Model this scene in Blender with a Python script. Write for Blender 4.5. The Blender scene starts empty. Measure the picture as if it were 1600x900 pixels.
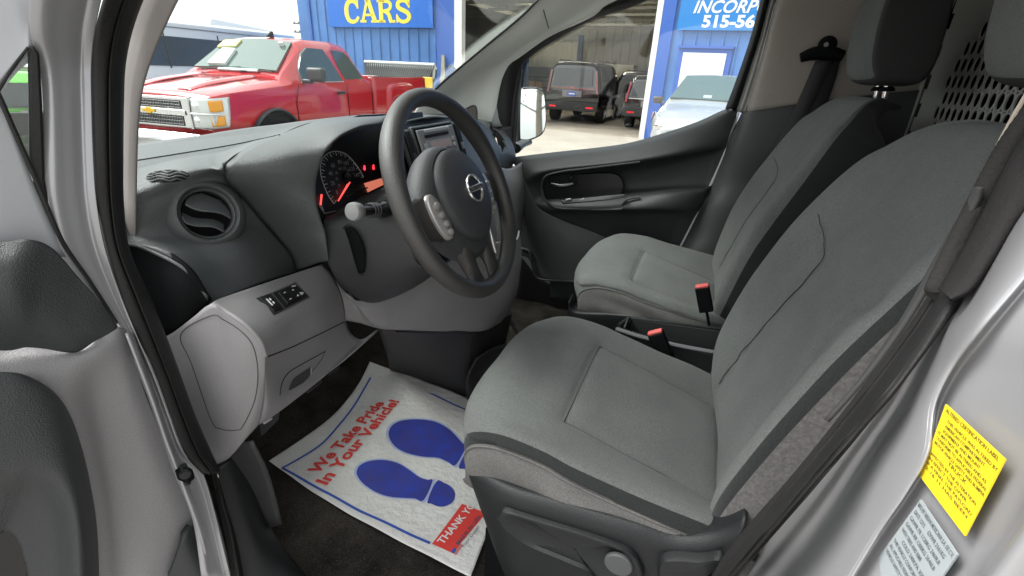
import bpy, bmesh, math, random
import numpy as np
from mathutils import Vector, Matrix
random.seed(7)
rad = math.radians
scene = bpy.context.scene
COL = scene.collection

# ------------------------------------------------------------------ camera
# solved from the photograph's vanishing points; X = rearwards along the van,
# Y = across the van away from the camera, Z = up, metres
FPX = 758.0
CAM = np.array([0.0, -0.28, 1.55])
def _axes():
    n = np.array([-85.0, 1700.0, FPX]); n /= np.linalg.norm(n)
    ly = -(n[0]*320.0 + n[2]*FPX)/n[1]
    l = np.array([320.0, ly, FPX]); l /= np.linalg.norm(l)
    return np.array([np.cross(l, -n), l, -n])
RM = _axes()
def ray(u, v): return RM @ np.array([u-800.0, v-450.0, FPX])
def at(u, v, X=None, Y=None, Z=None):
    """photo pixel (1600x900) -> point of the place on a known plane"""
    d = ray(u, v)
    i, val = (0, X) if X is not None else ((1, Y) if Y is not None else (2, Z))
    return CAM + d*((val-CAM[i])/d[i])
def atp(u, v, P0, N):
    d = ray(u, v); P0 = np.array(P0, float); N = np.array(N, float)
    return CAM + d*(np.dot(P0-CAM, N)/np.dot(d, N))
def YS(y, *pts): return [at(u, v, Y=y) for u, v in pts]
def YP(*pts): return [at(u, v, Y=y) for u, v, y in pts]
def XP(*pts): return [at(u, v, X=x) for u, v, x in pts]

cam_d = bpy.data.cameras.new("camera"); cam = bpy.data.objects.new("camera", cam_d); COL.objects.link(cam)
cam_d.sensor_width = 36.0; cam_d.lens = 36.0*FPX/1600.0; cam_d.clip_start = 0.01; cam_d.clip_end = 3000
_r, _d, _f = RM[:, 0], RM[:, 1], RM[:, 2]
cam.matrix_world = Matrix(((_r[0], -_d[0], -_f[0], CAM[0]), (_r[1], -_d[1], -_f[1], CAM[1]), (_r[2], -_d[2], -_f[2], CAM[2]), (0, 0, 0, 1)))
scene.camera = cam

# ------------------------------------------------------------------ world, sun, exposure
SUN_EL, SUN_AZ = rad(52), rad(252)          # soft overcast sun ahead of the van, on the photographer's side
world = bpy.data.worlds.new("World"); scene.world = world; world.use_nodes = True
wn = world.node_tree; wn.nodes.clear()
sky = wn.nodes.new("ShaderNodeTexSky"); sky.sky_type = 'NISHITA'; sky.sun_disc = False
sky.sun_elevation = SUN_EL; sky.sun_rotation = SUN_AZ; sky.air_density = 1.0; sky.dust_density = 3.5; sky.ozone_density = 1.0
hsv = wn.nodes.new("ShaderNodeHueSaturation"); hsv.inputs['Saturation'].default_value = 0.07
bg = wn.nodes.new("ShaderNodeBackground"); bg.inputs['Strength'].default_value = 0.15
wo = wn.nodes.new("ShaderNodeOutputWorld")
wn.links.new(sky.outputs[0], hsv.inputs['Color']); ov = wn.nodes.new("ShaderNodeMix"); ov.data_type = 'RGBA'; ov.inputs[0].default_value = 0.5; ov.inputs[7].default_value = (3.9, 3.98, 3.98, 1)   # the cloud layer evens the sky out
wn.links.new(hsv.outputs[0], ov.inputs[6]); wn.links.new(ov.outputs[2], bg.inputs[0]); wn.links.new(bg.outputs[0], wo.inputs[0])
sun_d = bpy.data.lights.new("sun", 'SUN'); sun_d.energy = 1.5; sun_d.angle = rad(25); sun_d.color = (1.0, 0.97, 0.93)
sun = bpy.data.objects.new("sun", sun_d); COL.objects.link(sun)
# direction towards the sun, matching the sky's sun_rotation (0 = +Y, clockwise)
sdir = Vector((math.sin(SUN_AZ)*math.cos(SUN_EL), math.cos(SUN_AZ)*math.cos(SUN_EL), math.sin(SUN_EL)))
sun.rotation_euler = sdir.to_track_quat('Z', 'Y').to_euler(); sun.location = (0, 0, 30)
scene.view_settings.view_transform = 'Standard'; scene.view_settings.look = 'None'
scene.view_settings.gamma = 1.0; scene.view_settings.use_curve_mapping = False
scene.view_settings.exposure = 1.72
scene.cycles.max_bounces = 10; scene.cycles.diffuse_bounces = 5; scene.cycles.glossy_bounces = 4
scene.cycles.transparent_max_bounces = 16; scene.cycles.transmission_bounces = 6
scene.cycles.sample_clamp_indirect = 6.0; scene.cycles.caustics_reflective = False; scene.cycles.caustics_refractive = False
scene.cycles.use_denoising = True

# ------------------------------------------------------------------ materials
MATS = {}
def mat(name, col, rough=0.5, metal=0.0, grain=0.0, gscale=400.0, var=0.0, vscale=8.0, coat=0.0, spec=0.5, emit=None, estr=1.0, sheen=0.0, var2=None, speck=0.0, sscale=420.0):
    if name in MATS: return MATS[name]
    m = bpy.data.materials.new(name); m.use_nodes = True; nt = m.node_tree
    b = nt.nodes["Principled BSDF"]
    b.inputs['Base Color'].default_value = (*col, 1); b.inputs['Roughness'].default_value = rough
    b.inputs['Metallic'].default_value = metal; b.inputs['Coat Weight'].default_value = coat; b.inputs['Coat Roughness'].default_value = 0.04
    b.inputs['Specular IOR Level'].default_value = spec; b.inputs['Sheen Weight'].default_value = sheen
    tc = nt.nodes.new("ShaderNodeTexCoord")
    if var > 0 or var2:
        n = nt.nodes.new("ShaderNodeTexNoise"); n.inputs['Scale'].default_value = vscale; n.inputs['Detail'].default_value = 6; n.inputs['Roughness'].default_value = 0.6
        nt.links.new(tc.outputs['Object'], n.inputs['Vector'])
        r = nt.nodes.new("ShaderNodeValToRGB")
        lo = tuple(max(0, c*(1-var)) for c in col); hi = tuple(min(1, c*(1+var)) for c in col)
        if var2: lo = var2
        r.color_ramp.elements[0].position = 0.3; r.color_ramp.elements[0].color = (*lo, 1)
        r.color_ramp.elements[1].position = 0.7; r.color_ramp.elements[1].color = (*hi, 1)
        nt.links.new(n.outputs['Fac'], r.inputs['Fac']); nt.links.new(r.outputs['Color'], b.inputs['Base Color'])
    if speck > 0:   # the fine grain of moulded plastic and woven cloth
        sn = nt.nodes.new("ShaderNodeTexNoise"); sn.inputs['Scale'].default_value = sscale; sn.inputs['Detail'].default_value = 2; sn.inputs['Roughness'].default_value = 0.7
        nt.links.new(tc.outputs['Object'], sn.inputs['Vector'])
        mr = nt.nodes.new("ShaderNodeMapRange"); mr.inputs[1].default_value = .32; mr.inputs[2].default_value = .68; mr.inputs[3].default_value = 1-speck; mr.inputs[4].default_value = 1+speck
        nt.links.new(sn.outputs['Fac'], mr.inputs[0])
        mm = nt.nodes.new("ShaderNodeMix"); mm.data_type = 'RGBA'; mm.blend_type = 'MULTIPLY'; mm.inputs[0].default_value = 1.0
        if b.inputs['Base Color'].is_linked: nt.links.new(b.inputs['Base Color'].links[0].from_socket, mm.inputs[6])
        else: mm.inputs[6].default_value = (*col, 1)
        nt.links.new(mr.outputs[0], mm.inputs[7]); nt.links.new(mm.outputs[2], b.inputs['Base Color'])
    if grain > 0:
        g = nt.nodes.new("ShaderNodeTexNoise"); g.inputs['Scale'].default_value = gscale; g.inputs['Detail'].default_value = 3
        nt.links.new(tc.outputs['Object'], g.inputs['Vector'])
        bp = nt.nodes.new("ShaderNodeBump"); bp.inputs['Strength'].default_value = grain; bp.inputs['Distance'].default_value = 0.002
        nt.links.new(g.outputs['Fac'], bp.inputs['Height']); nt.links.new(bp.outputs['Normal'], b.inputs['Normal'])
    if emit:
        b.inputs['Emission Color'].default_value = (*emit, 1); b.inputs['Emission Strength'].default_value = estr
    MATS[name] = m; return m
def glass(name, tint=(1, 1, 1), gloss=1.0):
    m = bpy.data.materials.new(name); m.use_nodes = True; nt = m.node_tree; nt.nodes.clear()
    o = nt.nodes.new("ShaderNodeOutputMaterial"); mx = nt.nodes.new("ShaderNodeMixShader")
    t = nt.nodes.new("ShaderNodeBsdfTransparent"); t.inputs[0].default_value = (*tint, 1)
    g = nt.nodes.new("ShaderNodeBsdfGlossy"); g.inputs['Roughness'].default_value = 0.02; g.inputs['Color'].default_value = (gloss, gloss, gloss, 1)
    lw = nt.nodes.new("ShaderNodeLayerWeight"); lw.inputs[0].default_value = 0.5
    pw = nt.nodes.new("ShaderNodeMath"); pw.operation = 'POWER'; pw.inputs[1].default_value = 4.0; nt.links.new(lw.outputs['Facing'], pw.inputs[0])
    fr = nt.nodes.new("ShaderNodeMath"); fr.operation = 'MULTIPLY_ADD'; fr.inputs[1].default_value = 0.55; fr.inputs[2].default_value = 0.035; nt.links.new(pw.outputs[0], fr.inputs[0])
    nt.links.new(fr.outputs[0], mx.inputs[0]); nt.links.new(t.outputs[0], mx.inputs[1]); nt.links.new(g.outputs[0], mx.inputs[2]); nt.links.new(mx.outputs[0], o.inputs[0])
    MATS[name] = m; return m

# ------------------------------------------------------------------ geometry helpers
def cr(P, n):
    """Catmull-Rom resample of points (k,3) to n samples"""
    P = np.asarray(P, float); k = len(P)
    if k == 2: return P[0]+(P[1]-P[0])*np.linspace(0, 1, n)[:, None]
    E = np.vstack([2*P[0]-P[1], P, 2*P[-1]-P[-2]])
    out = []
    for t in np.linspace(0, k-1, n):
        i = min(int(t), k-2); s = t-i
        a, b, c, d = E[i], E[i+1], E[i+2], E[i+3]
        out.append(0.5*(2*b+(c-a)*s+(2*a-5*b+4*c-d)*s*s+(3*b-a-3*c+d)*s**3))
    return np.array(out)
def crc(P, n):
    """closed curve resample"""
    P = np.asarray(P, float); k = len(P); out = []
    for t in np.linspace(0, k, n, endpoint=False):
        i = int(t) % k; s = t-int(t)
        a, b, c, d = P[(i-1) % k], P[i], P[(i+1) % k], P[(i+2) % k]
        out.append(0.5*(2*b+(c-a)*s+(2*a-5*b+4*c-d)*s*s+(3*b-a-3*c+d)*s**3))
    return np.array(out)
class G:
    def __init__(s): s.v = []; s.f = []; s.m = []
    def add(s, v, f, mi=0):
        o = len(s.v); s.v += [tuple(map(float, p)) for p in v]; s.f += [tuple(i+o for i in q) for q in f]; s.m += [mi]*len(f); return s
    def arr(s, A, closeu=False, closev=False, mi=0, capu=False):
        A = np.asarray(A); nu, nv = A.shape[:2]; f = []
        for i in range(nu if closeu else nu-1):
            for j in range(nv if closev else nv-1):
                f.append((i*nv+j, ((i+1) % nu)*nv+j, ((i+1) % nu)*nv+(j+1) % nv, i*nv+(j+1) % nv))
        if capu: f.append(tuple(range(nv))); f.append(tuple((nu-1)*nv+j for j in range(nv))[::-1])
        return s.add(A.reshape(-1, 3), f, mi)
    def grid(s, rows, nu=24, nv=24, mi=0, fn=None):
        A = np.array([cr(r, nv) for r in rows]); A = np.array([cr(A[:, j], nu) for j in range(nv)]).transpose(1, 0, 2)
        if fn is not None: A = fn(A)
        return s.arr(A, mi=mi)
    def box(s, c, d, R=None, mi=0):
        c = np.array(c, float); h = np.array(d, float)/2; V = []
        for z in (-1, 1):
            for y in (-1, 1):
                for x in (-1, 1):
                    p = np.array([x, y, z])*h; V.append(c+(R @ p if R is not None else p))
        return s.add(V, [(0, 2, 3, 1), (4, 5, 7, 6), (0, 1, 5, 4), (2, 6, 7, 3), (0, 4, 6, 2), (1, 3, 7, 5)], mi)
    def tube(s, P, r, n=12, seg=None, closed=False, mi=0, flat=1.0, up=None):
        P = (crc(P, seg) if closed else cr(P, seg)) if seg else np.asarray(P, float)
        k = len(P); T = np.roll(P, -1, 0)-np.roll(P, 1, 0) if closed else np.gradient(P, axis=0)
        T /= np.linalg.norm(T, axis=1)[:, None]+1e-12
        rr = np.interp(np.linspace(0, 1, k), np.linspace(0, 1, len(r)), r) if hasattr(r, '__len__') else np.full(k, r)
        u = np.array(up, float) if up is not None else (np.array([0, 0, 1.]) if abs(T[0][2]) < .9 else np.array([1., 0, 0]))
        A = []
        for i in range(k):
            n1 = u-T[i]*np.dot(u, T[i]); n1 /= np.linalg.norm(n1)+1e-12
            if up is None: u = n1
            n2 = np.cross(T[i], n1)
            A.append([P[i]+rr[i]*(math.cos(a)*n2+flat*math.sin(a)*n1) for a in np.linspace(0, 2*math.pi, n, endpoint=False)])
        return s.arr(A, closeu=closed, closev=True, mi=mi, capu=not closed)
    def prism(s, P, vec, mi=0, side=None):
        P = np.asarray(P, float); n = len(P); vec = np.array(vec, float)
        f = [tuple(range(n)), tuple(range(2*n-1, n-1, -1))]
        s.add(np.vstack([P, P+vec]), f, mi)
        o = len(s.v)-2*n
        for i in range(n):
            j = (i+1) % n; s.f.append((o+j, o+i, o+n+i, o+n+j)); s.m.append(mi if side is None else side)
        return s
    def lathe(s, prof, O, ax, n=40, mi=0, ref=None, sx=1.0, cap=False):
        """prof: (radius, height) list; O origin; ax axis"""
        ax = np.array(ax, float); ax /= np.linalg.norm(ax)
        r = np.array(ref if ref is not None else ([0, 0, 1.] if abs(ax[2]) < .9 else [1., 0, 0]), float)
        e1 = r-ax*np.dot(r, ax); e1 /= np.linalg.norm(e1); e2 = np.cross(ax, e1)
        A = [[np.array(O)+h*ax+q*(math.cos(a)*e1+sx*math.sin(a)*e2) for a in np.linspace(0, 2*math.pi, n, endpoint=False)] for q, h in prof]
        return s.arr(A, closev=True, mi=mi, capu=cap)
    def tx(s, M, o=np.zeros(3)):
        s.v = [tuple(np.array(M) @ np.array(p)+o) for p in s.v]; return s
def empty(name, loc, parent=None):
    o = bpy.data.objects.new(name, None); o.empty_display_size = 0.1; COL.objects.link(o)
    o['_w'] = list(map(float, loc))
    if parent is not None: o.parent = parent; pw = parent['_w']; o.location = [loc[i]-pw[i] for i in range(3)]
    else: o.location = loc
    return o
def obj(name, g, m, parent=None, thick=0, off=-1, bevel=0, bseg=2, ang=35, flat=False, recalc=True, sub=0, origin=None):
    me = bpy.data.meshes.new(name)
    V = np.array(g.v, float)
    c = (V.min(0)+V.max(0))/2 if origin is None else np.array(origin, float)
    me.from_pydata([tuple(p) for p in (V-c)], [], g.f)
    ms = m if isinstance(m, (list, tuple)) else [m]
    for q in ms: me.materials.append(q)
    me.polygons.foreach_set('material_index', g.m)
    if recalc:
        bm = bmesh.new(); bm.from_mesh(me); bmesh.ops.remove_doubles(bm, verts=bm.verts, dist=1e-6)
        bmesh.ops.recalc_face_normals(bm, faces=bm.faces)
        if thick:   # an open sheet: front faces look at the camera, thickness grows behind
            cc = Vector(CAM-c); s = sum(f.normal.dot(cc-f.calc_center_median())*f.calc_area() for f in bm.faces)
            if s < 0: bmesh.ops.reverse_faces(bm, faces=bm.faces)
        bm.to_mesh(me); bm.free()
    me.update()
    if not flat:
        me.polygons.foreach_set('use_smooth', [True]*len(me.polygons))
        me.set_sharp_from_angle(angle=rad(ang))
    o = bpy.data.objects.new(name, me); COL.objects.link(o)
    o['_w'] = list(map(float, c))
    if parent is not None: o.parent = parent; pw = parent['_w']; o.location = [c[i]-pw[i] for i in range(3)]
    else: o.location = c
    if thick:
        md = o.modifiers.new('thick', 'SOLIDIFY'); md.thickness = thick; md.offset = off
    if bevel:
        md = o.modifiers.new('bevel', 'BEVEL'); md.width = bevel; md.segments = bseg; md.limit_method = 'ANGLE'; md.angle_limit = rad(30); md.harden_normals = False
    if sub:
        md = o.modifiers.new('sub', 'SUBSURF'); md.levels = sub; md.render_levels = sub
    return o
def tag(o, label, cat=None, group=None, kind=None):
    if label: o['label'] = label
    if cat: o['category'] = cat
    if group: o['group'] = group
    if kind: o['kind'] = kind
    return o
def textg(txt, O, ex, ey, size, depth=0.0008, fit=None, bold=0.0, shear=0.0, align='LEFT', space=1.0, fn=None):
    """lettering as geometry; O baseline start, ex reading direction, ey letter-up direction; fit = (width,height)"""
    cu = bpy.data.curves.new('lettering', 'FONT'); cu.body = txt; cu.size = 1.0; cu.offset = bold; cu.shear = shear; cu.align_x = align; cu.space_character = space
    cu.resolution_u = 3
    to = bpy.data.objects.new('lettering_tmp', cu); COL.objects.link(to)
    dg = bpy.context.evaluated_depsgraph_get(); dg.update()
    me = bpy.data.meshes.new_from_object(to.evaluated_get(dg)); V = np.array([v.co[:] for v in me.vertices]); F = [tuple(p.vertices) for p in me.polygons]
    bpy.data.objects.remove(to); bpy.data.curves.remove(cu); bpy.data.meshes.remove(me)
    ex = np.array(ex, float); ex /= np.linalg.norm(ex); ey = np.array(ey, float); ey -= 0*ex; ey /= np.linalg.norm(ey)
    if fit:
        w = V[:, 0].max()-V[:, 0].min(); V[:, 0] = (V[:, 0]-V[:, 0].min())*fit[0]/w
        h = 0.70; V[:, 1] *= fit[1]/h
    else: V = V*size
    nz = np.cross(ex, ey); nz /= np.linalg.norm(nz)
    W = np.array(O)+V[:, :1]*ex+V[:, 1:2]*ey+nz*depth
    if fn is not None: W = fn(W)
    g = G(); g.add(W, F); return g
from mathutils.bvhtree import BVHTree
_BV = {}
def hit(o, u, v, h=0.0, nrm=False):
    """where the sight line through a photo pixel meets a finished part, lifted h off its surface"""
    if o.name not in _BV:
        me = o.data; _BV[o.name] = BVHTree.FromPolygons([tuple(np.array(q.co)+np.array(o['_w'])) for q in me.vertices], [tuple(p.vertices) for p in me.polygons])
    d = Vector(ray(u, v)).normalized(); loc, n, i, dist = _BV[o.name].ray_cast(Vector(CAM), d)
    if loc is None: raise ValueError('no surface at %s %s on %s' % (u, v, o.name))
    if n.dot(d) > 0: n = -n
    return (np.array(loc)+np.array(n)*h, np.array(n)) if nrm else np.array(loc)+np.array(n)*h
def hits(o, pts, h=0.0):
    out = []
    for u, v in pts:
        try: out.append(hit(o, u, v, h))
        except ValueError: pass
    return out
def dense(P, n=40):
    return [(p[0], p[1]) for p in cr(np.array([(a, b, 0) for a, b in P], float), n)]
def mirror_y(A, yc): A = np.array(A); A[..., 1] = 2*yc-A[..., 1]; return A

# shared surfaces ----------------------------------------------------
M_DASH = mat('dash_plastic', (0.050, 0.056, 0.057), 0.44, grain=0.6, gscale=700, spec=0.75, speck=.10, sscale=480)
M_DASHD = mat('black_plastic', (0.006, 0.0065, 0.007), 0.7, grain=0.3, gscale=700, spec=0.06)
M_COL = mat('column_plastic', (0.028, 0.029, 0.030), 0.48, grain=0.5, gscale=700, speck=.09, sscale=480)
M_GREY = mat('light_grey_plastic', (0.238, 0.232, 0.236), 0.50, grain=0.5, gscale=700, speck=.05, sscale=480)
M_DOORP = mat('door_dark_plastic', (0.034, 0.037, 0.038), 0.46, grain=0.5, gscale=700, spec=.4, speck=.10, sscale=480)
M_BLACK = mat('gloss_black', (0.008, 0.008, 0.009), 0.25)
M_RUB = mat('rubber', (0.010, 0.0095, 0.0095), 0.55, grain=0.25, gscale=300, spec=.35)
M_CLOTH = mat('seat_cloth', (0.112, 0.118, 0.115), 0.95, grain=0.9, gscale=600, var=0.10, vscale=9, spec=0.10, sheen=0.08, speck=.20, sscale=430)
M_CLOTHD = mat('dark_seat_cloth', (0.018, 0.020, 0.020), 0.9, grain=0.6, gscale=600, spec=0.2, sheen=0.1, speck=.16, sscale=430)
M_CLOTHS = mat('side_seat_cloth', (0.122, 0.119, 0.115), 0.95, grain=0.7, gscale=500, var=0.12, vscale=16, spec=0.12, speck=.2, sscale=400)
M_SEATPL = mat('seat_base_plastic', (0.011, 0.012, 0.013), 0.42, grain=0.4, gscale=700, speck=.15, spec=.32)
M_PAINT = mat('silver_paint', (0.33, 0.33, 0.34), 0.34, metal=0.35, coat=0.5, grain=0.03, gscale=2500)
M_TRIMB = mat('beige_trim', (0.29, 0.26, 0.235), 0.7, grain=0.4, gscale=700, speck=.12)
M_CHROME = mat('chrome', (0.8, 0.8, 0.8), 0.12, metal=1.0)
M_CARPET = mat('carpet', (0.052, 0.046, 0.039), 1.0, grain=1.0, gscale=260, var2=(0.011, 0.010, 0.009), vscale=9, spec=0.1, speck=.4, sscale=260)
M_WHITE = mat('white_print', (0.75, 0.75, 0.75), 0.5)
M_GLASS = glass('window_glass', (0.93, 0.96, 0.95))
M_BLKGLASS = mat('dark_glass', (0.01, 0.012, 0.014), 0.06, coat=0.5)
van = empty('cargo_van', (0.3, 0.85, 0.0))
tag(van, 'silver cargo van with its driver door open, showing grey cloth seats and steering wheel', 'van')
VAN = van
# ================================================================== DASHBOARD
g = G()
# driver-side top deck and face, one continuous skin
dk = [XP((60, 252, -1.0), (215, 228, -1.0), (280, 217, -1.0), (322, 210, -1.0), (350, 205, -1.0), (400, 198, -1.0), (450, 193, -1.0), (520, 187, -.98), (590, 182, -.95)),
      XP((60, 275, -.87), (215, 250, -.87), (280, 241, -.87), (322, 234, -.87), (350, 229, -.87), (400, 217, -.87), (450, 204, -.86), (512, 189, -.85), (590, 183, -.84)),
      YP((100, 300, .10), (215, 284, .16), (280, 262, .21), (322, 256, .24), (348, 256, .25), (390, 229, .32), (437, 210, .385), (490, 191, .46), (590, 184, .58))]
fcr = [YP((120, 335, .10), (215, 325, .14), (280, 300, .19), (330, 282, .235), (360, 285, .265)),
      YP((150, 375, .11), (215, 368, .13), (285, 360, .18), (345, 340, .235), (402, 337, .30)),
      YP((205, 380, .115), (262, 392, .13), (325, 400, .18), (385, 390, .24), (432, 371, .325)),
      YP((285, 415, .13), (310, 430, .145), (350, 430, .185), (405, 415, .25), (454, 398, .345)),
      YP((326, 462, .14), (334, 474, .15), (370, 457, .19), (420, 438, .26), (463, 424, .36))]
cols = []
for k in range(9):
    c = [r[k] for r in dk]
    if k < 5: cols.append(cr(np.array(c+[r[k] for r in fcr]), 7*10+1))
    else: cols.append(cr(np.array(c), 21))
DK = np.array([cr(np.array([cols[k][i] for k in range(9)]), 97) for i in range(21)])
FC = np.array([cr(np.array([cols[k][i] for k in range(5)]), 49) for i in range(20, 71)]); FC[0] = DK[20, :49]
for i in range(1, 8): FC[i] += (DK[20, :49]-cr(np.array([cols[k][20] for k in range(5)]), 49))*(1-i/8)
g.arr(DK); g.arr(FC)
# end cap facing the door
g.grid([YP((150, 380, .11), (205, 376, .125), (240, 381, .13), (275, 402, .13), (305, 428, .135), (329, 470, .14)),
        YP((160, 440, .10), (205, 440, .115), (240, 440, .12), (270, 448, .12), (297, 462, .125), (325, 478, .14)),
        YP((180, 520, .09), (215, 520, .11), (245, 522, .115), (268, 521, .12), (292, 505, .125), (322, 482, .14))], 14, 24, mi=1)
# cluster pod, seam to opening rim
seam = YP((376, 238, .295), (362, 247, .268), (349, 262, .247), (354, 282, .252), (373, 306, .275), (402, 337, .305), (430, 369, .33), (454, 398, .35), (463, 424, .36))
pod_o = YP((600, 181, .60), (545, 184, .53), (490, 191, .46), (437, 210, .385), (392, 228, .322), (362, 247, .268), (349, 262, .247), (354, 282, .252), (373, 306, .275), (402, 337, .305), (430, 369, .33), (454, 398, .35), (463, 424, .36))
pod_i = XP((600, 191, -.565), (562, 196, -.565), (530, 210, -.565), (510, 228, -.57), (498, 250, -.58), (491, 275, -.585), (489, 295, -.59), (491, 318, -.59), (498, 343, -.59), (505, 362, -.59), (509, 385, -.59), (512, 408, -.595))
pod_i = pod_i[:4]+[at(503, 239, X=-.575)]+pod_i[4:] if len(pod_i) < len(pod_o) else pod_i
mid = [(a*0.45+b*0.55)+np.array([.008, 0, .006]) for a, b in zip(pod_o, pod_i)]
lip = [b+np.array([-.004, 0, -.008*(k < 4)]) + (np.array([0, .008, 0]) if k > 2 else 0) for k, b in enumerate(pod_i)]
g.grid([pod_o, mid, pod_i, lip], 18, 60)
# cluster recess wall (dark)
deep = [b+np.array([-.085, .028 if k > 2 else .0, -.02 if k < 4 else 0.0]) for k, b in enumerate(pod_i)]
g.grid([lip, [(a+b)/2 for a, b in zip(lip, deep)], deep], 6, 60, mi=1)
# deck behind pod and across to the passenger side
g.grid([[(-1.0, .1, 1.385), (-1.03, .5, 1.392), (-1.05, .9, 1.40), (-1.03, 1.2, 1.40), (-.95, 1.56, 1.385)],
        [(-.78, .1, 1.385), (-.82, .5, 1.40), (-.86, .9, 1.41), (-.84, 1.2, 1.405), (-.80, 1.56, 1.37)],
        [(-.72, .1, 1.34), (-.75, .5, 1.38)] + YP((640, 188, .78), (700, 183, .98), (760, 196, 1.42)),
        ], 14, 50)
# right of the cluster: pod's right shoulder down to the centre stack
g.grid([[tuple(pod_o[0])] + YP((600, 186, .62), (618, 196, .70), (640, 193, .78)),
        YP((600, 191, .60), (612, 200, .66), (622, 208, .74), (638, 205, .80)),
        YP((606, 262, .58), (624, 262, .66), (640, 268, .74), (655, 268, .80)),
        YP((612, 330, .56), (640, 330, .66), (668, 330, .74), (690, 325, .80))], 20, 20)
# centre stack face
g.grid([YP((618, 192, .72), (660, 186, .86), (700, 183, .98), (735, 184, 1.10)),
        YP((624, 202, .73), (668, 198, .86), (706, 193, .99), (742, 200, 1.14)),
        YP((648, 262, .73), (695, 256, .86), (732, 247, .99), (768, 247, 1.16)),
        YP((680, 335, .72), (725, 325, .86), (765, 315, .99), (795, 305, 1.18))], 24, 30)
# passenger side upper face and end
g.grid([YP((735, 184, 1.10), (750, 190, 1.25), (762, 197, 1.40), (790, 205, 1.52)),
        YP((742, 200, 1.14), (757, 205, 1.26), (775, 208, 1.41), (800, 222, 1.53)),
        YP((756, 225, 1.15), (768, 228, 1.27), (788, 232, 1.42), (806, 245, 1.54)),
        YP((768, 247, 1.16), (775, 255, 1.28), (788, 264, 1.42), (800, 262, 1.54))], 20, 20)
# openings for the round vents
for c_, n_, r_ in ((at(320, 335, Y=.215)+np.array([.012, -.002, .004]), (.88, -.30, .30), .0385), (at(769, 217, Y=1.40), (.93, .22, .20), .046)):
    n_ = np.array(n_)/np.linalg.norm(n_); V_ = np.array(g.v); keep = []
    for k_, f_ in enumerate(g.f):
        q_ = V_[list(f_)].mean(0)-c_; h_ = q_ @ n_
        if not (np.linalg.norm(q_-h_*n_) < r_*1.04 and abs(h_) < .05): keep.append(k_)
    g.m = [g.m[k_] for k_ in keep]; g.f = [g.f[k_] for k_ in keep]
dash = obj('dashboard', g, [M_DASH, M_DASHD], VAN, thick=.004, ang=50)
# panel gaps
g = G()
g.tube(seam, .0013, seg=60)
obj('panel_gap', g, mat('gap_black', (.004, .004, .004), .9), dash)
g = G(); g.tube(hits(dash, dense([(200, 253.5), (215, 251), (290, 239), (367, 226), (437, 211)], 40), .0002), .0014, n=6)
obj('panel_gap', g, MATS['gap_black'], dash)
# defroster slot on the deck
def ell(k, n=36): return [(262+33*k*math.cos(a), 275.5+9.6*k*math.sin(a)-1.5*math.cos(a)) for a in np.linspace(0, 2*math.pi, n, endpoint=False)]
E0 = [hit(dash, u, v, .0008) for u, v in ell(1)]
g = G(); C_ = hit(dash, 262, 275.5, .0008); g.arr(np.array([np.array(E0), np.array([hit(dash, u, v, .0008) for u, v in ell(.6)]), np.array([hit(dash, u, v, .0008) for u, v in ell(.2)]), np.array([C_]*36)]), closev=True)
dg = obj('defroster_grille', g, mat('hole_black', (.002, .002, .002), 1.0), dash)
for k in (-.72, -.30, .12, .54):
    w = math.sqrt(1-k*k)*.98; g = G()
    g.tube([hit(dash, 262+33*t*w, 275.5+9.6*(k+.16*math.sin(t*6.5+1)+.1)-1.5*t*w, .0014) for t in np.linspace(-1, 1, 24)], .0013, n=6); obj('grille_slat', g, M_DASH, dg)

def round_vent(c, n, R, name, parent, ref=(0, 0, 1), wavy=True, tilt=0.0):
    n = np.array(n, float); n /= np.linalg.norm(n)
    g = G(); s = R/.048
    g.lathe([(.074*s, -.030*s), (.068*s, -.012*s), (.061*s, -.003*s), (.055*s, .002*s), (.0515*s, .0035*s), (.0495*s, .002*s), (.0475*s, -.001), (.0465*s, -.006*s), (.0455*s, -.0045*s), (.0430*s, -.006*s), (.0415*s, -.012*s)], c, n, 64)
    o = obj(name, g, M_DASH, parent, ang=60)
    g = G(); g.lathe([(.0428*s, -.008*s), (.0425*s, -.034*s), (.0, -.0345*s)], c, n, 40); obj('vent_duct', g, mat('hole_black', (.002, .002, .002), 1.0), o)
    r = np.array(ref, float); e2 = r-n*np.dot(r, n); e2 /= np.linalg.norm(e2); e1 = np.cross(e2, n)
    a = tilt; e1, e2 = e1*math.cos(a)+e2*math.sin(a), -e1*math.sin(a)+e2*math.cos(a)
    Rr = .0405*s
    for top, bot in ((.037, .0035), (-.0085, -.0255)):
        g = G(); rows = []
        for q in np.linspace(0, 1, 7):
            row = []
            for t in np.linspace(-1, 1, 19):
                yb = bot*s+.0050*s*math.sin(t*2.7)*(1 if wavy else 0); yt = top*s+(.0050*s*math.sin(t*2.7) if top < 0 and wavy else 0)
                w = Rr*math.sqrt(max(0.02, 1-((bot*s*.7+top*s*.3)/Rr)**2)); x = t*w
                lim = math.sqrt(max(0, Rr*Rr-x*x)); y = min(max(yt*(1-q)+yb*q, -lim), lim)
                row.append(np.array(c)+e1*x+e2*y+n*((-.024 if top > 0 else -.017)*s+(.024 if top > 0 else .0165)*s*q**1.1-.003*s*t*t))
            rows.append(row)
        g.grid(rows, 14, 30); obj('vent_blade', g, mat('lit_blade_plastic', (.075, .083, .084), .38, grain=.3, gscale=700, spec=.7), o, thick=.002)  # reflected sky painted in: blades get a paler dash plastic
    return o
V1 = at(320, 335, Y=.215)
round_vent(V1+np.array([.012, -.002, .004]), (.88, -.30, .30), .0385, 'air_vent', dash, ref=(0.1, .2, 1), tilt=-.35)
V2 = at(769, 217, Y=1.40)
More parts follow.
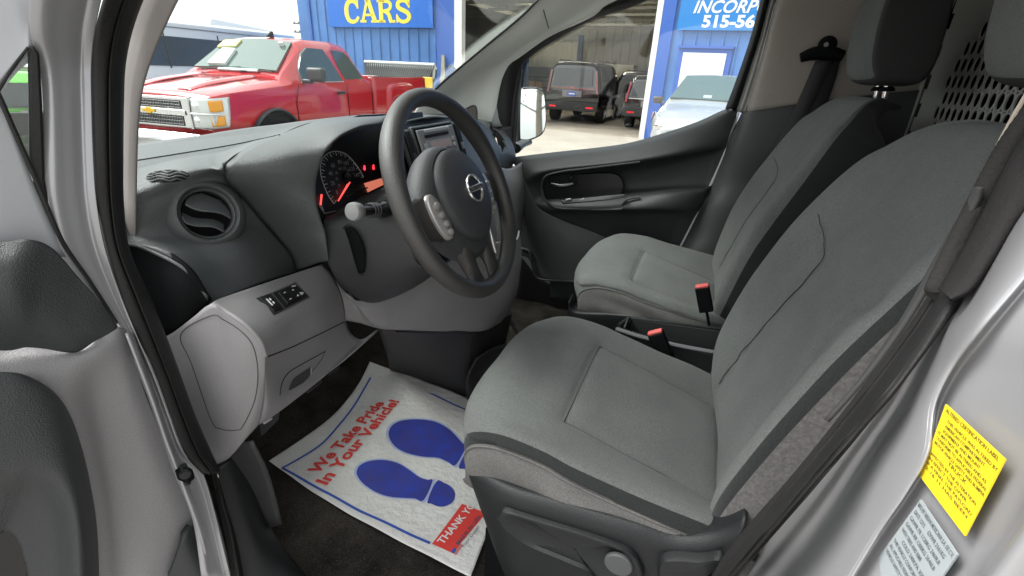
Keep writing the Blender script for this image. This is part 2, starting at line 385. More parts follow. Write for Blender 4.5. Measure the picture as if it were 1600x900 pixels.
round_vent(V2+np.array([.0, 0, 0]), (.93, .22, .20), .046, 'air_vent', dash, ref=(.2, 0, 1), tilt=1.4)

# ------------------------------------------------ centre stack: radio and side vents
RO = at(667, 232, Y=.85); ey = at(660, 205, Y=.85)-at(680, 270, Y=.85); ey /= np.linalg.norm(ey)
ex = at(703, 225, Y=.94)-at(645, 236, Y=.76); ex /= np.linalg.norm(ex); ex -= ey*np.dot(ex, ey); ex /= np.linalg.norm(ex)
nz = np.cross(ex, ey); nz = nz*np.sign(np.dot(nz, CAM-RO)); RO = RO+nz*.022-ey*.015; RR = np.column_stack([ex, ey, nz])
def on_radio(g, x, y, w, h, d, z=0, mi=0): g.box(RO+RR @ np.array([x, y, z+d/2]), (w, h, d), RR, mi)
RW, RH = .178, .118
g = G(); on_radio(g, 0, .0, RW+.016, RH+.02, .012, z=.004); surround = obj('radio_surround', g, M_DASH, dash, bevel=.004, bseg=3)
g = G(); on_radio(g, 0, 0, RW+.004, RH+.008, .002, z=.0155); obj('radio_gap', g, M_DASHD, surround)
M_RAD = mat('radio_face', (.28, .285, .29), .7, spec=.12)
g = G(); on_radio(g, 0, 0, RW-.004, RH-.002, .006, z=.016); radio = obj('radio', g, M_RAD, VAN, bevel=.002)
M_BTN = mat('radio_button', (.48, .485, .49), .6, spec=.15)
g = G(); on_radio(g, -.005, .040, .115, .007, .0012, z=.022); obj('disc_slot', g, mat('slot_dark', (.03, .03, .03), .8, spec=.05), radio)
g = G(); on_radio(g, 0.0, .052, .09, .008, .002, z=.022); on_radio(g, -.052, .052, .012, .008, .002, z=.022); on_radio(g, .055, .052, .014, .008, .002, z=.022); obj('button_row', g, M_BTN, radio, bevel=.001)
g = G(); on_radio(g, -.006, .016, .118, .026, .0015, z=.022); dsp = obj('display_bezel', g, mat('display_bezel', (.35, .35, .35), .6, spec=.15), radio, bevel=.001)
g = G(); on_radio(g, .002, .016, .098, .019, .0014, z=.0234); obj('radio_display', g, mat('radio_lcd', (.55, .44, .42), .6, spec=.1), radio)
for bx, by, w, h in [(-.07, .018, .012, .012), (.066, .024, .012, .010), (.066, .008, .012, .010), (-.066, -.012, .02, .011), (-.044, -.012, .018, .011), (.055, -.012, .022, .011), (-.066, -.028, .02, .011), (-.044, -.028, .018, .011), (.058, -.028, .022, .011), (-.066, -.044, .02, .011), (-.044, -.044, .018, .011), (.058, -.044, .022, .011), (-.02, -.05, .012, .009), (.03, -.05, .012, .009)]:
    g = G(); on_radio(g, bx, by, w, h, .003, z=.022); obj('button', g, M_BTN, radio, bevel=.0012)
g = G(); g.lathe([(.0215, 0), (.0215, .004), (.019, .0055), (.0165, .0055), (.0155, .013), (.013, .0145), (0, .0145)], RO+RR @ np.array([.004, -.028, .022]), nz, 32)
obj('tuning_knob', g, mat('knob_silver', (.45, .45, .46), .25, metal=.5), radio)
for sx_ in (-1, 1):
    g = G(); x0 = sx_*(RW/2+.030)
    g.box(RO+RR @ np.array([x0, -.004, .006]), (.036, RH+.02, .012), RR)
    vf = obj('side_vent', g, M_DASH, dash, bevel=.004)
    g = G(); g.box(RO+RR @ np.array([x0, -.004, .0125]), (.027, RH+.006, .0015), RR); obj('vent_duct', g, mat('hole_black', (.002, .002, .002), 1.0), vf)
    for k in range(3):
        g = G(); g.box(RO+RR @ np.array([x0+(k-1)*.008, -.004, .0145]), (.0018, RH+.002, .004), RR); obj('vent_blade', g, M_COL, vf)
    g = G(); g.box(RO+RR @ np.array([x0, .0, .016]), (.012, .018, .006), RR); obj('vent_tab', g, M_GREY if sx_ > 0 else M_COL, vf, bevel=.001)

# ------------------------------------------------ instrument cluster
CN = np.array([.93, -.02, .36]); CN /= np.linalg.norm(CN); CP = at(542, 283, X=-.655)
def cl(u, v, h=0.0): return atp(u, v, CP, CN)+CN*h
g = G(); g.prism([cl(u, v) for u, v in [(484, 330), (484, 250), (500, 205), (560, 180), (660, 175), (690, 320), (640, 360), (505, 372)]], -CN*.01)
clu = obj('instrument_cluster', g, mat('cluster_black', (.006, .006, .007), .45), VAN)
g = G()
arc = [(521, 319), (513, 308), (505, 290), (500, 272), (500, 256), (507, 243), (520, 237), (532, 238), (542, 243), (553, 255), (561, 266), (567, 277)]
g.tube([cl(u, v, .002) for u, v in arc], .0008, seg=60, n=6)
cu = cr([cl(u, v, .002) for u, v in arc], 33); hub = cl(541, 281, .002)
for k in range(33):
    L = .13 if k % 2 else .2
    a, b = cu[k]+(hub-cu[k])*.03, cu[k]+(hub-cu[k])*L*(.75)
    if k % 2 == 0 or True: g.tube([a, b], .00075 if k % 2 == 0 else .0004, n=4)
tick = obj('speedometer_scale', g, mat('dial_white', (.55, .56, .56), .5), clu)
exc = np.cross(np.array([0, 0, 1.]), CN); exc /= np.linalg.norm(exc); eyc = np.cross(CN, exc)
for k, s_ in zip([2, 6, 10, 14, 18, 22, 26, 30], ['0', '20', '40', '60', '80', '100', '120', '140']):
    p = cu[k]+(hub-cu[k])*.36
    g = textg(s_, p-eyc*.0045, exc, eyc, .011, align='CENTER', depth=.0005); obj('speedometer_number', g, mat('dial_grey', (.30, .31, .31), .5), clu, flat=True)
cu2 = hub+(cu-hub)*.42
for k, s_ in zip([4, 8, 12, 16, 20, 24, 28], ['20', '60', '80', '100', '120', '160', '200']):
    g = textg(s_, cu2[k]-eyc*.003, exc, eyc, .007, align='CENTER', depth=.0005); obj('inner_scale_number', g, mat('dial_grey', (.30, .31, .31), .5), clu, flat=True)
M_RED = mat('needle_red', (.85, .06, .05), .4, emit=(1, .08, .07), estr=.55)
g = G(); g.tube([cl(542, 286, .007), cl(525, 315, .006)], [.0022, .0012], n=8, seg=6); obj('speedometer_needle', g, M_RED, clu)
g = G(); g.lathe([(.016, 0), (.015, .007), (.0, .009)], cl(543, 281, .001), CN, 24); obj('needle_cap', g, M_BLACK, clu)
g = G(); g.tube([cl(499.5, 305, .005), cl(498, 321, .005)], .0018, n=8); obj('fuel_needle', g, M_RED, clu)
g = G(); g.tube([cl(498, 322, .002), cl(506, 334, .002), cl(527, 329, .002)], .0008, n=6); g.tube([cl(501, 322, .002), cl(504, 329, .002)], .0012, n=4); obj('fuel_scale', g, mat('dial_grey', (.30, .31, .31), .5), clu)
for u, v in ((569, 264), (583, 263)):
    g = G(); g.lathe([(.0032, 0), (.0026, .001), (0, .0012)], cl(u, v, .001), CN, 12); g.tube([cl(u, v-5, .001), cl(u, v, .001)], .0016, n=6)
    obj('warning_lamp', g, mat('warning_red', (.6, .02, .02), .4, emit=(1, .03, .05), estr=.9), clu)
g = G(); g.prism([cl(567, 287, .003), cl(594, 279, .003), cl(598, 289, .003), cl(573, 301, .003)], CN*.001)
obj('trip_display', g, mat('lcd_orange', (.30, .10, .07), .4, emit=(.9, .25, .16), estr=.2), clu)
g = G(); g.tube([cl(538, 309, .004), cl(555, 300, .004), cl(572, 294, .004)], .0016, n=6); obj('cluster_divider', g, M_BLACK, clu)
# ================================================================== LOWER DASH (light grey)
g = G()
# end cap facing the door
g.grid([YP((240, 535, .10), (268, 521, .115), (300, 497, .12), (330, 475, .125), (352, 489, .13), (383, 510, .135), (406, 535, .14), (415, 556, .145)),
        YP((262, 590, .10), (290, 575, .115), (320, 560, .12), (345, 545, .123), (365, 550, .127), (388, 560, .132), (404, 575, .138), (414, 590, .145)),
        YP((290, 660, .10), (310, 650, .11), (335, 640, .115), (355, 635, .118), (372, 632, .122), (390, 632, .13), (402, 632, .137), (411, 632, .147)),
        YP((318, 735, .09), (328, 730, .10), (338, 726, .105), (347, 722, .11), (356, 717, .115), (368, 705, .12), (385, 685, .13), (404, 664, .147))], 30, 30)
# shelf with the switches, top edge to crease
TOPE = YP((330, 474, .13), (345, 466, .155), (400, 447, .22), (463, 426, .33), (503, 413, .40))
g.grid([TOPE,
        YP((352, 487, .135), (385, 481, .17), (430, 465, .235), (480, 446, .33), (520, 430, .42)),
        YP((383, 508, .138), (412, 508, .17), (455, 492, .24), (500, 474, .33), (532, 456, .43)),
        YP((406, 533, .143), (422, 532, .165), (460, 517, .24), (505, 497, .33), (538, 480, .44)),
        YP((415, 556, .147), (420, 557, .16), (458, 541, .24), (500, 521, .33), (540, 501, .45))], 36, 40)
# below the crease, pocket front
g.grid([YP((415, 556, .147), (420, 557, .16), (458, 541, .24), (500, 521, .33), (540, 501, .45)),
        YP((413, 600, .148), (422, 598, .162), (455, 580, .24), (497, 556, .33), (548, 520, .46)),
        YP((408, 640, .148), (424, 634, .165), (460, 611, .24), (506, 580, .34), (565, 530, .48)),
        YP((404, 664, .148), (420, 655, .17), (462, 624, .25), (520, 577, .36), (590, 514, .51))], 24, 40)
# column surround and swoop to the knee panel
g.grid([YP((503, 413, .40), (520, 430, .42), (532, 456, .43), (538, 480, .44), (540, 501, .45)),
        YP((512, 425, .43), (535, 450, .44), (552, 470, .455), (558, 488, .465), (562, 505, .475)),
        YP((560, 470, .46), (575, 485, .47), (582, 500, .48), (590, 508, .49), (596, 514, .505)),
        YP((640, 440, .56), (640, 462, .56), (640, 482, .56), (640, 500, .56), (640, 516, .56)),
        YP((690, 400, .64), (700, 430, .65), (705, 460, .655), (705, 490, .66), (700, 518, .66)),
        YP((770, 380, .80), (770, 415, .80), (768, 450, .79), (765, 480, .78), (755, 517, .76)),
        YP((806, 375, .90), (806, 400, .90), (803, 430, .89), (798, 465, .88), (780, 505, .86)),
        YP((812, 360, 1.0), (815, 400, 1.0), (812, 430, .99), (806, 465, .98), (790, 500, .97))], 60, 24)
# glove-box side (passenger)
g.grid([YP((768, 247, 1.16), (785, 262, 1.30), (800, 262, 1.44), (818, 252, 1.54)),
        YP((770, 290, 1.10), (792, 290, 1.25), (810, 292, 1.42), (822, 290, 1.53)),
        YP((775, 340, 1.02), (795, 345, 1.18), (808, 345, 1.38), (818, 335, 1.5)),
        YP((780, 395, .98), (800, 390, 1.10), (806, 390, 1.32), (812, 380, 1.46))], 20, 20)
low = obj('lower_dash', g, M_GREY, VAN, thick=.004, ang=50)
g = G(); M_GAP = MATS['gap_black']
g.tube(hits(low, dense([(418, 557.5), (458, 541.5), (500, 521.5), (538, 503)], 40), .0002), .0010, n=6)
obj('panel_gap', g, M_GAP, low); g = G()
g.tube(YP((748, 400, .79), (746, 460, .78), (738, 515, .765)), .0013, seg=20, n=6)
obj('panel_gap', g, M_GAP, low)
# access lid in the end cap
lid = [(283, 522, .112), (330, 493, .118), (350, 500, .121), (375, 516, .126), (395, 540, .131), (403, 580, .131), (398, 625, .127), (380, 665, .118), (369, 672, .114), (345, 670, .109), (330, 656, .106), (300, 570, .108)]
R1 = hits(low, [(p[0], p[1]) for p in crc(np.array([(u, v, 0) for u, v, y in lid], float), 90)], .0002)
g = G(); g.tube(R1, .0007, closed=True, n=6); ag = obj('access_lid_gap', g, mat('soft_gap', (.05, .048, .05), .9), low)
# ridge highlight on the end cap edge
g = G(); g.tube(YP((334, 474, .128), (352, 486, .132), (383, 507, .136), (406, 532, .141), (415, 556, .146)), .003, seg=30, n=8); obj('edge_bead', g, M_GREY, low)
# pocket lid outline and its finger recess, shade painted as a flat dark patch
g = G(); g.tube(hits(low, dense([(437, 618), (440, 600), (450, 583), (470, 570), (508, 549)], 30), .0002), .0009, n=6); g.tube(hits(low, dense([(508, 549), (503, 560), (492, 575), (480, 588), (455, 608)], 30), .0002), .0006, n=6); obj('pocket_lid_gap', g, M_GAP, low)
P4 = [hit(low, u, v, .0006) for u, v in dense([(450, 609), (457, 593), (468, 584), (485, 573)], 12)]; P5 = [hit(low, u, v, .0006) for u, v in dense([(452, 610), (463, 605), (474, 597), (484, 587)], 12)]
g = G(); g.arr(np.array([P4, P5])); obj('finger_recess_shade', g, mat('recess_shade', (.055, .052, .054), .7), low)
g = G(); g.tube(hits(low, dense([(455, 609), (474, 598), (484, 588), (486, 574)], 20), .001), .0016, n=8); obj('recess_lip', g, M_GREY, low)
# switch blocks let into the shelf
def plate(name, px, h, m, bevel=.0012, cut=-.004):
    P = [hit(low, u, v) for u, v in px]; n = np.cross(P[1]-P[0], P[2]-P[0]); n /= np.linalg.norm(n); n *= np.sign(np.dot(n, CAM-P[0]))
    g = G(); g.prism([p+n*cut for p in P], n*(h-cut)); return obj(name, g, m, low, bevel=bevel), n, P
plate('switch_bezel', [(399, 466), (424, 457), (447, 484), (428, 493)], .0008, M_COL)
plate('switch', [(404, 466), (420, 460), (441, 482), (428, 488)], .0025, M_BLACK)
plate('switch_bezel', [(421, 458), (462, 440), (485, 465), (443, 487)], .0008, mat('bezel_grey', (.10, .10, .10), .4))
plate('mirror_switch', [(424, 459), (460, 444), (481, 464), (444, 483)], .0022, mat('switch_black', (.012, .012, .013), .35))
b3, n3, P3 = plate('mirror_switch_pad', [(432, 459), (452, 451), (468, 467), (447, 477)], .005, M_BLACK)
def mark(pts, w=.0007, hh=.003): 
    g = G(); g.tube([hit(low, u, v, hh) for u, v in pts], w, n=5); obj('switch_symbol', g, M_WHITE, low)
for P in ([(414, 469), (418, 472)], [(417, 472), (421, 476)], [(420, 475), (424, 479)], [(419, 468), (422, 471)], [(424, 473), (427, 476)]): mark(P, .0011)
for P in ([(440, 461), (442, 460)], [(453, 456), (455, 457)], [(449, 471), (451, 470)], [(461, 464), (462, 466)]): mark(P, .0008, .0062)
for P in ([(455, 449), (460, 448)], [(467, 459), (472, 459)], [(468, 461), (471, 461)]): mark(P, .0011)
# hood release handle
hp = YP((405, 664, .20), (432, 645, .235), (430, 660, .235), (408, 682, .20))
g = G(); g.prism(hp, (0, 0.008, 0)); hl = obj('hood_release', g, M_COL, VAN, bevel=.002)
g = G(); g.tube(YP((413, 661, .205), (424, 654, .225)), .0022, n=6); obj('release_symbol', g, M_WHITE, hl)

# ------------------------------------------------ dark tunnel panel below, foot well, fire wall
g = G()
g.grid([YP((590, 512, .52), (640, 517, .58), (700, 518, .66), (745, 518, .74), (775, 506, .84), (800, 490, .97)),
        YP((598, 535, .66), (645, 545, .70), (690, 548, .74), (735, 548, .78), (765, 535, .86), (795, 515, .97)),
        YP((606, 560, .80), (648, 575, .82), (694, 588, .82), (730, 590, .83), (756, 570, .88), (790, 545, .97)),
        YP((610, 584, .885), (652, 602, .875), (700, 620, .87), (740, 634, .87), (770, 610, .90), (800, 590, .97))], 24, 36)
tun = obj('tunnel_panel', g, mat('tunnel_plastic', (.022, .022, .024), .46, grain=.4, gscale=900, speck=.12), VAN, thick=.004)
g = G(); g.tube(YP((744, 520, .738), (737, 548, .775), (731, 590, .825), (729, 615, .845)), .0014, seg=20, n=6); obj('panel_gap', g, M_GAP, tun); g = G(); g.tube(YP((618, 518, .557), (700, 519.5, .668), (744, 519.5, .742)), .0016, seg=20, n=6)
obj('panel_gap', g, M_GAP, tun)
# floor carpet with heel bump, rising into the toe board
def flo(A):
    A[..., 2] += .004*np.sin(A[..., 0]*23+A[..., 1]*17)+.003*np.sin(A[..., 0]*51-A[..., 1]*37); return A
g = G()
g.grid([[(-1.22, .16, .98), (-1.22, .9, .98), (-1.22, 1.6, .98)], [(-1.14, .15, .80), (-1.14, .9, .80), (-1.14, 1.6, .80)],
        [(-1.02, .15, .655), (-1.02, .9, .655), (-1.02, 1.6, .66)], [(-.90, .14, .612), (-.90, .9, .612), (-.90, 1.6, .62)],
        [(-.5, .12, .608), (-.5, .9, .608), (-.5, 1.6, .61)], [(0, .12, .608), (0, .9, .608), (0, 1.6, .61)], [(.75, .12, .608), (.75, .9, .608), (.75, 1.6, .61)]], 60, 50, fn=flo)
obj('floor_carpet', g, M_CARPET, VAN, thick=.01)
# upper fire wall, dark, closes the foot well under the dash
g = G(); g.box((-1.20, .86, 1.10), (.03, 1.56, .48)); obj('fire_wall', g, M_DASHD, VAN)
# pedals
for (u, v, y), w, h in (((524, 606, .40), .055, .045), ((553, 578, .50), .045, .05)):
    P = at(u, v, Y=y); g = G(); a = rad(35); R = np.array([[math.cos(a), 0, -math.sin(a)], [0, 1, 0], [math.sin(a), 0, math.cos(a)]])
    P = P+np.array([-.10, .03, -.03]); w *= .9; h *= .9; g.box(P, (.010, w, h), R); ped = obj('pedal', g, mat('pedal_rubber', (.03, .028, .026), .6), VAN, bevel=.004)
    g = G()
    for k in (-1, 0, 1): g.box(P+R @ np.array([.006, 0, k*h*.28]), (.003, w*.8, .004), R)
    obj('pedal_rib', g, M_RUB, ped)
    g = G(); g.tube([P+(-.006, 0, .01), P+(-.08, 0, .12), P+(-.16, 0, .28)], .009, seg=10, flat=.6); obj('pedal_arm', g, M_DASHD, ped)
# centre stack foot / shifter boot glimpse
g = G(); g.lathe([(.010, 0), (.012, .008), (.007, .014), (0, .016)], at(768, 517, Y=.90), (.8, -.4, .4), 20); obj('socket_knob', g, M_CHROME, tun)
g = G(); g.tube(YP((790, 490, 1.02), (805, 515, 1.0), (812, 532, .98), (800, 560, .95)), .006, seg=20, n=8); obj('trim_strip', g, M_SEATPL, tun)
g = G(); g.grid([YP((745, 560, .80), (770, 545, .86), (800, 535, .92)), YP((730, 590, .80), (755, 575, .86), (790, 560, .92)), YP((730, 625, .82), (755, 610, .86), (790, 600, .92))], 10, 10); obj('tunnel_side', g, M_COL, VAN, thick=.003)
# ================================================================== STEERING COLUMN AND WHEEL
WC = np.array([-.385, .48, 1.348]); WN = np.array([.911, 0, .412]); WEX = np.array([0, 1., 0]); WEY = np.cross(WN, WEX)
WR = np.column_stack([WEX, WEY, WN])
def W(p): return WC+WR @ np.array(p, float)
g = G()
g.grid([YP((512, 338, .44), (560, 318, .46), (612, 295, .48), (668, 300, .50)),
        YP((508, 345, .39), (552, 338, .405), (600, 335, .42), (650, 345, .44)),
        YP((504, 372, .38), (540, 375, .39), (590, 375, .405), (645, 382, .425)),
        YP((514, 412, .38), (545, 425, .395), (595, 425, .41), (655, 412, .43)),
        YP((535, 446, .405), (568, 464, .425), (620, 450, .44), (680, 412, .455)),
        YP((560, 458, .46), (590, 470, .48), (645, 448, .50), (700, 408, .50)),
        YP((575, 440, .54), (610, 452, .54), (660, 430, .55), (705, 395, .55)),
        YP((600, 380, .58), (630, 380, .58), (670, 370, .58), (710, 350, .57)),
        YP((600, 320, .56), (640, 320, .56), (680, 320, .56), (710, 320, .55)),
        YP((560, 310, .50), (600, 300, .50), (640, 292, .51), (680, 298, .51))], 60, 30)
colm = obj('steering_column', g, M_COL, VAN, thick=.003, ang=60)
g = G(); g.tube(YP((536, 357, .386), (545, 352, .388), (553, 378, .388), (562, 408, .392), (564, 430, .396)), .0013, seg=30, n=6); obj('panel_gap', g, M_SEATPL, colm); g = G()
g.tube(YP((545, 352, .388), (558, 366, .392), (571, 392, .397), (574, 410, .400), (566, 430, .398)), .0013, seg=30, n=6)
obj('panel_gap', g, M_SEATPL, colm) if g.v else None
g = G(); g.grid([YP((538, 357, .382), (546, 380, .383), (553, 405, .385), (560, 428, .389)), YP((548, 354, .381), (561, 372, .383), (570, 395, .388), (570, 425, .392))], 4, 12); obj('tilt_lever', g, M_DASHD, colm, thick=.003)
# dark cowl between cluster and column
g = G(); g.grid([YP((508, 340, .40), (545, 318, .44), (600, 292, .50)), YP((512, 362, .39), (550, 345, .42), (604, 325, .46))], 6, 12); obj('column_cowl', g, M_COL, VAN, thick=.003)
# left stalk with bright end
a, b = at(612, 326, Y=.445), at(551, 331, Y=.335); d = (b-a)/np.linalg.norm(b-a)
g = G(); g.tube([a, a+d*.03, a+d*.055, b-d*.018], [.020, .016, .0085, .0095], seg=20, n=20, flat=.9); st = obj('indicator_stalk', g, M_BLACK, VAN, ang=60)
g = G(); g.lathe([(.0095, -.020), (.0135, -.016), (.0155, -.006), (.0150, .0), (.0130, .0025), (.007, .0036), (0, .0038)], b, d, 28); obj('stalk_end', g, mat('stalk_grey', (.17, .17, .17), .5), st)
for k in range(3):
    g = G(); g.lathe([(.0125, 0), (.0128, .003), (.0115, .004)], a+d*(.047+.008*k), d, 24); obj('stalk_ring', g, M_COL, st)
g = G(); g.tube([a-d*.005, a+d*.012, a+d*.020], [.034, .028, .022], seg=8, n=24); obj('stalk_boot', g, M_COL, colm)
# right stalk end showing behind the wheel
a, b = at(748, 305, Y=.56), at(771, 303, Y=.67)
g = G(); g.tube([a, b], [.010, .011], seg=4, n=16); s2 = obj('wiper_stalk', g, M_BLACK, VAN)
d = (b-a)/np.linalg.norm(b-a)
g = G(); g.lathe([(.012, -.02), (.016, -.012), (.0165, .006), (.013, .012), (0, .014)], b, d, 20, sx=1.2); obj('stalk_end', g, mat('stalk_white', (.6, .61, .60), .4), s2)

M_WH = mat('wheel_plastic', (.036, .034, .032), .40, grain=.45, gscale=600, speck=.25, sscale=500, spec=.65)
M_PAD = mat('wheel_pad', (.042, .043, .046), .52, grain=.5, gscale=700, speck=.14)
# hub shroud, a turned body that carries rim, spokes and pad
g = G()
A = []
for z, r in ((-.085, .050), (-.060, .070), (-.040, .092), (-.022, .098), (-.006, .094), (.004, .084), (.008, .070)):
    ring = []
    for t in np.linspace(0, 2*math.pi, 72, endpoint=False):
        k = 1+.16*max(0, -math.sin(t))**3+.18*abs(math.cos(t))**6
        ring.append(W([r*k*math.cos(t), r*k*math.sin(t)*1.0-.006, z]))
    A.append(ring)
g.arr(np.array(A), closev=True, capu=True)
sw = obj('steering_wheel', g, M_PAD, VAN, ang=50)
g = G(); ring = [W([.1725*math.cos(t), .1725*math.sin(t), 0]) for t in np.linspace(0, 2*math.pi, 96, endpoint=False)]
Aa = []
for t in np.linspace(0, 2*math.pi, 128, endpoint=False):
    row = []
    rr = .0146+.0022*(math.exp(-((math.degrees(t)-35)/16)**2)+math.exp(-((math.degrees(t)-145)/16)**2))
    for q in np.linspace(0, 2*math.pi, 20, endpoint=False):
        row.append(W([(.1715+rr*math.cos(q))*math.cos(t), (.1715+rr*math.cos(q))*math.sin(t), rr*1.12*math.sin(q)]))
    Aa.append(row)
g.arr(np.array(Aa), closeu=True, closev=True); obj('rim', g, M_WH, sw, ang=60)
# pad with rounded-triangle outline
def pad_ring(r, z, dy=0.0):
    return [W([r*math.cos(t)*(1+.03*math.cos(2*t)), r*math.sin(t)*(1.0 if math.sin(t) > 0 else 1.10)+dy, z]) for t in np.linspace(0, 2*math.pi, 64, endpoint=False)]
g = G(); g.arr(np.array([pad_ring(.079, .000), pad_ring(.0785, .010), pad_ring(.076, .0165), pad_ring(.070, .0215), pad_ring(.055, .0265), pad_ring(.035, .030), pad_ring(.012, .0315), pad_ring(.001, .0315)]), closev=True)
pad = obj('airbag_cover', g, M_PAD, sw, ang=60)
g = G(); g.tube(pad_ring(.0805, .0035), .0012, closed=True, n=6); obj('panel_gap', g, MATS['gap_black'], sw)
# emblem: ring and bar
g = G(); g.lathe([(.0205, .0), (.0205, .003), (.0215, .0045), (.0245, .0045), (.0255, .003), (.0255, 0)], W([0, .002, .031]), WN, 48); obj('emblem_ring', g, M_CHROME, sw)
g = G(); g.lathe([(.0205, .0015), (0, .0015)], W([0, .002, .031]), WN, 32); obj('emblem_disc', g, M_BLACK, sw)
g = G(); g.box(W([0, .002, .0355]), (.058, .0105, .003), WR); obj('emblem_bar', g, M_CHROME, sw, bevel=.001)
g = textg('NISSAN', W([-.025, -.001, .0372]), WEX, WEY, .01, fit=(.050, .0062), bold=.02); obj('emblem_lettering', g, M_BLACK, sw, flat=True)
# horizontal spokes
for sx_ in (-1, 1):
    g = G(); rows = []
    for x, y0, y1, zf, zb in ((.055, -.062, .030, .004, -.030), (.085, -.062, .028, .004, -.028), (.115, -.052, .022, .001, -.022), (.145, -.040, .018, -.001, -.016), (.172, -.045, .024, -.001, -.012)):
        m_ = (y0+y1)/2; rows.append([W([sx_*x, yy, zz]) for yy, zz in ((y1, (zf+zb)/2), (y1-.006, zf-.002), (m_+.012, zf), (m_-.012, zf), (y0+.006, zf-.002), (y0, (zf+zb)/2), (y0+.008, zb), (m_, zb-.002), (y1-.008, zb))])
    B = [cr(np.array([r[j] for r in rows]), 16) for j in range(9)]; B = np.array(B).transpose(1, 0, 2)
    g.arr(B, closev=True, capu=True); sp = obj('spoke', g, M_WH, sw, ang=60)
    # button pod
    g = G(); oc = np.array([sx_*.094, -.020])
    def pod(k, z, sx_=sx_, oc=oc):
        out = []
        for t in np.linspace(0, 2*math.pi, 40, endpoint=False):
            x, y = .019*k*math.cos(t), .040*k*math.sin(t); a_ = -sx_*.22
            out.append(W([oc[0]+x*math.cos(a_)-y*math.sin(a_), oc[1]+x*math.sin(a_)+y*math.cos(a_), z]))
        return out
    g.arr(np.array([pod(1.02, .0), pod(1.0, .0065), pod(.93, .008), pod(.01, .0085)]), closev=True)
    bp_ = obj('button_pod', g, mat('pod_silver', (.50, .48, .46) , .32, metal=.5), sw, ang=60)
    for yy, w_, h_ in ((.020, .020, .014), (.003, .022, .012), (-.013, .022, .012), (-.028, .018, .012)):
        g = G(); a_ = -sx_*.22; p0 = (oc[0]-yy*math.sin(a_), oc[1]+yy*math.cos(a_))
        g.lathe([(h_*.55, 0), (h_*.52, .004), (h_*.35, .0055), (0, .006)], W([p0[0], p0[1], .0085]), WN, 20, ref=WEX, sx=.85); obj('wheel_button', g, mat('button_grey', (.38, .37, .36), .3, metal=.3), sw)
# lower spoke, two legs with a slot between
for sx_ in (-1, 1):
    g = G(); rows = []
    for y, x0, x1, zf, zb in ((-.055, .006, .058, .004, -.030), (-.085, .016, .060, .002, -.028), (-.11, .020, .056, -.001, -.024), (-.14, .018, .056, -.003, -.018), (-.172, .006, .066, -.003, -.014)):
        rows.append([W([sx_*xx, y, zz]) for xx, zz in ((x0, (zf+zb)/2), (x0+.006, zf), ((x0+x1)/2, zf+.002), (x1-.006, zf), (x1, (zf+zb)/2), (x1-.006, zb), (x0+.006, zb))])
    B = np.array([cr(np.array([r[j] for r in rows]), 16) for j in range(7)]).transpose(1, 0, 2)
    g.arr(B, closev=True, capu=True); obj('spoke', g, M_WH, sw, ang=60)
g = G(); g.tube([W([.062, -.070, .0]), W([.060, -.100, -.004]), W([.060, -.128, -.006])], [.004, .0075, .004], n=8, seg=10); obj('spoke_trim', g, mat('trim_silver', (.5, .5, .5), .25, metal=.8), sw)
g = G(); g.prism(YP((668, 408, .50), (680, 410, .50), (682, 416, .50), (669, 415, .50)), (0, .01, 0)); obj('warning_tag', g, mat('tag_yellow', (.75, .5, .02), .6), colm)
# ================================================================== SEATS
def polyd(P, segs):
    """distance from 2-D points to a polyline set"""
    D = np.full(P.shape[:-1], 9.0)
    for a, b in segs:
        a = np.array(a); b = np.array(b); ab = b-a; t = np.clip(((P-a) @ ab)/np.dot(ab, ab), 0, 1)
        D = np.minimum(D, np.linalg.norm(P-(a+t[..., None]*ab), axis=-1))
    return D
def normals(A):
    du = np.gradient(A, axis=0); dv = np.gradient(A, axis=1); n = np.cross(du, dv); return n/(np.linalg.norm(n, axis=-1)[..., None]+1e-12)
def wr(A, k, seed):
    r = np.random.RandomState(seed); s = 0
    for _ in range(6):
        w = r.normal(0, 1, 3)*k; s = s+np.sin(A @ w+r.rand()*6.28)
    return s/6
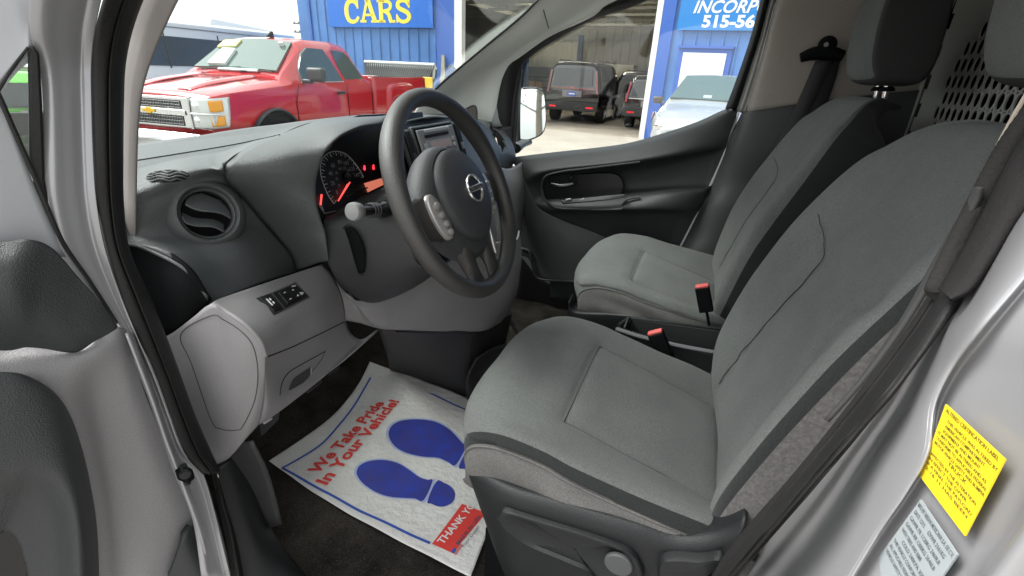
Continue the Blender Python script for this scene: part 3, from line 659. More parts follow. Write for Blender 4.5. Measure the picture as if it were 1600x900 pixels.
# (x, z-top, bolster, half-width) nose -> rear, measured on the driver's seat
CS = [(-.235, .935, .0, .215), (-.272, .955, .0, .225), (-.293, .99, .0, .232), (-.300, 1.025, .0, .236), (-.285, 1.052, .0, .242), (-.245, 1.066, .001, .248), (-.17, 1.058, .008, .254),
      (-.08, 1.036, .020, .258), (.02, 1.006, .036, .260), (.11, .978, .052, .258), (.18, .955, .058, .25)]
BS = [(.125, .93, .0, .20), (.122, .99, .015, .232), (.137, 1.06, .034, .247), (.165, 1.16, .040, .254), (.198, 1.26, .040, .255), (.232, 1.35, .034, .248), (.266, 1.43, .022, .232), (.286, 1.468, .010, .205),
      (.303, 1.494, .004, .175), (.325, 1.512, .0, .14), (.358, 1.518, .0, .10), (.40, 1.505, .0, .08)]
def make_seat(name, yc, out, label, zoff=0.0, tall=0.0):
    """out = -1: outer side is the near side"""
    ref = obj_base(name, yc, out, zoff); hz_ = 0; tag(ref, label)
    # ---- cushion
    rows = []
    for x, z, b, w in CS:
        z += zoff; zb = min(z, .940+zoff)-.0005; h = z+b-.02-zb; h = max(h, .0)
        sec = [(-w*.97, zb), (-w*1.015, zb+.45*h), (-w*1.0, zb+h), (-w*.94, z+b), (-w*.82, z+b*.80), (-w*.62, z+b*.22), (-w*.3, z), (0, z-.002)]
        sec = sec+[(-a, c) for a, c in sec[:-1][::-1]]
        if out < 0: sec = [(d, c) if d <= 0 else (d*.93, c-(.030*(d/.25)**2+b*.65*min(1, (d/.2)**2))*(1 if c > zb+.01 else 0)) for d, c in sec]
        rows.append(np.array([(x+.055*(abs(d)/.25)**3.5*(1 if x < -.2 else max(0, (-.08-x)/.12 if x > -.2 else 1)), yc+d, c) for d, c in sec]))
    A = np.array([cr(r, 131) for r in rows]); A = np.array([cr(A[:, j], 110) for j in range(131)]).transpose(1, 0, 2)
    N = normals(A); c = np.array([0, yc, .9]); s_ = np.sign(np.sum((A[40, 65]-c)*N[40, 65])); N = N*s_
    P2 = np.stack([A[..., 0], A[..., 1]-yc], -1)
    segs = [((-.125, -.150), (-.125, .135)), ((-.125, -.150), (.125, -.155)), ((-.125, .135), (.125, .135)), ((.125, -.155), (.125, .135)), ((.125, .135), (.19, .14)), ((.125, -.155), (.19, -.16))]
    D = polyd(P2, segs); top = (N[..., 2] > .35)
    disp = -.0045*np.exp(-(D/.0045)**2)*top + .004*np.clip(D/.03, 0, 1)*top + .0016*wr(A, 28, 3)*top
    side = np.clip(1-N[..., 2]*3, 0, 1)*(A[..., 0] > -.22)
    disp += side*.0034*(np.sin((A[..., 2]*1.0+A[..., 0]*.30)*80+3*wr(A, 14, 5))*np.clip((A[..., 0]+.25)*5, 0, 1))
    A = A+N*disp[..., None]
    g = G(); g.arr(A); nj = 131; mi = []
    for i in range(109):
        for j in range(nj-1):
            # near side (j small) side panel, strip, top
            f = j/(nj-1)*14
            if f < 2.05: mi.append(2)
            elif f < 2.78 and out < 0 and A[i, j, 0] > -.275: mi.append(1)
            elif f > 11.95: mi.append(2)
            else: mi.append(0)
    g.m = mi
    cu = obj('seat_cushion', g, [M_CLOTH, M_CLOTHD, M_CLOTHS], ref, ang=70)
    def csurf(x, dy):
        I = int(np.argmin((A[..., 0]-x)**2+(A[..., 1]-yc-dy)**2+(N[..., 2] < .4)*.1)); i, j = divmod(I, 131); i = min(max(i, 1), 108)
        t1 = (A[i+1, j]-A[i-1, j])/2; t2 = (A[i, j+1]-A[i, j-1])/2; k = np.linalg.solve(np.array([[t1[0], t2[0]], [t1[1], t2[1]]]), np.array([x-A[i, j, 0], dy+yc-A[i, j, 1]])); return A[i, j]+t1*k[0]+t2*k[1]
    for (xa, ya), (xb, yb) in segs[:4]:
        g = G(); g.tube(cr([csurf(xa+(xb-xa)*t, ya+(yb-ya)*t)+np.array([0, 0, .0006]) for t in np.linspace(0, 1, 14)], 40), .0008, n=6); obj('seam', g, M_CLOTHD, cu)
    # seam threads along the cushion edge
    jE = int(131*2.05/14); g = G(); g.tube(A[12:100, jE]+np.array([0, -.0008, .0005]), .0016, n=6)
    obj('piping', g, M_CLOTHS if out < 0 else M_CLOTH, cu)
    # ---- backrest
    rows = []
    F = np.array([(x, z+(zoff if k < 3 else 0)+(.014 if out > 0 and k > 5 else 0)) for k, (x, z, b, w) in enumerate(BS)]); T2 = np.gradient(F, axis=0); T2 /= np.linalg.norm(T2, axis=1)[:, None]
    for k, (x, z, b, w) in enumerate(BS):
        n2 = np.array([-T2[k, 1], T2[k, 0]]);
        if k > 8: n2 = np.array([-.45, .9]) if k < 11 else np.array([.3, .95])
        n2 = n2/np.linalg.norm(n2)
        T = .105 if k < 7 else (.10, .085, .06, .03, .012)[k-7]
        sec = [(-w*.5, -T), (-w*.85, -T*.98), (-w*1.02, -T*.72), (-w*1.035, -T*.30), (-w*1.0, b*.35), (-w*.93, b*.92), (-w*.80, b*.85), (-w*.58, b*.22), (-w*.3, .0), (0, -.002)]
        sec = sec+[(-a, c) for a, c in sec[:-1][::-1]]
        rows.append(np.array([(F[k, 0]+n2[0]*c, yc+d, F[k, 1]+n2[1]*c) for d, c in sec]))
    nj = 145
    A = np.array([cr(r, nj) for r in rows]); A = np.array([cr(A[:, j], 130) for j in range(nj)]).transpose(1, 0, 2)
    N = normals(A); s_ = np.sign(-N[50, nj//2, 0]); N = N*s_
    P2 = np.stack([A[..., 1]-yc, A[..., 2]], -1)
    segs = []
    for q in (-1, 1): segs += [((q*.150, .99), (q*.095, 1.295)), ((q*.095, 1.295), (q*.195, 1.35))]
    segs += [((-.095, 1.295), (.095, 1.295))]
    D = polyd(P2, segs); fr = np.clip(-N[..., 0]*2-.4, 0, 1)
    Dc = polyd(P2, segs[-1:]); 
    disp = fr*(-.0045*np.exp(-(D/.0042)**2)*(np.where(Dc < .006, .35, 1))+.004*np.clip(D/.03, 0, 1)+.0014*wr(A, 20, 9))
    A = A+N*disp[..., None]
    g = G(); g.arr(A); mi = []
    for i in range(129):
        for j in range(nj-1):
            f = j/(nj-1)*18
            f2 = f if out < 0 else 18-f
            if f2 < 4.45 and out < 0 and A[i, j, 2] < 1.42: mi.append(2)
            elif f2 < 4.95 and out < 0 and A[i, j, 2] < 1.40: mi.append(1)
            elif f < 4 or f > 14: mi.append(1)
            else: mi.append(0)
    g.m = mi
    ba = obj('backrest', g, [M_CLOTH, M_CLOTHD, M_FUZZ], ref, ang=70)
    # seam threads sunk into the grooves
    def surf(dy, z):
        I = int(np.argmin((A[..., 1]-yc-dy)**2+(A[..., 2]-z)**2+(N[..., 0] > -.2)*.1)); i, j = divmod(I, nj); i = min(max(i, 1), 128)
        t1 = (A[i+1, j]-A[i-1, j])/2; t2 = (A[i, j+1]-A[i, j-1])/2; M2 = np.array([[t1[1], t2[1]], [t1[2], t2[2]]])
        k = np.linalg.solve(M2, np.array([dy+yc-A[i, j, 1], z-A[i, j, 2]])); return A[i, j]+t1*k[0]+t2*k[1]
    for q in (1,):
        g = G(); pts = [surf(q*(.150-(.055)*t), 1.0+.295*t) for t in np.linspace(0, 1, 14)]; g.tube(cr(pts, 50)+np.array([-.0034, 0, .0006]), .0008, n=6)
        obj('seam', g, M_CLOTHD, ba)
        g = G(); pts = [surf(q*(.095+.095*t), 1.295+.055*t) for t in np.linspace(0, 1, 7)]; g.tube(cr(pts, 24)+np.array([-.0030, 0, .0006]), .0006, n=6)
        obj('seam', g, M_CLOTHD, ba)
    # ---- headrest and its posts
    g = G(); hx, hz = (.372 if out < 0 else .362), 1.668
    def hsec(k, sy):
        out_ = []
        for t in np.linspace(0, 2*math.pi, 64, endpoint=False):
            ct, s2 = math.cos(t), math.sin(t); e = .42
            x = math.copysign(abs(ct)**e, ct)*.058; z = math.copysign(abs(s2)**e, s2)*.108
            x += .02*(z/.108)*(-.35)+(.012*(1-(z/.108)**2)*(-1 if ct < 0 else .3))
            out_.append((hx+x*k, yc+sy, hz+z*k))
        return out_
    ks = [(.05, -.128), (.75, -.127), (.90, -.122), (.97, -.108), (1.0, -.07), (1.01, 0), (1.0, .07), (.97, .108), (.90, .122), (.75, .127), (.05, .128)]
    Ah = np.array([hsec(*q) for q in ks]); Ah = np.array([cr(Ah[:, j], 40) for j in range(64)]).transpose(1, 0, 2)
    g.arr(Ah, closev=True, capu=True)
    V_ = np.array(g.v); g.m = [1 if (len(f) > 4 or math.cos(2*math.pi*((q_ % 64)+.5)/64) > -.62 or q_//64 < 9 or q_//64 > 29) else 0 for q_, f in enumerate(g.f)]
    hr = obj('headrest', g, [M_CLOTH, mat('headrest_back', (.024, .023, .024), .85, grain=.5, gscale=1500)], ref, ang=70)
    for q in (-.035, .035) if out > 0 else (-.05, .05):
        g = G(); g.tube([(hx+.012, yc+q, 1.52), (hx+.005, yc+q, 1.60)], .0065, seg=4, n=14); obj('headrest_post', g, M_CHROME, hr)
        g = G(); g.lathe([(.016, 0), (.015, .006), (.010, .010), (.007, .010)], (hx+.011, yc+q, 1.548), (-.1, 0, 1), 20); obj('post_guide', g, M_DASHD, hr)
    return ref
M_FUZZ = mat('fuzzy_side_cloth', (.085, .081, .079), 1.0, grain=1.0, gscale=260, var=.28, vscale=190, spec=.1, sheen=.4)
def obj_base(name, yc, out, zoff):
    g = G(); s = out
    ys = yc+s*.268
    if out < 0:
        top = [(716, 745), (724, 757), (737, 762), (779, 769), (854, 788), (933, 811), (999, 830), (1055, 848), (1101, 846), (1134, 835), (1163, 818)]
        T = np.array([at(u, v-3, Y=ys) for u, v in top])
        n = 60; T = cr(T, n); rows = []
        for k, (dy, dz) in enumerate([(.05, -.004), (.012, .004), (.0, .000), (-.006, -.012), (-.006, -.03), (-.004, -.06), (.0, -.11), (.006, -.18), (.016, -.24)]):
            f = np.clip(-(T[:, 0]-T[0, 0])*9+1, 0, 1)   # the front end curls round the nose
            R = T+np.stack([np.zeros(n)+(.30*max(0, -dz-.012))*f, np.full(n, dy)+.035*f**2, np.full(n, dz)], 1)
            rows.append(R)
        g.arr(np.array([cr(np.array([r[j] for r in rows]), 30) for j in range(n)]))
        ref = obj(name, g, M_SEATPL, VAN, thick=.004, ang=60)
        # recliner / height lever, round cap, slide handle
        def low(u, v, h=0.0): return at(u, v, Y=ys-.006-h)
        Lo = [low(u, v) for u, v in [(781, 812), (780, 801), (793, 794), (850, 810), (910, 828), (961, 845), (988, 858), (1002, 878), (1006, 903), (985, 915), (940, 912), (935, 900), (915, 885), (860, 862), (815, 842)]]
        Lr = crc(Lo, 80); c = np.mean(Lr, 0); g = G()
        g.arr(np.array([Lr+(0, .010, 0), Lr+(0, -.004, 0), c+(Lr-c)*.97+(0, -.0075, 0), c+(Lr-c)*.90+(0, -.008, 0), c+(Lr-c)*.80+(0, -.003, 0), c+(Lr-c)*.02+(0, -.003, 0)]), closev=True)
        lv = obj('height_lever', g, M_SEATPL, ref, ang=50)
        g = G(); g.lathe([(.019, 0), (.019, .004), (.0175, .0055), (.0, .006)], low(967, 879, .006), (0, -1, 0), 36); obj('lever_cap', g, mat('cap_grey', (.062, .064, .067), .45, grain=.3, gscale=900), ref)
        Ho = [low(u, v, .002) for u, v in [(1028, 880), (1034, 866), (1060, 863), (1095, 865), (1124, 861), (1131, 868), (1118, 882), (1095, 893), (1060, 899), (1032, 900)]]
        Hr = crc(Ho, 50); c = np.mean(Hr, 0); g = G(); g.arr(np.array([Hr+(0, .014, 0), Hr+(0, -.006, 0), c+(Hr-c)*.9+(0, -.012, 0), c+(Hr-c)*.02+(0, -.013, 0)]), closev=True); obj('recline_handle', g, M_SEATPL, ref, ang=50)
        g = G(); g.box((-.05, yc, .70), (.38, .36, .18)); obj('seat_riser', g, M_DASHD, ref)
    else:
        P = YP((890, 470, .965), (900, 486, .96), (955, 489, .955), (1011, 495, .95), (1036, 508, .95), (1075, 513, .95), (1125, 517, .95))
        T = cr(P, 40); rows = [T+(0, .04, .006), T+(0, 0, 0), T+(0, -.006, -.010), T+(0, -.003, -.04), T+(0, .004, -.10), T+(0, .01, -.2)]
        g.arr(np.array([cr(np.array([r[j] for r in rows]), 20) for j in range(40)]))
        ref = obj(name, g, M_SEATPL, VAN, thick=.004, ang=60)
        g = G(); g.box((-.04, yc, .72), (.42, .40, .22)); obj('seat_riser', g, M_DASHD, ref)
    return ref
make_seat('driver_seat', .48, -1, 'nearest seat, grey cloth with a worn side bolster and a height lever')
make_seat('passenger_seat', 1.21, 1, 'far grey cloth seat beside the passenger door', zoff=-.035)

# ------------------------------------------------ buckles
M_BREDP = mat('buckle_red', (.62, .10, .09), .4)
def buckle(u0, v0, u1, v1, y, w, t):
    a, b = at(u0, v0, Y=y), at(u1, v1, Y=y); d = (a-b); L = np.linalg.norm(d); d /= L
    ex = np.array([.25, -.9, .1]) ; ex = np.array([1., 0, 0])-d*d[0]; ex /= np.linalg.norm(ex); ey_ = np.cross(d, ex)
    R = np.column_stack([ex, ey_, d]); g = G(); g.box((a+b)/2, (w, t, L), R); o = obj('seat_belt_buckle', g, M_DASHD, VAN, bevel=.004, bseg=3)
    g = G(); g.box(a+d*.002, (w*.92, t*.72, .007), R); obj('release_button', g, M_BREDP, o, bevel=.002)
    g = G(); g.tube([b+d*.01, b-d*.06, b-d*.12], .007, seg=8, n=10, flat=.5); obj('buckle_stalk', g, M_DASHD, o)
    return o
buckle(1024, 520, 1044, 567, .755, .036, .022)
buckle(1097, 448, 1104, 486, .93, .034, .024)
# ------------------------------------------------ console tray between the seats
g = G()
tp = YP((965, 512, .80), (985, 498, .90), (1125, 517, .90), (1125, 560, .80)); bt = [p-np.array([0, 0, .16]) for p in tp]
for a in range(4):
    b = (a+1) % 4; g.prism([tp[a], tp[b], bt[b], bt[a]], np.array([0, .004 if a == 3 else -.004, 0])+(np.array([.004, 0, 0]) if a in (0, 2) else 0))
con = obj('console_tray', g, M_COL, VAN)
g = G(); g.tube(YP((962, 514, .795), (1000, 526, .795), (1060, 540, .795), (1125, 552, .795)), .006, n=10, seg=20, flat=.8); obj('tray_rim', g, mat('rim_grey', (.12, .125, .13), .4), con)
g = G(); g.tube(YP((967, 509, .81), (983, 497, .90)), .005, n=10); g.tube(YP((983, 497, .90), (1125, 514, .91)), .004, n=10, seg=8); obj('tray_edge', g, M_SEATPL, con)
g = G(); g.box((-.02, .85, .82), (.30, .10, .004)); obj('tray_floor', g, M_DASHD, con)
g = G(); g.box(at(977, 513, Y=.84), (.004, .06, .035)); obj('tray_divider', g, M_BLACK, con)
g = G(); g.tube(YP((1085, 600, .72), (1110, 590, .73), (1125, 580, .74)), .012, n=12, seg=8, flat=.7); obj('parking_brake_handle', g, M_SEATPL, VAN)
# ================================================================== VAN SHELL, NEAR SIDE
def RA(rows, **k): return rows
M_TRIMA = mat('pillar_trim', (.25, .232, .22), .7, grain=.3, gscale=900)
# painted A pillar: column left -> right, (u, v, X)
paintL = [(50, -40), (45, 40), (60, 100), (66, 160), (68, 250), (72, 320), (95, 400), (150, 475), (196, 525), (215, 580), (245, 660), (268, 730), (300, 810), (315, 905)]
paintR = [(168, -40), (150, 40), (143, 100), (143, 160), (146, 250), (151, 320), (164, 390), (188, 465), (214, 530), (240, 590), (262, 650), (284, 705), (318, 745), (361, 905)]
rows = []
for (a, b), (c, d) in zip(paintL, paintR):
    rw = []
    for t, dy, dx in ((0, -.02, 0), (.2, -.008, 0), (.42, .0, -.004), (.6, -.002, -.003), (.78, .006, -.008), (.87, -.004, 0), (1.0, .016, -.006)):
        u, v = a+(c-a)*t, b+(d-b)*t
        X = -.60+(.03 if v < 100 else 0)*(100-v)/100+(.06*(max(v, 500)-500)/400)
        rw.append(at(u, v, X=X+dx+dy*.5))
    rows.append(rw)
g = G(); g.grid(rows, 110, 40)
apil = obj('body_shell', g, M_PAINT, VAN, thick=.003, ang=60)
# continue the shell out of view (front wing stub so a side view has a body)
# weatherstrip
def strip(name, L, R_, m, X=None, Y=None, bulge=.012, n=120, th=.004, parent=VAN, ridges=()):
    rows = []
    for k, ((a, b), (c, d)) in enumerate(zip(L, R_)):
        x = X[k] if hasattr(X, '__len__') else X; y = Y[k] if hasattr(Y, '__len__') else Y; rw = []
        for t in (0, .08, .25, .45, .5, .55, .75, .92, 1):
            p = at(a+(c-a)*t, b+(d-b)*t, X=x, Y=y); v = (CAM-p)/np.linalg.norm(CAM-p)
            h = bulge*(math.sin(math.pi*t)**.6 if 0 < t < 1 else -.3)
            if t == .5 and ridges: h -= bulge*.45
            rw.append(p+v*h)
        rows.append(rw)
    g = G(); g.grid(rows, n, 34); return obj(name, g, m, parent, thick=th, ang=70)
wL = [(172, -40), (150, 40), (143, 100), (143, 160), (146, 250), (151, 320), (164, 390), (188, 465), (214, 530), (240, 590), (262, 650), (284, 705), (316, 741)]
wR = [(240, -40), (210, 40), (197, 100), (194, 160), (193, 250), (194, 320), (203, 390), (236, 465), (262, 530), (284, 590), (306, 650), (330, 705), (346, 738)]
strip('door_weatherstrip', wL, wR, M_RUB, X=[-.50, -.55, -.575, -.585, -.59, -.60, -.605, -.60, -.595, -.59, -.58, -.57, -.56], bulge=.010, ridges=(1,))
tL = [(225, -40), (200, 40), (190, 100), (186, 160), (186, 250), (187, 320), (190, 384)]
tR = [(300, -40), (262, 35), (237, 95), (222, 150), (216, 220), (214, 300), (213, 384)]
strip('windshield_pillar_trim', tL, tR, M_TRIMA, Y=[.10, .11, .115, .12, .125, .13, .13], bulge=.008)
# sill: silver lip, grey band, black seal, dark scuff plate
g = G(); rows = []
for L in ([(200, 520, -.03), (240, 625, -.03), (262, 690, -.03), (285, 750, -.03), (318, 845, -.03), (330, 920, -.03)],
          [(214, 530, .0), (246, 612, .0), (268, 668, .0), (290, 725, .0), (326, 815, .0), (345, 920, .0)],
          [(236, 600, .02), (257, 640, .02), (293, 701, .02), (309, 747, .02), (334, 830, .02), (352, 920, .02)],
          [(243, 600, .035), (266, 645, .035), (303, 703, .035), (318, 741, .035), (346, 830, .035), (366, 920, .035)]):
    rows.append([at(u, v, Y=.045+y) for u, v, y in L])
g.grid(rows, 20, 60); obj('door_sill', g, M_PAINT, VAN, thick=.003, ang=60)
g = G(); g.grid([YP((330, 738, .085), (341, 790, .085), (352, 840, .085), (366, 920, .085)), YP((337, 738, .083), (349, 790, .083), (362, 840, .083), (376, 920, .083)), YP((340, 742, .095), (354, 790, .095), (368, 840, .095), (384, 920, .095))], 10, 40); obj('sill_seal', g, M_RUB, VAN, thick=.003)
g = G(); g.grid([YP((336, 736, .095), (354, 795, .095), (366, 840, .095), (380, 925, .095)), YP((360, 718, .12), (380, 780, .12), (398, 840, .12), (420, 925, .12)), YP((380, 706, .15), (402, 780, .15), (420, 835, .15), (462, 925, .15)),
                 YP((384, 712, .16), (412, 800, .18), (440, 850, .18), (500, 925, .18))], 24, 40); obj('scuff_plate', g, M_SEATPL, VAN, thick=.003)
g = G(); g.lathe([(.004, 0), (.003, .003), (0, .004)], at(338, 744, Y=.09), (.3, -.9, .3), 12); obj('trim_clip', g, M_WHITE, VAN)
# kick panel beside the driver's feet
g = G(); g.grid([YP((330, 738, .11), (360, 700, .12), (395, 690, .13)), YP((352, 790, .13), (385, 760, .14), (420, 745, .15)), YP((380, 860, .15), (410, 830, .16), (440, 820, .17))], 10, 10); obj('kick_panel', g, M_COL, VAN, thick=.003)
# door check / hinge pin
hp = at(289, 741, X=-.545)
g = G(); g.box(hp, (.02, .012, .018)); hg = obj('door_hinge', g, M_DASHD, VAN, bevel=.003)
g = G(); g.tube([hp+(0, 0, -.016), hp+(.002, 0, .016)], .004, n=10); g.lathe([(.007, 0), (.006, .004), (0, .005)], hp+(.008, -.004, .008), (.8, -.5, 0), 10); obj('hinge_pin', g, M_SEATPL, hg)

# ================================================================== OPEN DRIVER DOOR
DP = np.array([-.605, .0, 1.0]); DN = np.array([.91, -.42, 0.0]); DN /= np.linalg.norm(DN)
def dp(u, v, h=0.0): return atp(u, v, DP+DN*h, DN)
g = G()
g.grid([[dp(-60, 540, 0), dp(0, 545, 0), dp(60, 541, 0), dp(118, 548, 0), dp(150, 530, 0), dp(182, 512, 0), dp(198, 515, -.01)],
        [dp(-60, 580, .02), dp(0, 575, .02), dp(60, 566, .02), dp(120, 560, .018), dp(158, 552, .012), dp(190, 545, 0), dp(206, 545, -.012)],
        [dp(-60, 640, .03), dp(0, 620, .03), dp(60, 605, .03), dp(110, 615, .025), dp(150, 615, .004), dp(200, 615, -.002), dp(226, 612, -.012)],
        [dp(-60, 720, .03), dp(0, 720, .03), dp(60, 720, .03), dp(130, 700, .022), dp(165, 690, 0), dp(220, 690, -.004), dp(258, 690, -.014)],
        [dp(-60, 800, .03), dp(0, 800, .03), dp(90, 800, .03), dp(155, 800, .016), dp(185, 790, 0), dp(250, 790, -.004), dp(304, 812, -.016)],
        [dp(-60, 930, .03), dp(0, 930, .03), dp(100, 930, .03), dp(165, 930, .012), dp(195, 920, 0), dp(230, 925, -.002), dp(265, 930, -.016)]], 60, 60)
door = obj('driver_door', g, M_GREY, VAN, thick=.012, ang=60)
tag(door, 'open front door on the near side')
# lower dark corner of the door
g = G(); g.grid([[dp(300, 822, .004), dp(318, 850, .0), dp(345, 900, .0), dp(355, 930, -.004)], [dp(285, 845, .012), dp(296, 870, .012), dp(310, 900, .012), dp(320, 930, .012)], [dp(262, 905, .004), dp(266, 912, .004), dp(268, 920, .004), dp(270, 930, .004)]], 16, 20)
obj('kick_pad', g, M_DOORP, door, thick=.01)
# armrest, dark, with the recessed grip
g = G()
ar_o = [(-60, 584), (0, 584), (40, 588), (80, 608), (108, 645), (128, 700), (142, 760), (152, 830), (156, 930)]
ar_1 = [(-60, 592), (0, 592), (36, 597), (72, 617), (100, 652), (120, 705), (134, 765), (143, 832), (147, 930)]
ar_2 = [(-60, 715), (0, 715), (28, 718), (58, 722), (84, 735), (102, 760), (114, 790), (122, 840), (126, 930)]
ar_3 = [(-60, 790), (0, 780), (16, 775), (36, 770), (54, 775), (66, 790), (76, 812), (84, 850), (90, 930)]
ar_4 = [(-60, 850), (-20, 850), (-6, 840), (8, 830), (20, 835), (30, 850), (36, 870), (42, 890), (46, 930)]
g.grid([[dp(u, v, .028) for u, v in ar_o], [dp(u, v, .055) for u, v in ar_1], [dp(u, v, .075) for u, v in ar_2], [dp(u, v, .050) for u, v in ar_3], [dp(u, v, .035) for u, v in ar_4]], 50, 60)
arm = obj('armrest', g, M_DOORP, door, thick=.006, ang=60)
g = G(); g.prism([dp(u, v, .034) for u, v in [(-60, 800), (0, 786), (22, 800), (36, 840), (44, 930), (-60, 930)]], -DN*.003); obj('grip_recess', g, M_BLACK, arm)
# upper black mirror-base trim
g = G()
g.grid([[dp(-60, 372, .02), dp(0, 378, .022), dp(45, 374, .03), dp(82, 388, .024), dp(120, 430, .016), dp(155, 470, .01), dp(181, 503, .0)],
        [dp(-60, 430, .035), dp(0, 420, .04), dp(32, 425, .04), dp(72, 440, .03), dp(112, 465, .02), dp(150, 490, .012), dp(183, 509, .0)],
        [dp(-60, 500, .035), dp(-6, 480, .04), dp(28, 480, .04), dp(62, 490, .03), dp(108, 510, .02), dp(145, 515, .012), dp(182, 514, .0)],
        [dp(-60, 545, .012), dp(10, 548, .012), dp(40, 543, .012), dp(70, 545, .012), dp(118, 551, .01), dp(150, 532, .004), dp(181, 516, .0)]], 36, 50)
obj('mirror_base_trim', g, M_DOORP, door, thick=.006, ang=60)
# grey upper inner frame and triangular quarter glass
g = G(); g.grid([[dp(-60, 20, -.006), dp(-30, 60, -.006), dp(0, 155, -.006)], [dp(-60, 200, -.004), dp(-30, 210, -.004), dp(24, 210, -.006)], [dp(-60, 320, 0), dp(-20, 310, 0), dp(62, 310, -.004)], [dp(-60, 400, .004), dp(0, 395, .004), dp(105, 402, -.002)]], 20, 14)
obj('upper_frame', g, mat('frame_grey', (.30, .31, .32), .45), door, thick=.01)
def bar(pts, w, name, m, h=0, d=.012):
    g = G(); P = [dp(u, v, h) for u, v in pts]; g.tube(P, w, n=10, seg=len(pts)*8); return obj(name, g, m, door)
bar([(-8, 138), (2, 158), (28, 218), (60, 290), (96, 375), (140, 440), (182, 505)], .0022, 'glass_seal', M_RUB, .0)
g = G(); g.prism([dp(u, v, -.004) for u, v in [(44, 84), (50, 70), (62, 84), (66, 160), (70, 280), (84, 350), (70, 330), (46, 262)]], -DN*.012); obj('quarter_window_frame', g, M_RUB, door, bevel=.002)
bar([(-20, 175), (-2, 142), (20, 106), (44, 74)], .0012, 'glass_seal', M_RUB, -.004)
g = G(); g.grid([[dp(-90, -90, -.03), dp(-20, -90, -.03), dp(70, -90, -.034)], [dp(-90, 40, -.012), dp(-20, 30, -.014), dp(56, 20, -.020)], [dp(-90, 240, -.006), dp(-4, 140, -.006), dp(46, 70, -.010)]], 16, 16); obj('door_frame_paint', g, M_PAINT, door, thick=.02)
g = G(); g.prism([dp(u, v, -.010) for u, v in [(-12, 160), (44, 78), (46, 262), (44, 255)]], -DN*.003); obj('quarter_window', g, MATS['window_glass'], door)

# ================================================================== B PILLAR, NEAR SIDE
sealL = [(1640, 95), (1598, 165), (1552, 247), (1525, 295), (1487, 380), (1450, 460), (1400, 535), (1350, 600), (1300, 665), (1235, 745), (1165, 825), (1095, 915)]
sealR = [(1700, 180), (1650, 245), (1600, 318), (1570, 360), (1525, 438), (1480, 505), (1440, 560), (1395, 618), (1340, 680), (1282, 745), (1215, 822), (1135, 915)]
def blend(A_, B_, t): return [(a+(c-a)*t, b+(d-b)*t) for (a, b), (c, d) in zip(A_, B_)]
XB = [.265, .25, .235, .22, .205, .19, .175, .16, .15, .135, .12, .105]
strip('pillar_weatherstrip', blend(sealL, sealR, .30), sealR, M_RUB, X=[x-.01 for x in XB], bulge=.012, n=140)
strip('pillar_inner_trim', sealL, blend(sealL, sealR, .40), mat('pillar_dark_trim', (.022, .021, .021), .75, spec=.15, grain=.4, gscale=500), X=XB, bulge=.004, n=140)
# upper hanging seal piece with rounded end
uL = [(1690, 60), (1640, 140), (1600, 205), (1567, 265), (1530, 340), (1492, 410), (1466, 452)]
uR = [(1740, 150), (1690, 230), (1632, 300), (1590, 350), (1553, 410), (1520, 455), (1490, 470)]
strip('upper_door_seal', uL, uR, mat('upper_seal', (.018, .017, .017), .75, spec=.15, grain=.4, gscale=400), X=[.22, .215, .21, .20, .19, .18, .172], bulge=.011)
# ribbed fabric edging
g = G(); P = [at(u, v, X=x) for u, v, x in [(1640, 140, .235), (1585, 215, .225), (1553, 270, .215), (1520, 335, .205), (1490, 395, .195), (1462, 455, .185)]]
Pd = cr(P, 240); wv = np.sin(np.linspace(0, 2*math.pi*34, 240)); v_ = np.array([-.6, -.7, .3])
g.tube(Pd+wv[:, None]*.0011*v_, [.0075]*2, n=12, flat=1.0); obj('ribbed_edging', g, mat('ribbed_fabric', (.030, .029, .028), .85, spec=.15, grain=.6, gscale=300), VAN, ang=80)
# pale plastic edge strip beside the backrest
g = G(); g.grid([YP((1528, 292, .19), (1520, 320, .19), (1490, 372, .19), (1450, 440, .19), (1405, 512, .185), (1345, 592, .18), (1290, 655, .18)), YP((1520, 292, .20), (1505, 325, .20), (1474, 378, .20), (1438, 442, .20), (1399, 510, .195), (1342, 592, .19), (1288, 655, .19))], 6, 40); obj('trim_edge', g, mat('trim_edge_grey', (.06, .06, .06), .7, spec=.2), VAN, thick=.004)
g = G(); g.tube(XP((1640, 90, .27), (1602, 152, .257), (1580, 190, .25), (1554, 240, .24)), .0022, seg=20, n=8); obj('bright_edge', g, mat('pale_edge', (.55, .48, .40), .5), VAN)
# painted pillar: jamb face, fold, recess with the labels, outer fold
c0_ = sealR
c1_ = [(1735, 190), (1690, 250), (1640, 322), (1606, 365), (1556, 440), (1515, 508), (1475, 566), (1432, 625), (1380, 690), (1325, 757), (1262, 832), (1185, 925)]
c2_ = [(1800, 195), (1740, 255), (1690, 325), (1650, 372), (1575, 440), (1500, 505), (1466, 566), (1452, 630), (1443, 700), (1410, 762), (1365, 830), (1300, 925)]
c2_ = [(1800, 195), (1740, 255), (1690, 325), (1650, 372), (1590, 445), (1535, 512), (1490, 572), (1460, 632), (1446, 705), (1412, 765), (1365, 832), (1305, 925)]
c3_ = [(a+16, b+6) for a, b in c2_]
c4_ = [(1900, 200), (1850, 262), (1800, 330), (1750, 380), (1700, 450), (1660, 520), (1635, 590), (1618, 650), (1605, 730), (1575, 800), (1530, 865), (1470, 950)]
c5_ = [(a+45, b+10) for a, b in c4_]
c6_ = [(a+180, b+20) for a, b in c4_]
rows = []
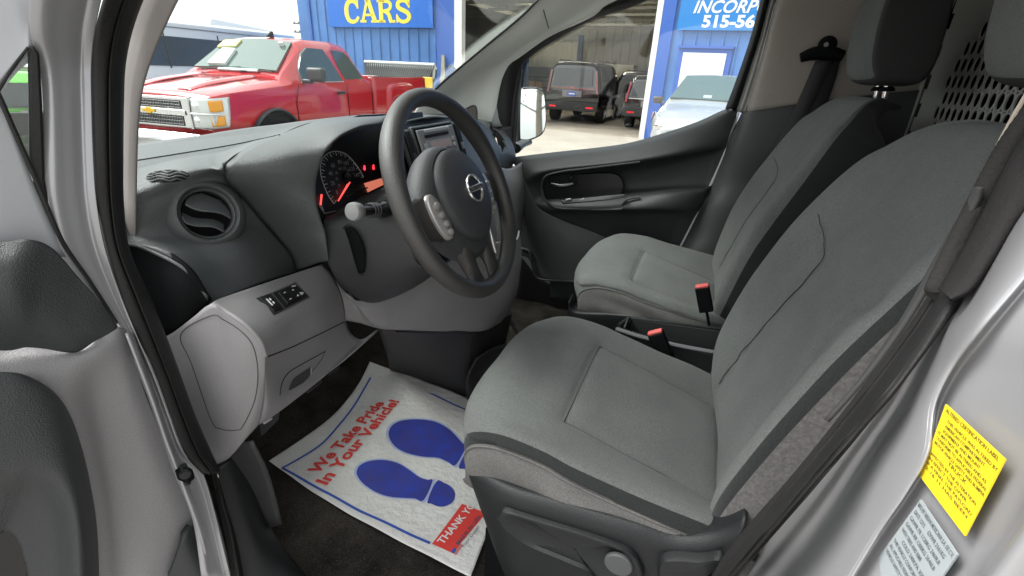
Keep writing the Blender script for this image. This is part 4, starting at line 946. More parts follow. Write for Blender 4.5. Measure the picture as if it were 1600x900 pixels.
for cc, dx in ((c0_, .004), (c1_, -.010), (c2_, -.010), (c3_, -.001), (c4_, .004), (c5_, -.006), (c6_, .02)):
    rows.append([at(u, v, X=.180+(.07*(500-v)/500*.9 if v < 500 else -.03*(v-500)/400*(1-min(1, max(0, (u-1100)/400))))+dx) for u, v in cc])
g = G(); g.grid(rows, 90, 110)
bp = obj('painted_pillar', g, M_PAINT, VAN, thick=.003, ang=60)
# plug and stamped marks in the pillar
JP = at(1480, 690, X=.182); JN = np.array([-1., 0, 0])
def jp(u, v, h=0.0): return atp(u, v, JP-np.array([h, 0, 0]), (1, 0, 0))
c = jp(1309, 813, .022); e1 = jp(1331, 813, .022)-c; e2 = jp(1309, 797, .022)-c
g = G(); g.arr(np.array([[c+(e1*math.cos(a)+e2*math.sin(a))*k+np.array([-h, 0, 0]) for a in np.linspace(0, 2*math.pi, 36, endpoint=False)] for k, h in ((1.08, -.002), (1.0, .0012), (.9, .0016), (.84, .0006), (.02, .0006))]), closev=True); obj('jamb_plug', g, M_PAINT, bp, ang=60)
for P in ([(1258, 810), (1262, 822), (1268, 836), (1276, 846)], [(1258, 810), (1270, 808), (1280, 812)], [(1256, 872), (1262, 884), (1268, 896)], [(1240, 892), (1250, 880), (1262, 872)]):
    g = G(); g.tube([jp(u, v, .021) for u, v in P], .0008, seg=14, n=6); obj('sealant_bead', g, M_PAINT, bp)
# yellow stain
# ---- labels
LPl = np.array([.1765, 0, 0]); 
def lb(u, v, h=0.0): return atp(u, v, LPl-np.array([h, 0, 0]), (1, .10, .0))
Y4 = [lb(1480, 632), lb(1573, 718), lb(1510, 838), lb(1440, 745)]
g = G(); g.prism(Y4, (-.0009, 0, 0)); yl = obj('certification_label', g, mat('label_yellow', (.80, .58, .02), .5), VAN); tag(yl, 'yellow printed sticker')
ex = Y4[1]-Y4[0]; ey = Y4[0]-Y4[3]; wE, hE = np.linalg.norm(ex), np.linalg.norm(ey)
M_INK = mat('label_ink', (.10, .08, .02), .6)
lines = ['ALTERED CERTIFICATION LABEL', 'THIS VEHICLE WAS ALTERED BY', 'Automotive Conversions Corporation', 'CITY INTERNATIONAL, MI 48000', 'IN MAY 2016 AND AS ALTERED IT', 'CONFORMS TO ALL APPLICABLE FEDERAL', 'MOTOR VEHICLE SAFETY STANDARDS', 'AFFECTED BY THE ALTERATION AND IN', 'EFFECT IN 2016  VEHICLE TYPE', 'TRUCK', 'GVWR 2161 KG 4764 LB GAWR FRONT', 'AS FINAL STAGE THE PAYLOAD', '2-16  MAX 12   HAS BEEN']
lines = ['ALTERED CERTIFICATION LABEL', 'THIS VEHICLE WAS ALTERED BY', 'AMERICAN COMPARTMENT', 'EQUIPMENT AND MOUNT', 'IT MAY NOT BE ALTERED AND AS', 'CONFORMS TO APPLICABLE FEDERAL', 'MOTOR VEHICLE SAFETY AND BUMPER', 'TRUCK', 'AFFECTED BY THE ALTERATION', 'IN EFFECT THE GVWR', 'IF A FINAL THE PAYLOAD', '2-16 11 HAS BEEN']
for k, s_ in enumerate(lines):
    a0 = .05 if k not in (1, 2, 3, 7) else .12; w_ = (.90, .86, .70, .66, .86, .90, .90, .34, .84, .72, .84, .8)[k]
    if k == 7: a0 = .35
    o = Y4[3]+ey*(.93-.066*k-(.03 if k > 0 else 0)-(.02 if k > 7 else 0))+ex*a0+np.array([-.0012, 0, 0])
    g = textg(s_, o, ex, ey, 1, fit=(wE*w_, hE*(.040 if k not in (0, 7) else .048)), bold=.012, depth=0); obj('label_lettering', g, M_INK, yl, flat=True)
S4 = [lb(1441, 781), lb(1499, 867), lb(1424, 975), lb(1368, 881)]
g = G(); g.prism(S4, (-.0009, 0, 0)); sl = obj('tyre_label', g, mat('label_silver', (.30, .33, .34), .45), VAN); tag(sl, 'pale silver printed sticker')
ex = S4[1]-S4[0]; ey = S4[0]-S4[3]; wE, hE = np.linalg.norm(ex), np.linalg.norm(ey)
M_INK2 = mat('label_ink_grey', (.12, .13, .14), .6)
for k, (s_, a0, w_) in enumerate([('MFD BY NISSAN MEXICANA S.A. DE C.V.', .03, .95), ('DATE: 12/15', .05, .30), ('GVWR 2161KG', .45, .45), ('GAWR FR 1120KG 2469LB', .05, .85), ('GAWR RR 1200KG 2646LB', .05, .85), ('WITH TIRES AND RIMS', .05, .60), ('COLD 240KPA 35PSI', .2, .7), ('THIS VEHICLE CONFORMS TO', .05, .85), ('ALL APPLICABLE FEDERAL MOTOR', .05, .90), ('VEHICLE SAFETY STANDARDS', .05, .85)]):
    o = S4[3]+ey*(.93-.085*k+(.085*1 if k > 1 else 0))+ex*a0+np.array([-.0012, 0, 0])
    g = textg(s_, o, ex, ey, 1, fit=(wE*w_, hE*.045), bold=.012, depth=0); obj('label_lettering', g, M_INK2, sl, flat=True)
g = G()
for k in range(26):
    if random.random() < .75:
        o = S4[3]+ey*.03+ex*(.5+.016*k)+np.array([-.0013, 0, 0]); w_ = ex*.010
        g.add([o, o+w_, o+w_+ey*.14, o+ey*.14], [(0, 1, 2, 3)])
tag(obj('barcode', g, M_INK2, sl, flat=True), None)
# ================================================================== PAPER FLOOR MAT (a loose thing)
MZ = .622
P00, P10, P01 = at(420, 720, Z=MZ), at(735, 900, Z=MZ), at(578, 566, Z=MZ)
P11 = P10+(P01-P00)*1.0+np.array([.0, .02, 0])
def mh(x, y):
    """height of the wrinkled paper over the carpet"""
    return .0022*np.sin(x*14+y*6)+.0010*np.sin(x*41-y*29+1)
def mst(s, t):
    s = np.asarray(s, float)[..., None]; t = np.asarray(t, float)[..., None]
    p = P00*(1-s)*(1-t)+P10*s*(1-t)+P01*(1-s)*t+P11*s*t
    # forward edge bows, near edge bulges
    p = p+(P01-P00)*(-.030*np.sin(s*math.pi)*(1-t))+(P10-P00)*(.075*np.sin(t*math.pi)*(1-s))
    p[..., 2] = MZ+mh(p[..., 0], p[..., 1])+.03*np.clip(t[..., 0]-.75, 0, 1)**1.5*(1-s[..., 0])
    return p
def lift(Wp, dz=.0011):
    """drape flat lettering on the paper"""
    Wp = np.array(Wp)
    Wp[:, 2] = MZ+mh(Wp[:, 0], Wp[:, 1])+dz
    return Wp
S_, T_ = np.meshgrid(np.linspace(0, 1, 90), np.linspace(0, 1, 80), indexing='ij')
g = G(); g.arr(mst(S_, T_))
M_PAPER = mat('mat_paper', (.74, .735, .72), .8, grain=1.0, gscale=55, var2=(.66, .645, .615), vscale=7)
_n = M_PAPER.node_tree; _b = [q for q in _n.nodes if q.type == 'BUMP'][0]; _b.inputs['Distance'].default_value = .012; _b.inputs['Strength'].default_value = .4
pm = obj('paper_floor_mat', g, M_PAPER, None, thick=.0006)
tag(pm, 'white paper floor mat printed with two blue shoe soles lying on the dark carpet', 'floor mat')
def pz(u, v): return at(u, v, Z=MZ+.001)
def decal(P, name, m, n=None, dz=.0012, parent=pm, grid_=14):
    """flat printed shape, filled with a fine triangulation so it follows the wrinkles"""
    P = np.array(P); bm = bmesh.new(); vs = [bm.verts.new(tuple(p)) for p in P]; bm.faces.new(vs)
    bmesh.ops.triangulate(bm, faces=bm.faces)
    for _ in range(4):
        ed = [e for e in bm.edges if e.calc_length() > .014]
        if not ed: break
        bmesh.ops.subdivide_edges(bm, edges=ed, cuts=1); bmesh.ops.triangulate(bm, faces=bm.faces)
    g = G(); g.add(lift([v.co[:] for v in bm.verts], dz), [tuple(v.index for v in f.verts) for f in (bm.verts.index_update(), bm.faces)[1]]); bm.free()
    return obj(name, g, m, parent, flat=True)
def mline(pts, w, name, m):
    g = G(); P = cr([pz(u, v) for u, v in pts], 60); T = np.gradient(P, axis=0); T /= np.linalg.norm(T, axis=1)[:, None]; Nn = np.stack([-T[:, 1], T[:, 0], 0*T[:, 0]], 1)
    g.arr(np.array([lift(P-Nn*w), lift(P+Nn*w)])); return obj(name, g, m, pm, flat=True)
M_PBLUE = mat('print_blue', (.03, .09, .42), .6); M_PRED = mat('print_red', (.72, .05, .04), .6)
mline([(441, 731), (470, 714), (505, 690), (535, 657), (560, 622), (580, 587)], .0030, 'printed_border', M_PBLUE)
mline([(580, 587), (640, 603), (690, 623), (745, 648)], .0030, 'printed_border', M_PBLUE)
mline([(441, 731), (500, 763), (560, 797), (620, 826), (672, 849)], .0030, 'printed_border', M_PBLUE)
def mtext(txt, a, b, h, name, m, bold=.03, upv=None):
    A_, B_ = pz(*a), pz(*b); ex = B_-A_; L = np.linalg.norm(ex[:2]); up = np.array([-ex[1], ex[0], 0]) if upv is None else upv
    g = textg(txt, A_, ex, up, 1, fit=(L, h), bold=bold, depth=0); g.v = [tuple(p) for p in lift(g.v, .0022)]; return obj(name, g, m, pm, flat=True)
l1 = mtext('We Take Pride', (496, 741), (601, 630), .032, 'printed_words', M_PRED, bold=.030)
l2 = mtext('In Your Vehicle!', (510, 757), (624, 628), .032, 'printed_words', M_PRED, bold=.030)
M_SOLE = mat('sole_blue', (.028, .06, .44), .55, var2=(.05, .045, .22), vscale=26)
M_HALO = mat('sole_halo', (.42, .50, .72), .8)
def scaleP(P, k): P = np.array(P, float); c = P.mean(0); return c+(P-c)*k
s1 = [(557, 738), (562, 727), (578, 720), (600, 719), (622, 725), (640, 736), (655, 746), (668, 750), (676, 751), (662, 783), (648, 780), (632, 779), (610, 777), (590, 771), (573, 761), (562, 750)]
s1b = [(682, 752), (695, 755), (705, 761), (711, 771), (708, 783), (698, 790), (686, 792), (674, 788), (668, 784)]
s2 = [(607, 678), (612, 666), (626, 658), (650, 656), (676, 659), (698, 668), (712, 680), (722, 692), (728, 698), (712, 726), (700, 722), (684, 716), (662, 715), (640, 710), (622, 702), (611, 691)]
s2b = [(732, 701), (745, 705), (755, 715), (760, 728), (752, 738), (738, 738), (726, 732), (717, 728)]
for P in (s1, s2): decal([pz(u, v) for u, v in crc(np.array([(a, b, 0) for a, b in scaleP(P, 1.07)]), 50)[:, :2]], 'sole_halo', M_HALO, dz=.0008)
for P in (s1, s1b, s2, s2b): decal([pz(u, v) for u, v in crc(np.array([(a, b, 0) for a, b in P]), 50)[:, :2]], 'shoe_sole', M_SOLE, dz=.0014)
decal([pz(u, v) for u, v in [(675, 850), (707, 864), (760, 800), (722, 786)]], 'red_banner', M_PRED, dz=.0010)
mtext('THANK YOU', (692, 852), (750, 780), .017, 'banner_words', M_WHITE, bold=.02)
mtext('MADE IN USA', (717, 852), (752, 806), .0085, 'small_print', mat('print_dark', (.08, .08, .12), .6), bold=.01)
mtext('Your Dealer', (724, 856), (750, 822), .006, 'small_print', mat('print_dark', (.08, .08, .12), .6), bold=.0)
def fl(a, b): # flag quad param
    A_, B_, C_ = pz(705, 862), pz(713, 868), pz(716, 846); return A_+(B_-A_)*a+(C_-A_)*b
for k in range(5):
    decal([fl(k*.2+.0, 0), fl(k*.2+.1, 0), fl(k*.2+.1, 1), fl(k*.2, 1)], 'flag_stripe', M_PRED, dz=.0012)
decal([fl(0, 0), fl(.5, 0), fl(.5, .4), fl(0, .4)], 'flag_canton', M_PBLUE, dz=.0016)
# scraps of dirt on the paper and grit on the carpet
g = G(); rr = random.Random(4)
for _ in range(260):
    s, t = rr.random()*.98, rr.random()*.98
    p = mst(s, t); r = rr.uniform(.0004, .0011); g.lathe([(r, 0), (r*.6, r*.5), (0, r*.6)], p+(0, 0, .0006), (0, 0, 1), 5)
tag(obj('dirt_specks', g, mat('dirt', (.30, .25, .20), .9), pm, flat=True), None, kind='stuff')
g = G()
for _ in range(240):
    x, y = rr.gauss(-.60, .10), rr.gauss(.27, .04)
    if y < .2: continue
    r = rr.uniform(.0004, .0010); z = .609+.004*math.sin(x*23+y*17)+.003*math.sin(x*51-y*37); g.lathe([(r, 0), (r*.6, r*.5), (0, r*.6)], (x, y, z), (0, 0, 1), 5)
tag(obj('grit', g, mat('grit', (.10, .09, .08), .9), None, flat=True), 'pale grit and dust scattered on the dark driver carpet', 'grit', kind='stuff')
# ================================================================== FAR SIDE OF THE VAN
# far A pillar trim
g = G()
wsE = [(905, -60), (870, -28), (840, 0), (812, 28), (765, 67), (717, 107), (688, 132), (655, 165), (640, 190)]
drE = [(1042, -36), (992, -8), (957, 9), (920, 29), (864, 56), (825, 82), (802, 103), (787, 137), (775, 198)]
rows = []
for k, ((a, b), (c, d)) in enumerate(zip(wsE, drE)):
    rw = []
    for t, y in ((0, 1.40), (.15, 1.42), (.4, 1.48), (.7, 1.52), (.92, 1.53), (1, 1.545)):
        rw.append(at(a+(c-a)*t, b+(d-b)*t, Y=y))
    rows.append(rw)
g.grid(rows, 60, 24)
apt = obj('far_pillar_trim', g, M_TRIMB2, VAN, thick=.006, ang=60) if False else obj('far_pillar_trim', g, mat('pale_trim', (.78, .785, .74), .6, grain=.3, gscale=900), VAN, thick=.006, ang=60)
g = G(); g.tube(YP((845, 0, 1.405), (850, 18, 1.44), (857, 44, 1.50)), .0016, n=6, seg=12); obj('panel_gap', g, MATS['gap_black'], apt)
g = G(); g.tube([at(u, v, Y=1.398) for u, v in wsE[:-1]], .004, n=8, seg=50); obj('windshield_seal', g, M_RUB, apt)
# little quarter pane in the pillar
qp = [at(u, v, Y=1.452) for u, v in [(724, 176), (732, 168), (741, 165), (745, 172), (744, 196), (735, 200)]]
g = G(); g.prism(qp, (0, .003, 0)); q_ = obj('quarter_window', g, mat('smoked_pane', (.07, .06, .05), .15), apt)
g = G(); g.tube(qp, .0022, closed=True, n=6, seg=40); obj('quarter_seal', g, M_RUB, apt)
# door frame round the window
outer = [(1240, -90), (1100, -65), (1036, -48), (968, -16), (904, 12), (848, 42), (808, 66), (784, 88), (770, 118), (764, 158), (762, 200)]
inner = [(1210, -55), (1100, -30), (1045, -14), (985, 12), (925, 32), (868, 63), (832, 87), (816, 104), (811, 133), (808, 200), (801, 246)]
g = G(); rows = [[at(u, v, Y=1.55) for u, v in outer], [at(u, v, Y=1.53) for u, v in [((a+c)/2, (b+d)/2) for (a, b), (c, d) in zip(outer, inner)]], [at(u, v, Y=1.56) for u, v in inner]]
g.grid(rows, 12, 80); fd_frame = g
fd = None
# passenger door panel
g = G()
T = lambda *p: YP(*p)
g.grid([T((797, 246, 1.57), (863, 238, 1.57), (967, 226, 1.57), (1030, 210, 1.57), (1090, 190, 1.57), (1133, 171, 1.57), (1152, 172, 1.57)),
        T((800, 252, 1.54), (865, 245, 1.53), (967, 233, 1.53), (1032, 218, 1.53), (1092, 198, 1.53), (1132, 180, 1.53), (1152, 178, 1.54)),
        T((806, 262, 1.52), (868, 256, 1.505), (967, 246, 1.50), (1035, 234, 1.50), (1090, 220, 1.50), (1124, 210, 1.51), (1142, 205, 1.52)),
        T((815, 282, 1.51), (855, 268, 1.49), (967, 256, 1.485), (1038, 246, 1.49), (1090, 236, 1.50), (1118, 230, 1.51), (1136, 225, 1.52)),
        T((822, 296, 1.51), (862, 282, 1.53), (970, 268, 1.545), (1038, 258, 1.545), (1088, 248, 1.545), (1114, 243, 1.545), (1130, 240, 1.53)),
        T((828, 310, 1.51), (862, 305, 1.54), (972, 296, 1.55), (1036, 292, 1.545), (1080, 288, 1.54), (1106, 286, 1.54), (1118, 280, 1.53)),
        T((836, 322, 1.51), (860, 317, 1.50), (975, 310, 1.49), (1036, 303, 1.47), (1075, 300, 1.48), (1100, 298, 1.50), (1108, 298, 1.52)),
        T((848, 332, 1.51), (870, 328, 1.49), (980, 326, 1.46), (1036, 325, 1.455), (1068, 325, 1.47), (1090, 325, 1.50), (1096, 322, 1.52)),
        T((855, 340, 1.515), (880, 338, 1.51), (980, 338, 1.50), (1036, 338, 1.50), (1060, 338, 1.51), (1080, 340, 1.52), (1088, 338, 1.53)),
        T((858, 380, 1.525), (890, 385, 1.53), (980, 385, 1.53), (1030, 385, 1.53), (1045, 385, 1.53), (1058, 388, 1.53), (1064, 386, 1.53)),
        T((860, 470, 1.53), (890, 470, 1.53), (980, 460, 1.53), (1010, 450, 1.53), (1020, 450, 1.53), (1030, 445, 1.53), (1034, 440, 1.53))], 110, 90)
fd = obj('passenger_door', g, M_DOORP, VAN, thick=.01, ang=60); tag(fd, 'closed door across the cab')
obj('window_frame', fd_frame, M_RUB, fd, thick=.006, ang=60)
# lower lighter map-pocket panel swooping under the recess
g = G()
g.grid([T((808, 252, 1.535), (816, 270, 1.51), (824, 292, 1.505), (832, 310, 1.50), (845, 328, 1.50), (880, 345, 1.505), (925, 362, 1.51), (965, 382, 1.515)),
        T((806, 300, 1.53), (812, 310, 1.51), (818, 325, 1.50), (828, 345, 1.495), (845, 362, 1.49), (875, 375, 1.49), (915, 385, 1.50), (950, 400, 1.51)),
        T((804, 380, 1.53), (810, 385, 1.51), (820, 390, 1.50), (832, 395, 1.49), (850, 405, 1.48), (875, 415, 1.48), (905, 425, 1.49), (930, 435, 1.50)),
        T((808, 400, 1.53), (815, 400, 1.51), (826, 405, 1.50), (838, 430, 1.49), (855, 436, 1.475), (875, 438, 1.475), (900, 440, 1.48), (925, 445, 1.49))], 40, 60)
obj('lower_panel', g, mat('door_lower_plastic', (.050, .051, .052), .5, grain=.4, gscale=900), fd, thick=.006, ang=60)
g = G(); g.tube(T((815, 388, 1.50), (828, 394, 1.485), (832, 415, 1.48), (840, 434, 1.475), (862, 438, 1.47), (900, 440, 1.475)), .005, n=10, seg=40); obj('pocket_rim', g, M_COL, fd)
g = G(); g.grid([T((806, 392, 1.60), (850, 440, 1.60), (900, 445, 1.60)), T((800, 490, 1.60), (850, 495, 1.60), (905, 495, 1.60))], 6, 8); obj('map_pocket', g, mat('hole_black', (.002, .002, .002), 1.0), fd, thick=.003)
# pull cup, inner handle, switches
g = G(); cup = [at(u, v, Y=1.535) for u, v in [(847, 292), (852, 279), (875, 272), (905, 271), (960, 270), (975, 285), (972, 302), (955, 312), (870, 318), (856, 313), (850, 303)]]
g.prism(crc(cup, 60), (0, -.014, 0)); obj('pull_cup', g, mat('cup_black', (.006, .006, .007), .35), fd, bevel=.003)
g = G(); g.tube(T((846, 293, 1.50), (852, 276, 1.495), (878, 268, 1.49), (910, 264, 1.485), (1000, 253, 1.485)), .004, n=10, seg=40); g.tube(T((846, 293, 1.50), (850, 308, 1.495), (858, 318, 1.49), (880, 326, 1.485), (965, 327, 1.46), (972, 320, 1.465), (982, 311, 1.47), (1000, 308, 1.47)), .004, n=10, seg=60); obj('cup_rim', g, M_DOORP, fd)
g = G(); g.grid([T((858, 284, 1.505), (875, 287, 1.495), (900, 284, 1.50)), T((860, 290, 1.50), (876, 293, 1.488), (900, 288, 1.495))], 4, 10); hd = obj('door_handle', g, M_BLACK, fd, thick=.008)
g = G(); g.box(at(893, 278, Y=1.51), (.014, .02, .016)); obj('lock_knob', g, M_BLACK, fd, bevel=.003)
g = G(); g.prism(T((876, 313, 1.47), (940, 306, 1.46), (975, 303, 1.46), (978, 307, 1.452), (945, 312, 1.452), (880, 318, 1.462)), (0, 0, -.004)); sp_ = obj('switch_strip', g, M_BLACK, fd, bevel=.001)
for u in (884, 905):
    g = G(); g.prism(T((u, 313.5, 1.462), (u+8, 312, 1.461), (u+7, 310.5, 1.464), (u, 312, 1.465)), (0, 0, .003)); obj('window_switch', g, M_GREY, fd)
# frame rear: black, grey strip, bright edge line
bl0 = [(1200, -40), (1188, 0), (1173, 57), (1153, 117), (1133, 170)]; bl1 = [(1216, -40), (1202, 0), (1187, 57), (1168, 117), (1150, 174)]; bl2 = [(1228, -40), (1213, 2), (1200, 57), (1184, 117), (1164, 178)]
g = G(); g.grid([[at(u, v, Y=1.57) for u, v in bl0], [at(u, v, Y=1.55) for u, v in [((a+c)/2, b) for (a, b), (c, d) in zip(bl0, bl1)]], [at(u, v, Y=1.56) for u, v in bl1]], 10, 40); obj('rear_window_frame', g, M_RUB, fd, thick=.006)
g = G(); g.grid([[at(u, v, Y=1.56) for u, v in bl1], [at(u, v, Y=1.545) for u, v in [((a+c)/2, (b+d)/2) for (a, b), (c, d) in zip(bl1, bl2)]], [at(u, v, Y=1.56) for u, v in bl2]], 10, 40); obj('frame_edge', g, mat('frame_edge_grey', (.25, .25, .24), .4, metal=.3), fd, thick=.004)
g = G(); g.tube(T((1154, 176, 1.54), (1143, 208, 1.535), (1132, 240, 1.53), (1110, 290, 1.53), (1086, 340, 1.53), (1062, 388, 1.53), (1045, 420, 1.53)), .0042, n=8, seg=50); obj('door_edge_gap', g, mat('gap_silver', (.6, .59, .6), .4, metal=.2), fd)
g = G(); g.tube(T((1216, -5, 1.555), (1202, 50, 1.55), (1187, 110, 1.545), (1167, 172, 1.54), (1150, 215, 1.535), (1122, 275, 1.53)), .004, n=8, seg=50); obj('door_seal', g, M_RUB, fd)
# sail panel with black lower cap, far door front
g = G(); g.grid([T((780, 104, 1.55), (798, 102, 1.55), (812, 104, 1.56)), T((766, 150, 1.54), (788, 150, 1.54), (802, 150, 1.555)), T((758, 202, 1.53), (785, 198, 1.53), (799, 200, 1.55))], 14, 10); obj('sail_panel', g, mat('sail_grey', (.30, .32, .32), .5), fd, thick=.006)
g = G(); g.grid([T((812, 100, 1.555), (816, 104, 1.56), (818, 110, 1.57)), T((802, 150, 1.545), (808, 150, 1.55), (812, 150, 1.57)), T((797, 205, 1.54), (803, 205, 1.545), (808, 205, 1.57)), T((792, 246, 1.54), (797, 248, 1.545), (803, 246, 1.57))], 14, 10); obj('sail_edge', g, M_RUB, fd, thick=.004)
g = G(); g.grid([T((774, 206, 1.53), (785, 199, 1.525), (800, 197, 1.54)), T((778, 225, 1.52), (788, 222, 1.515), (799, 225, 1.535)), T((790, 252, 1.52), (794, 254, 1.515), (798, 250, 1.535))], 14, 12); obj('sail_cap', g, M_COL, fd, thick=.006)
# window panes
g = G(); gp = [at(u, v, Y=1.575) for u, v in [(798, 250), (806, 200), (808, 133), (813, 98), (832, 82), (868, 58), (925, 28), (985, 6), (1045, -20), (1100, -40), (1215, -60), (1192, 0), (1178, 57), (1158, 117), (1138, 175), (1090, 196), (1030, 216), (967, 232), (863, 244)]]
g.prism(gp, (0, .004, 0)); obj('door_window', g, MATS['window_glass'], fd)
g = G(); g.grid([[(-1.08, .05, 1.36), (-1.13, .45, 1.37), (-1.145, .83, 1.37), (-1.13, 1.2, 1.37), (-1.08, 1.56, 1.36)], [(-.80, .07, 1.60), (-.84, .45, 1.615), (-.85, .83, 1.62), (-.84, 1.2, 1.615), (-.78, 1.53, 1.60)], [(-.50, .10, 1.80), (-.53, .45, 1.825), (-.54, .83, 1.83), (-.53, 1.2, 1.825), (-.47, 1.50, 1.80)]], 12, 20)
obj('windshield', g, MATS['window_glass'], VAN, thick=.004)
# far door mirror
g = G(); mr = [(813, 143), (818, 138), (835, 137), (848, 142), (852, 160), (853, 190), (848, 208), (835, 216), (818, 221), (812, 216)]
Mo = crc([at(u, v, Y=1.86) for u, v in mr], 60); mc = np.mean(Mo, 0)
_d = ray(832, 180); _d /= np.linalg.norm(_d); mN = np.array([.998, .03, .04])-_d; mN /= np.linalg.norm(mN)
def mpl(u, v, h=0.0): return atp(u, v, at(832, 180, Y=1.84)+mN*h, mN)
Mo = crc([mpl(u, v) for u, v in mr], 60); mc = np.mean(Mo, 0)
g = G(); g.arr(np.array([mc+(Mo-mc)*k-mN*h for k, h in ((.93, -.001), (1.0, -.002), (1.035, .004), (1.03, .05), (.9, .085), (.5, .10), (.02, .103))]), closev=True)
mi_ = obj('door_mirror', g, M_BLACK, VAN, ang=50)
g = G(); g.prism(mc+(Mo-mc)*.95, mN*.0015); obj('mirror_glass', g, mat('mirror_face', (.92, .93, .92), .02, metal=1.0), mi_)
g = G(); g.tube([at(803, 232, Y=1.60), at(815, 225, Y=1.72), at(825, 222, Y=1.84)], [.03, .022, .02], n=14, seg=10, flat=.7); obj('mirror_arm', g, M_SEATPL, mi_)
g = G(); g.lathe([(.001, 0), (.018, .002), (.02, .015), (.012, .03), (.001, .034)], at(806, 232, Y=1.63), (.3, -.6, .4), 18); obj('mirror_foot', g, mat('foot_grey', (.2, .2, .21), .4), mi_)

# ================================================================== FAR B PILLAR, BELT, PARTITION, ROOF
g = G()
g.grid([T((1228, -60, 1.53), (1300, -60, 1.50), (1380, -60, 1.50), (1475, -60, 1.50)), T((1213, 0, 1.54), (1240, 0, 1.50), (1380, 0, 1.50), (1478, 0, 1.50)), T((1190, 90, 1.54), (1215, 90, 1.50), (1380, 90, 1.50), (1480, 90, 1.50)), T((1164, 176, 1.54), (1185, 175, 1.50), (1300, 158, 1.50), (1480, 138, 1.50))], 24, 24)
bpu = obj('far_pillar_upper_trim', g, M_TRIMB, VAN, thick=.006)
g = G()
g.grid([T((1160, 174, 1.54), (1185, 172, 1.49), (1300, 155, 1.49), (1480, 136, 1.49)), T((1140, 215, 1.53), (1170, 220, 1.485), (1280, 220, 1.485), (1470, 200, 1.485)), T((1110, 290, 1.53), (1140, 285, 1.49), (1200, 280, 1.49), (1400, 270, 1.49)),
        T((1095, 322, 1.53), (1122, 322, 1.47), (1180, 322, 1.47), (1300, 320, 1.47)), T((1075, 365, 1.53), (1105, 370, 1.47), (1160, 370, 1.47), (1260, 370, 1.47)), T((1055, 405, 1.53), (1085, 405, 1.47), (1150, 410, 1.47), (1250, 410, 1.47)), T((1035, 445, 1.53), (1080, 445, 1.46), (1150, 450, 1.46), (1250, 450, 1.46))], 60, 30)
obj('far_pillar_lower_trim', g, mat('pillar_lower_plastic', (.040, .042, .043), .5, grain=.4, gscale=900), VAN, thick=.006, ang=60)
g = G(); g.tube(T((1288, 140, 1.492), (1281, 165, 1.485)), .004, n=8, seg=4); obj('trim_clip', g, M_GREY, bpu)
# belt
M_BELT = mat('belt_webbing', (.022, .021, .022), .75, grain=.6, gscale=600)
def ribbon(P, w, side, n=40):
    P = cr(P, n); s_ = np.array(side, float); s_ /= np.linalg.norm(s_); g = G(); g.arr(np.array([P-s_*w/2, P, P+s_*w/2])); return g
bt_ = obj('seat_belt', ribbon(T((1289, 92, 1.45), (1268, 140, 1.45), (1240, 200, 1.44), (1205, 262, 1.43), (1172, 330, 1.42), (1130, 410, 1.42)), .047, (1, 0, .28)), M_BELT, VAN, thick=.002)
g2_ = ribbon(T((1300, 90, 1.47), (1290, 130, 1.475), (1272, 180, 1.475), (1240, 250, 1.475)), .045, (1, 0, .25)); obj('belt_return', g2_, M_BELT, bt_, thick=.002)
c = at(1285, 84, Y=1.44)
g = G(); g.tube([c+(-.052, .0, -.012), c+(-.02, 0, .0), c+(.02, 0, .002), c+(.052, 0, -.004)], [.014, .02, .02, .015], n=16, seg=20, flat=.9); anc = obj('belt_anchor', g, M_DASHD, bt_)
g = G(); g.lathe([(.024, 0), (.022, .012), (.012, .018), (0, .019)], c+(.006, .0, .022), (0, -1, .1), 24); obj('anchor_cap', g, M_DASHD, bt_)
g = G(); g.lathe([(.006, 0), (0, .001)], c+(.0, -.02, .022), (0, -1, .1), 12); obj('anchor_bolt', g, M_GREY, bt_)
# passenger recliner knob / belt guide at the seat side
g = G(); g.tube(T((1166, 335, 1.44), (1158, 355, 1.44), (1150, 380, 1.44)), .010, n=10, seg=10); obj('belt_guide', g, M_SEATPL, VAN)
g = G(); g.tube(T((1120, 412, 1.44), (1132, 404, 1.44), (1150, 396, 1.44)), .006, n=10, seg=8); obj('seat_hinge_cover', g, M_GREY, VAN)

# perforated partition behind the seats: real holes
PX = .53; pitch_y, pitch_z = .034, .036
g = G(); m_ = mat('partition_grey', (.30, .305, .285), .6)
def cell(cy, cz, hy, hz, a, b, n=16):
    v = []; f = []
    for k in range(n):
        t = 2*math.pi*(k+.5)/n; c_, s_ = math.cos(t), math.sin(t); q = max(abs(c_), abs(s_))
        v.append((PX, cy+hy*c_/q, cz+hz*s_/q))
    for k in range(n):
        t = 2*math.pi*(k+.5)/n; v.append((PX, cy+a*math.cos(t), cz+b*math.sin(t)))
    for k in range(n):
        j = (k+1) % n; f.append((k, j, n+j, n+k))
    g.add(v, f)
rows_n = 0
for r in range(16):
    cz = 1.36+r*pitch_z
    for q in range(34):
        cy = .30+q*pitch_y+(pitch_y/2 if r % 2 else 0)
        if cy > 1.46: continue
        if cz > 1.60+max(0, (1.34-cy))*.9 and cy > 1.20 or cy > 1.33: g.add([(PX, cy-pitch_y/2, cz-pitch_z/2), (PX, cy+pitch_y/2, cz-pitch_z/2), (PX, cy+pitch_y/2, cz+pitch_z/2), (PX, cy-pitch_y/2, cz+pitch_z/2)], [(0, 1, 2, 3)])
        else: cell(cy, cz, pitch_y/2, pitch_z/2, .0136, .0160)
for a, b in (((PX, .0, .6), (PX, 1.6, 1.342)), ((PX, .0, 1.918), (PX, 1.6, 2.0))):
    g.add([(PX, a[1], a[2]), (PX, b[1], a[2]), (PX, b[1], b[2]), (PX, a[1], b[2])], [(0, 1, 2, 3)])
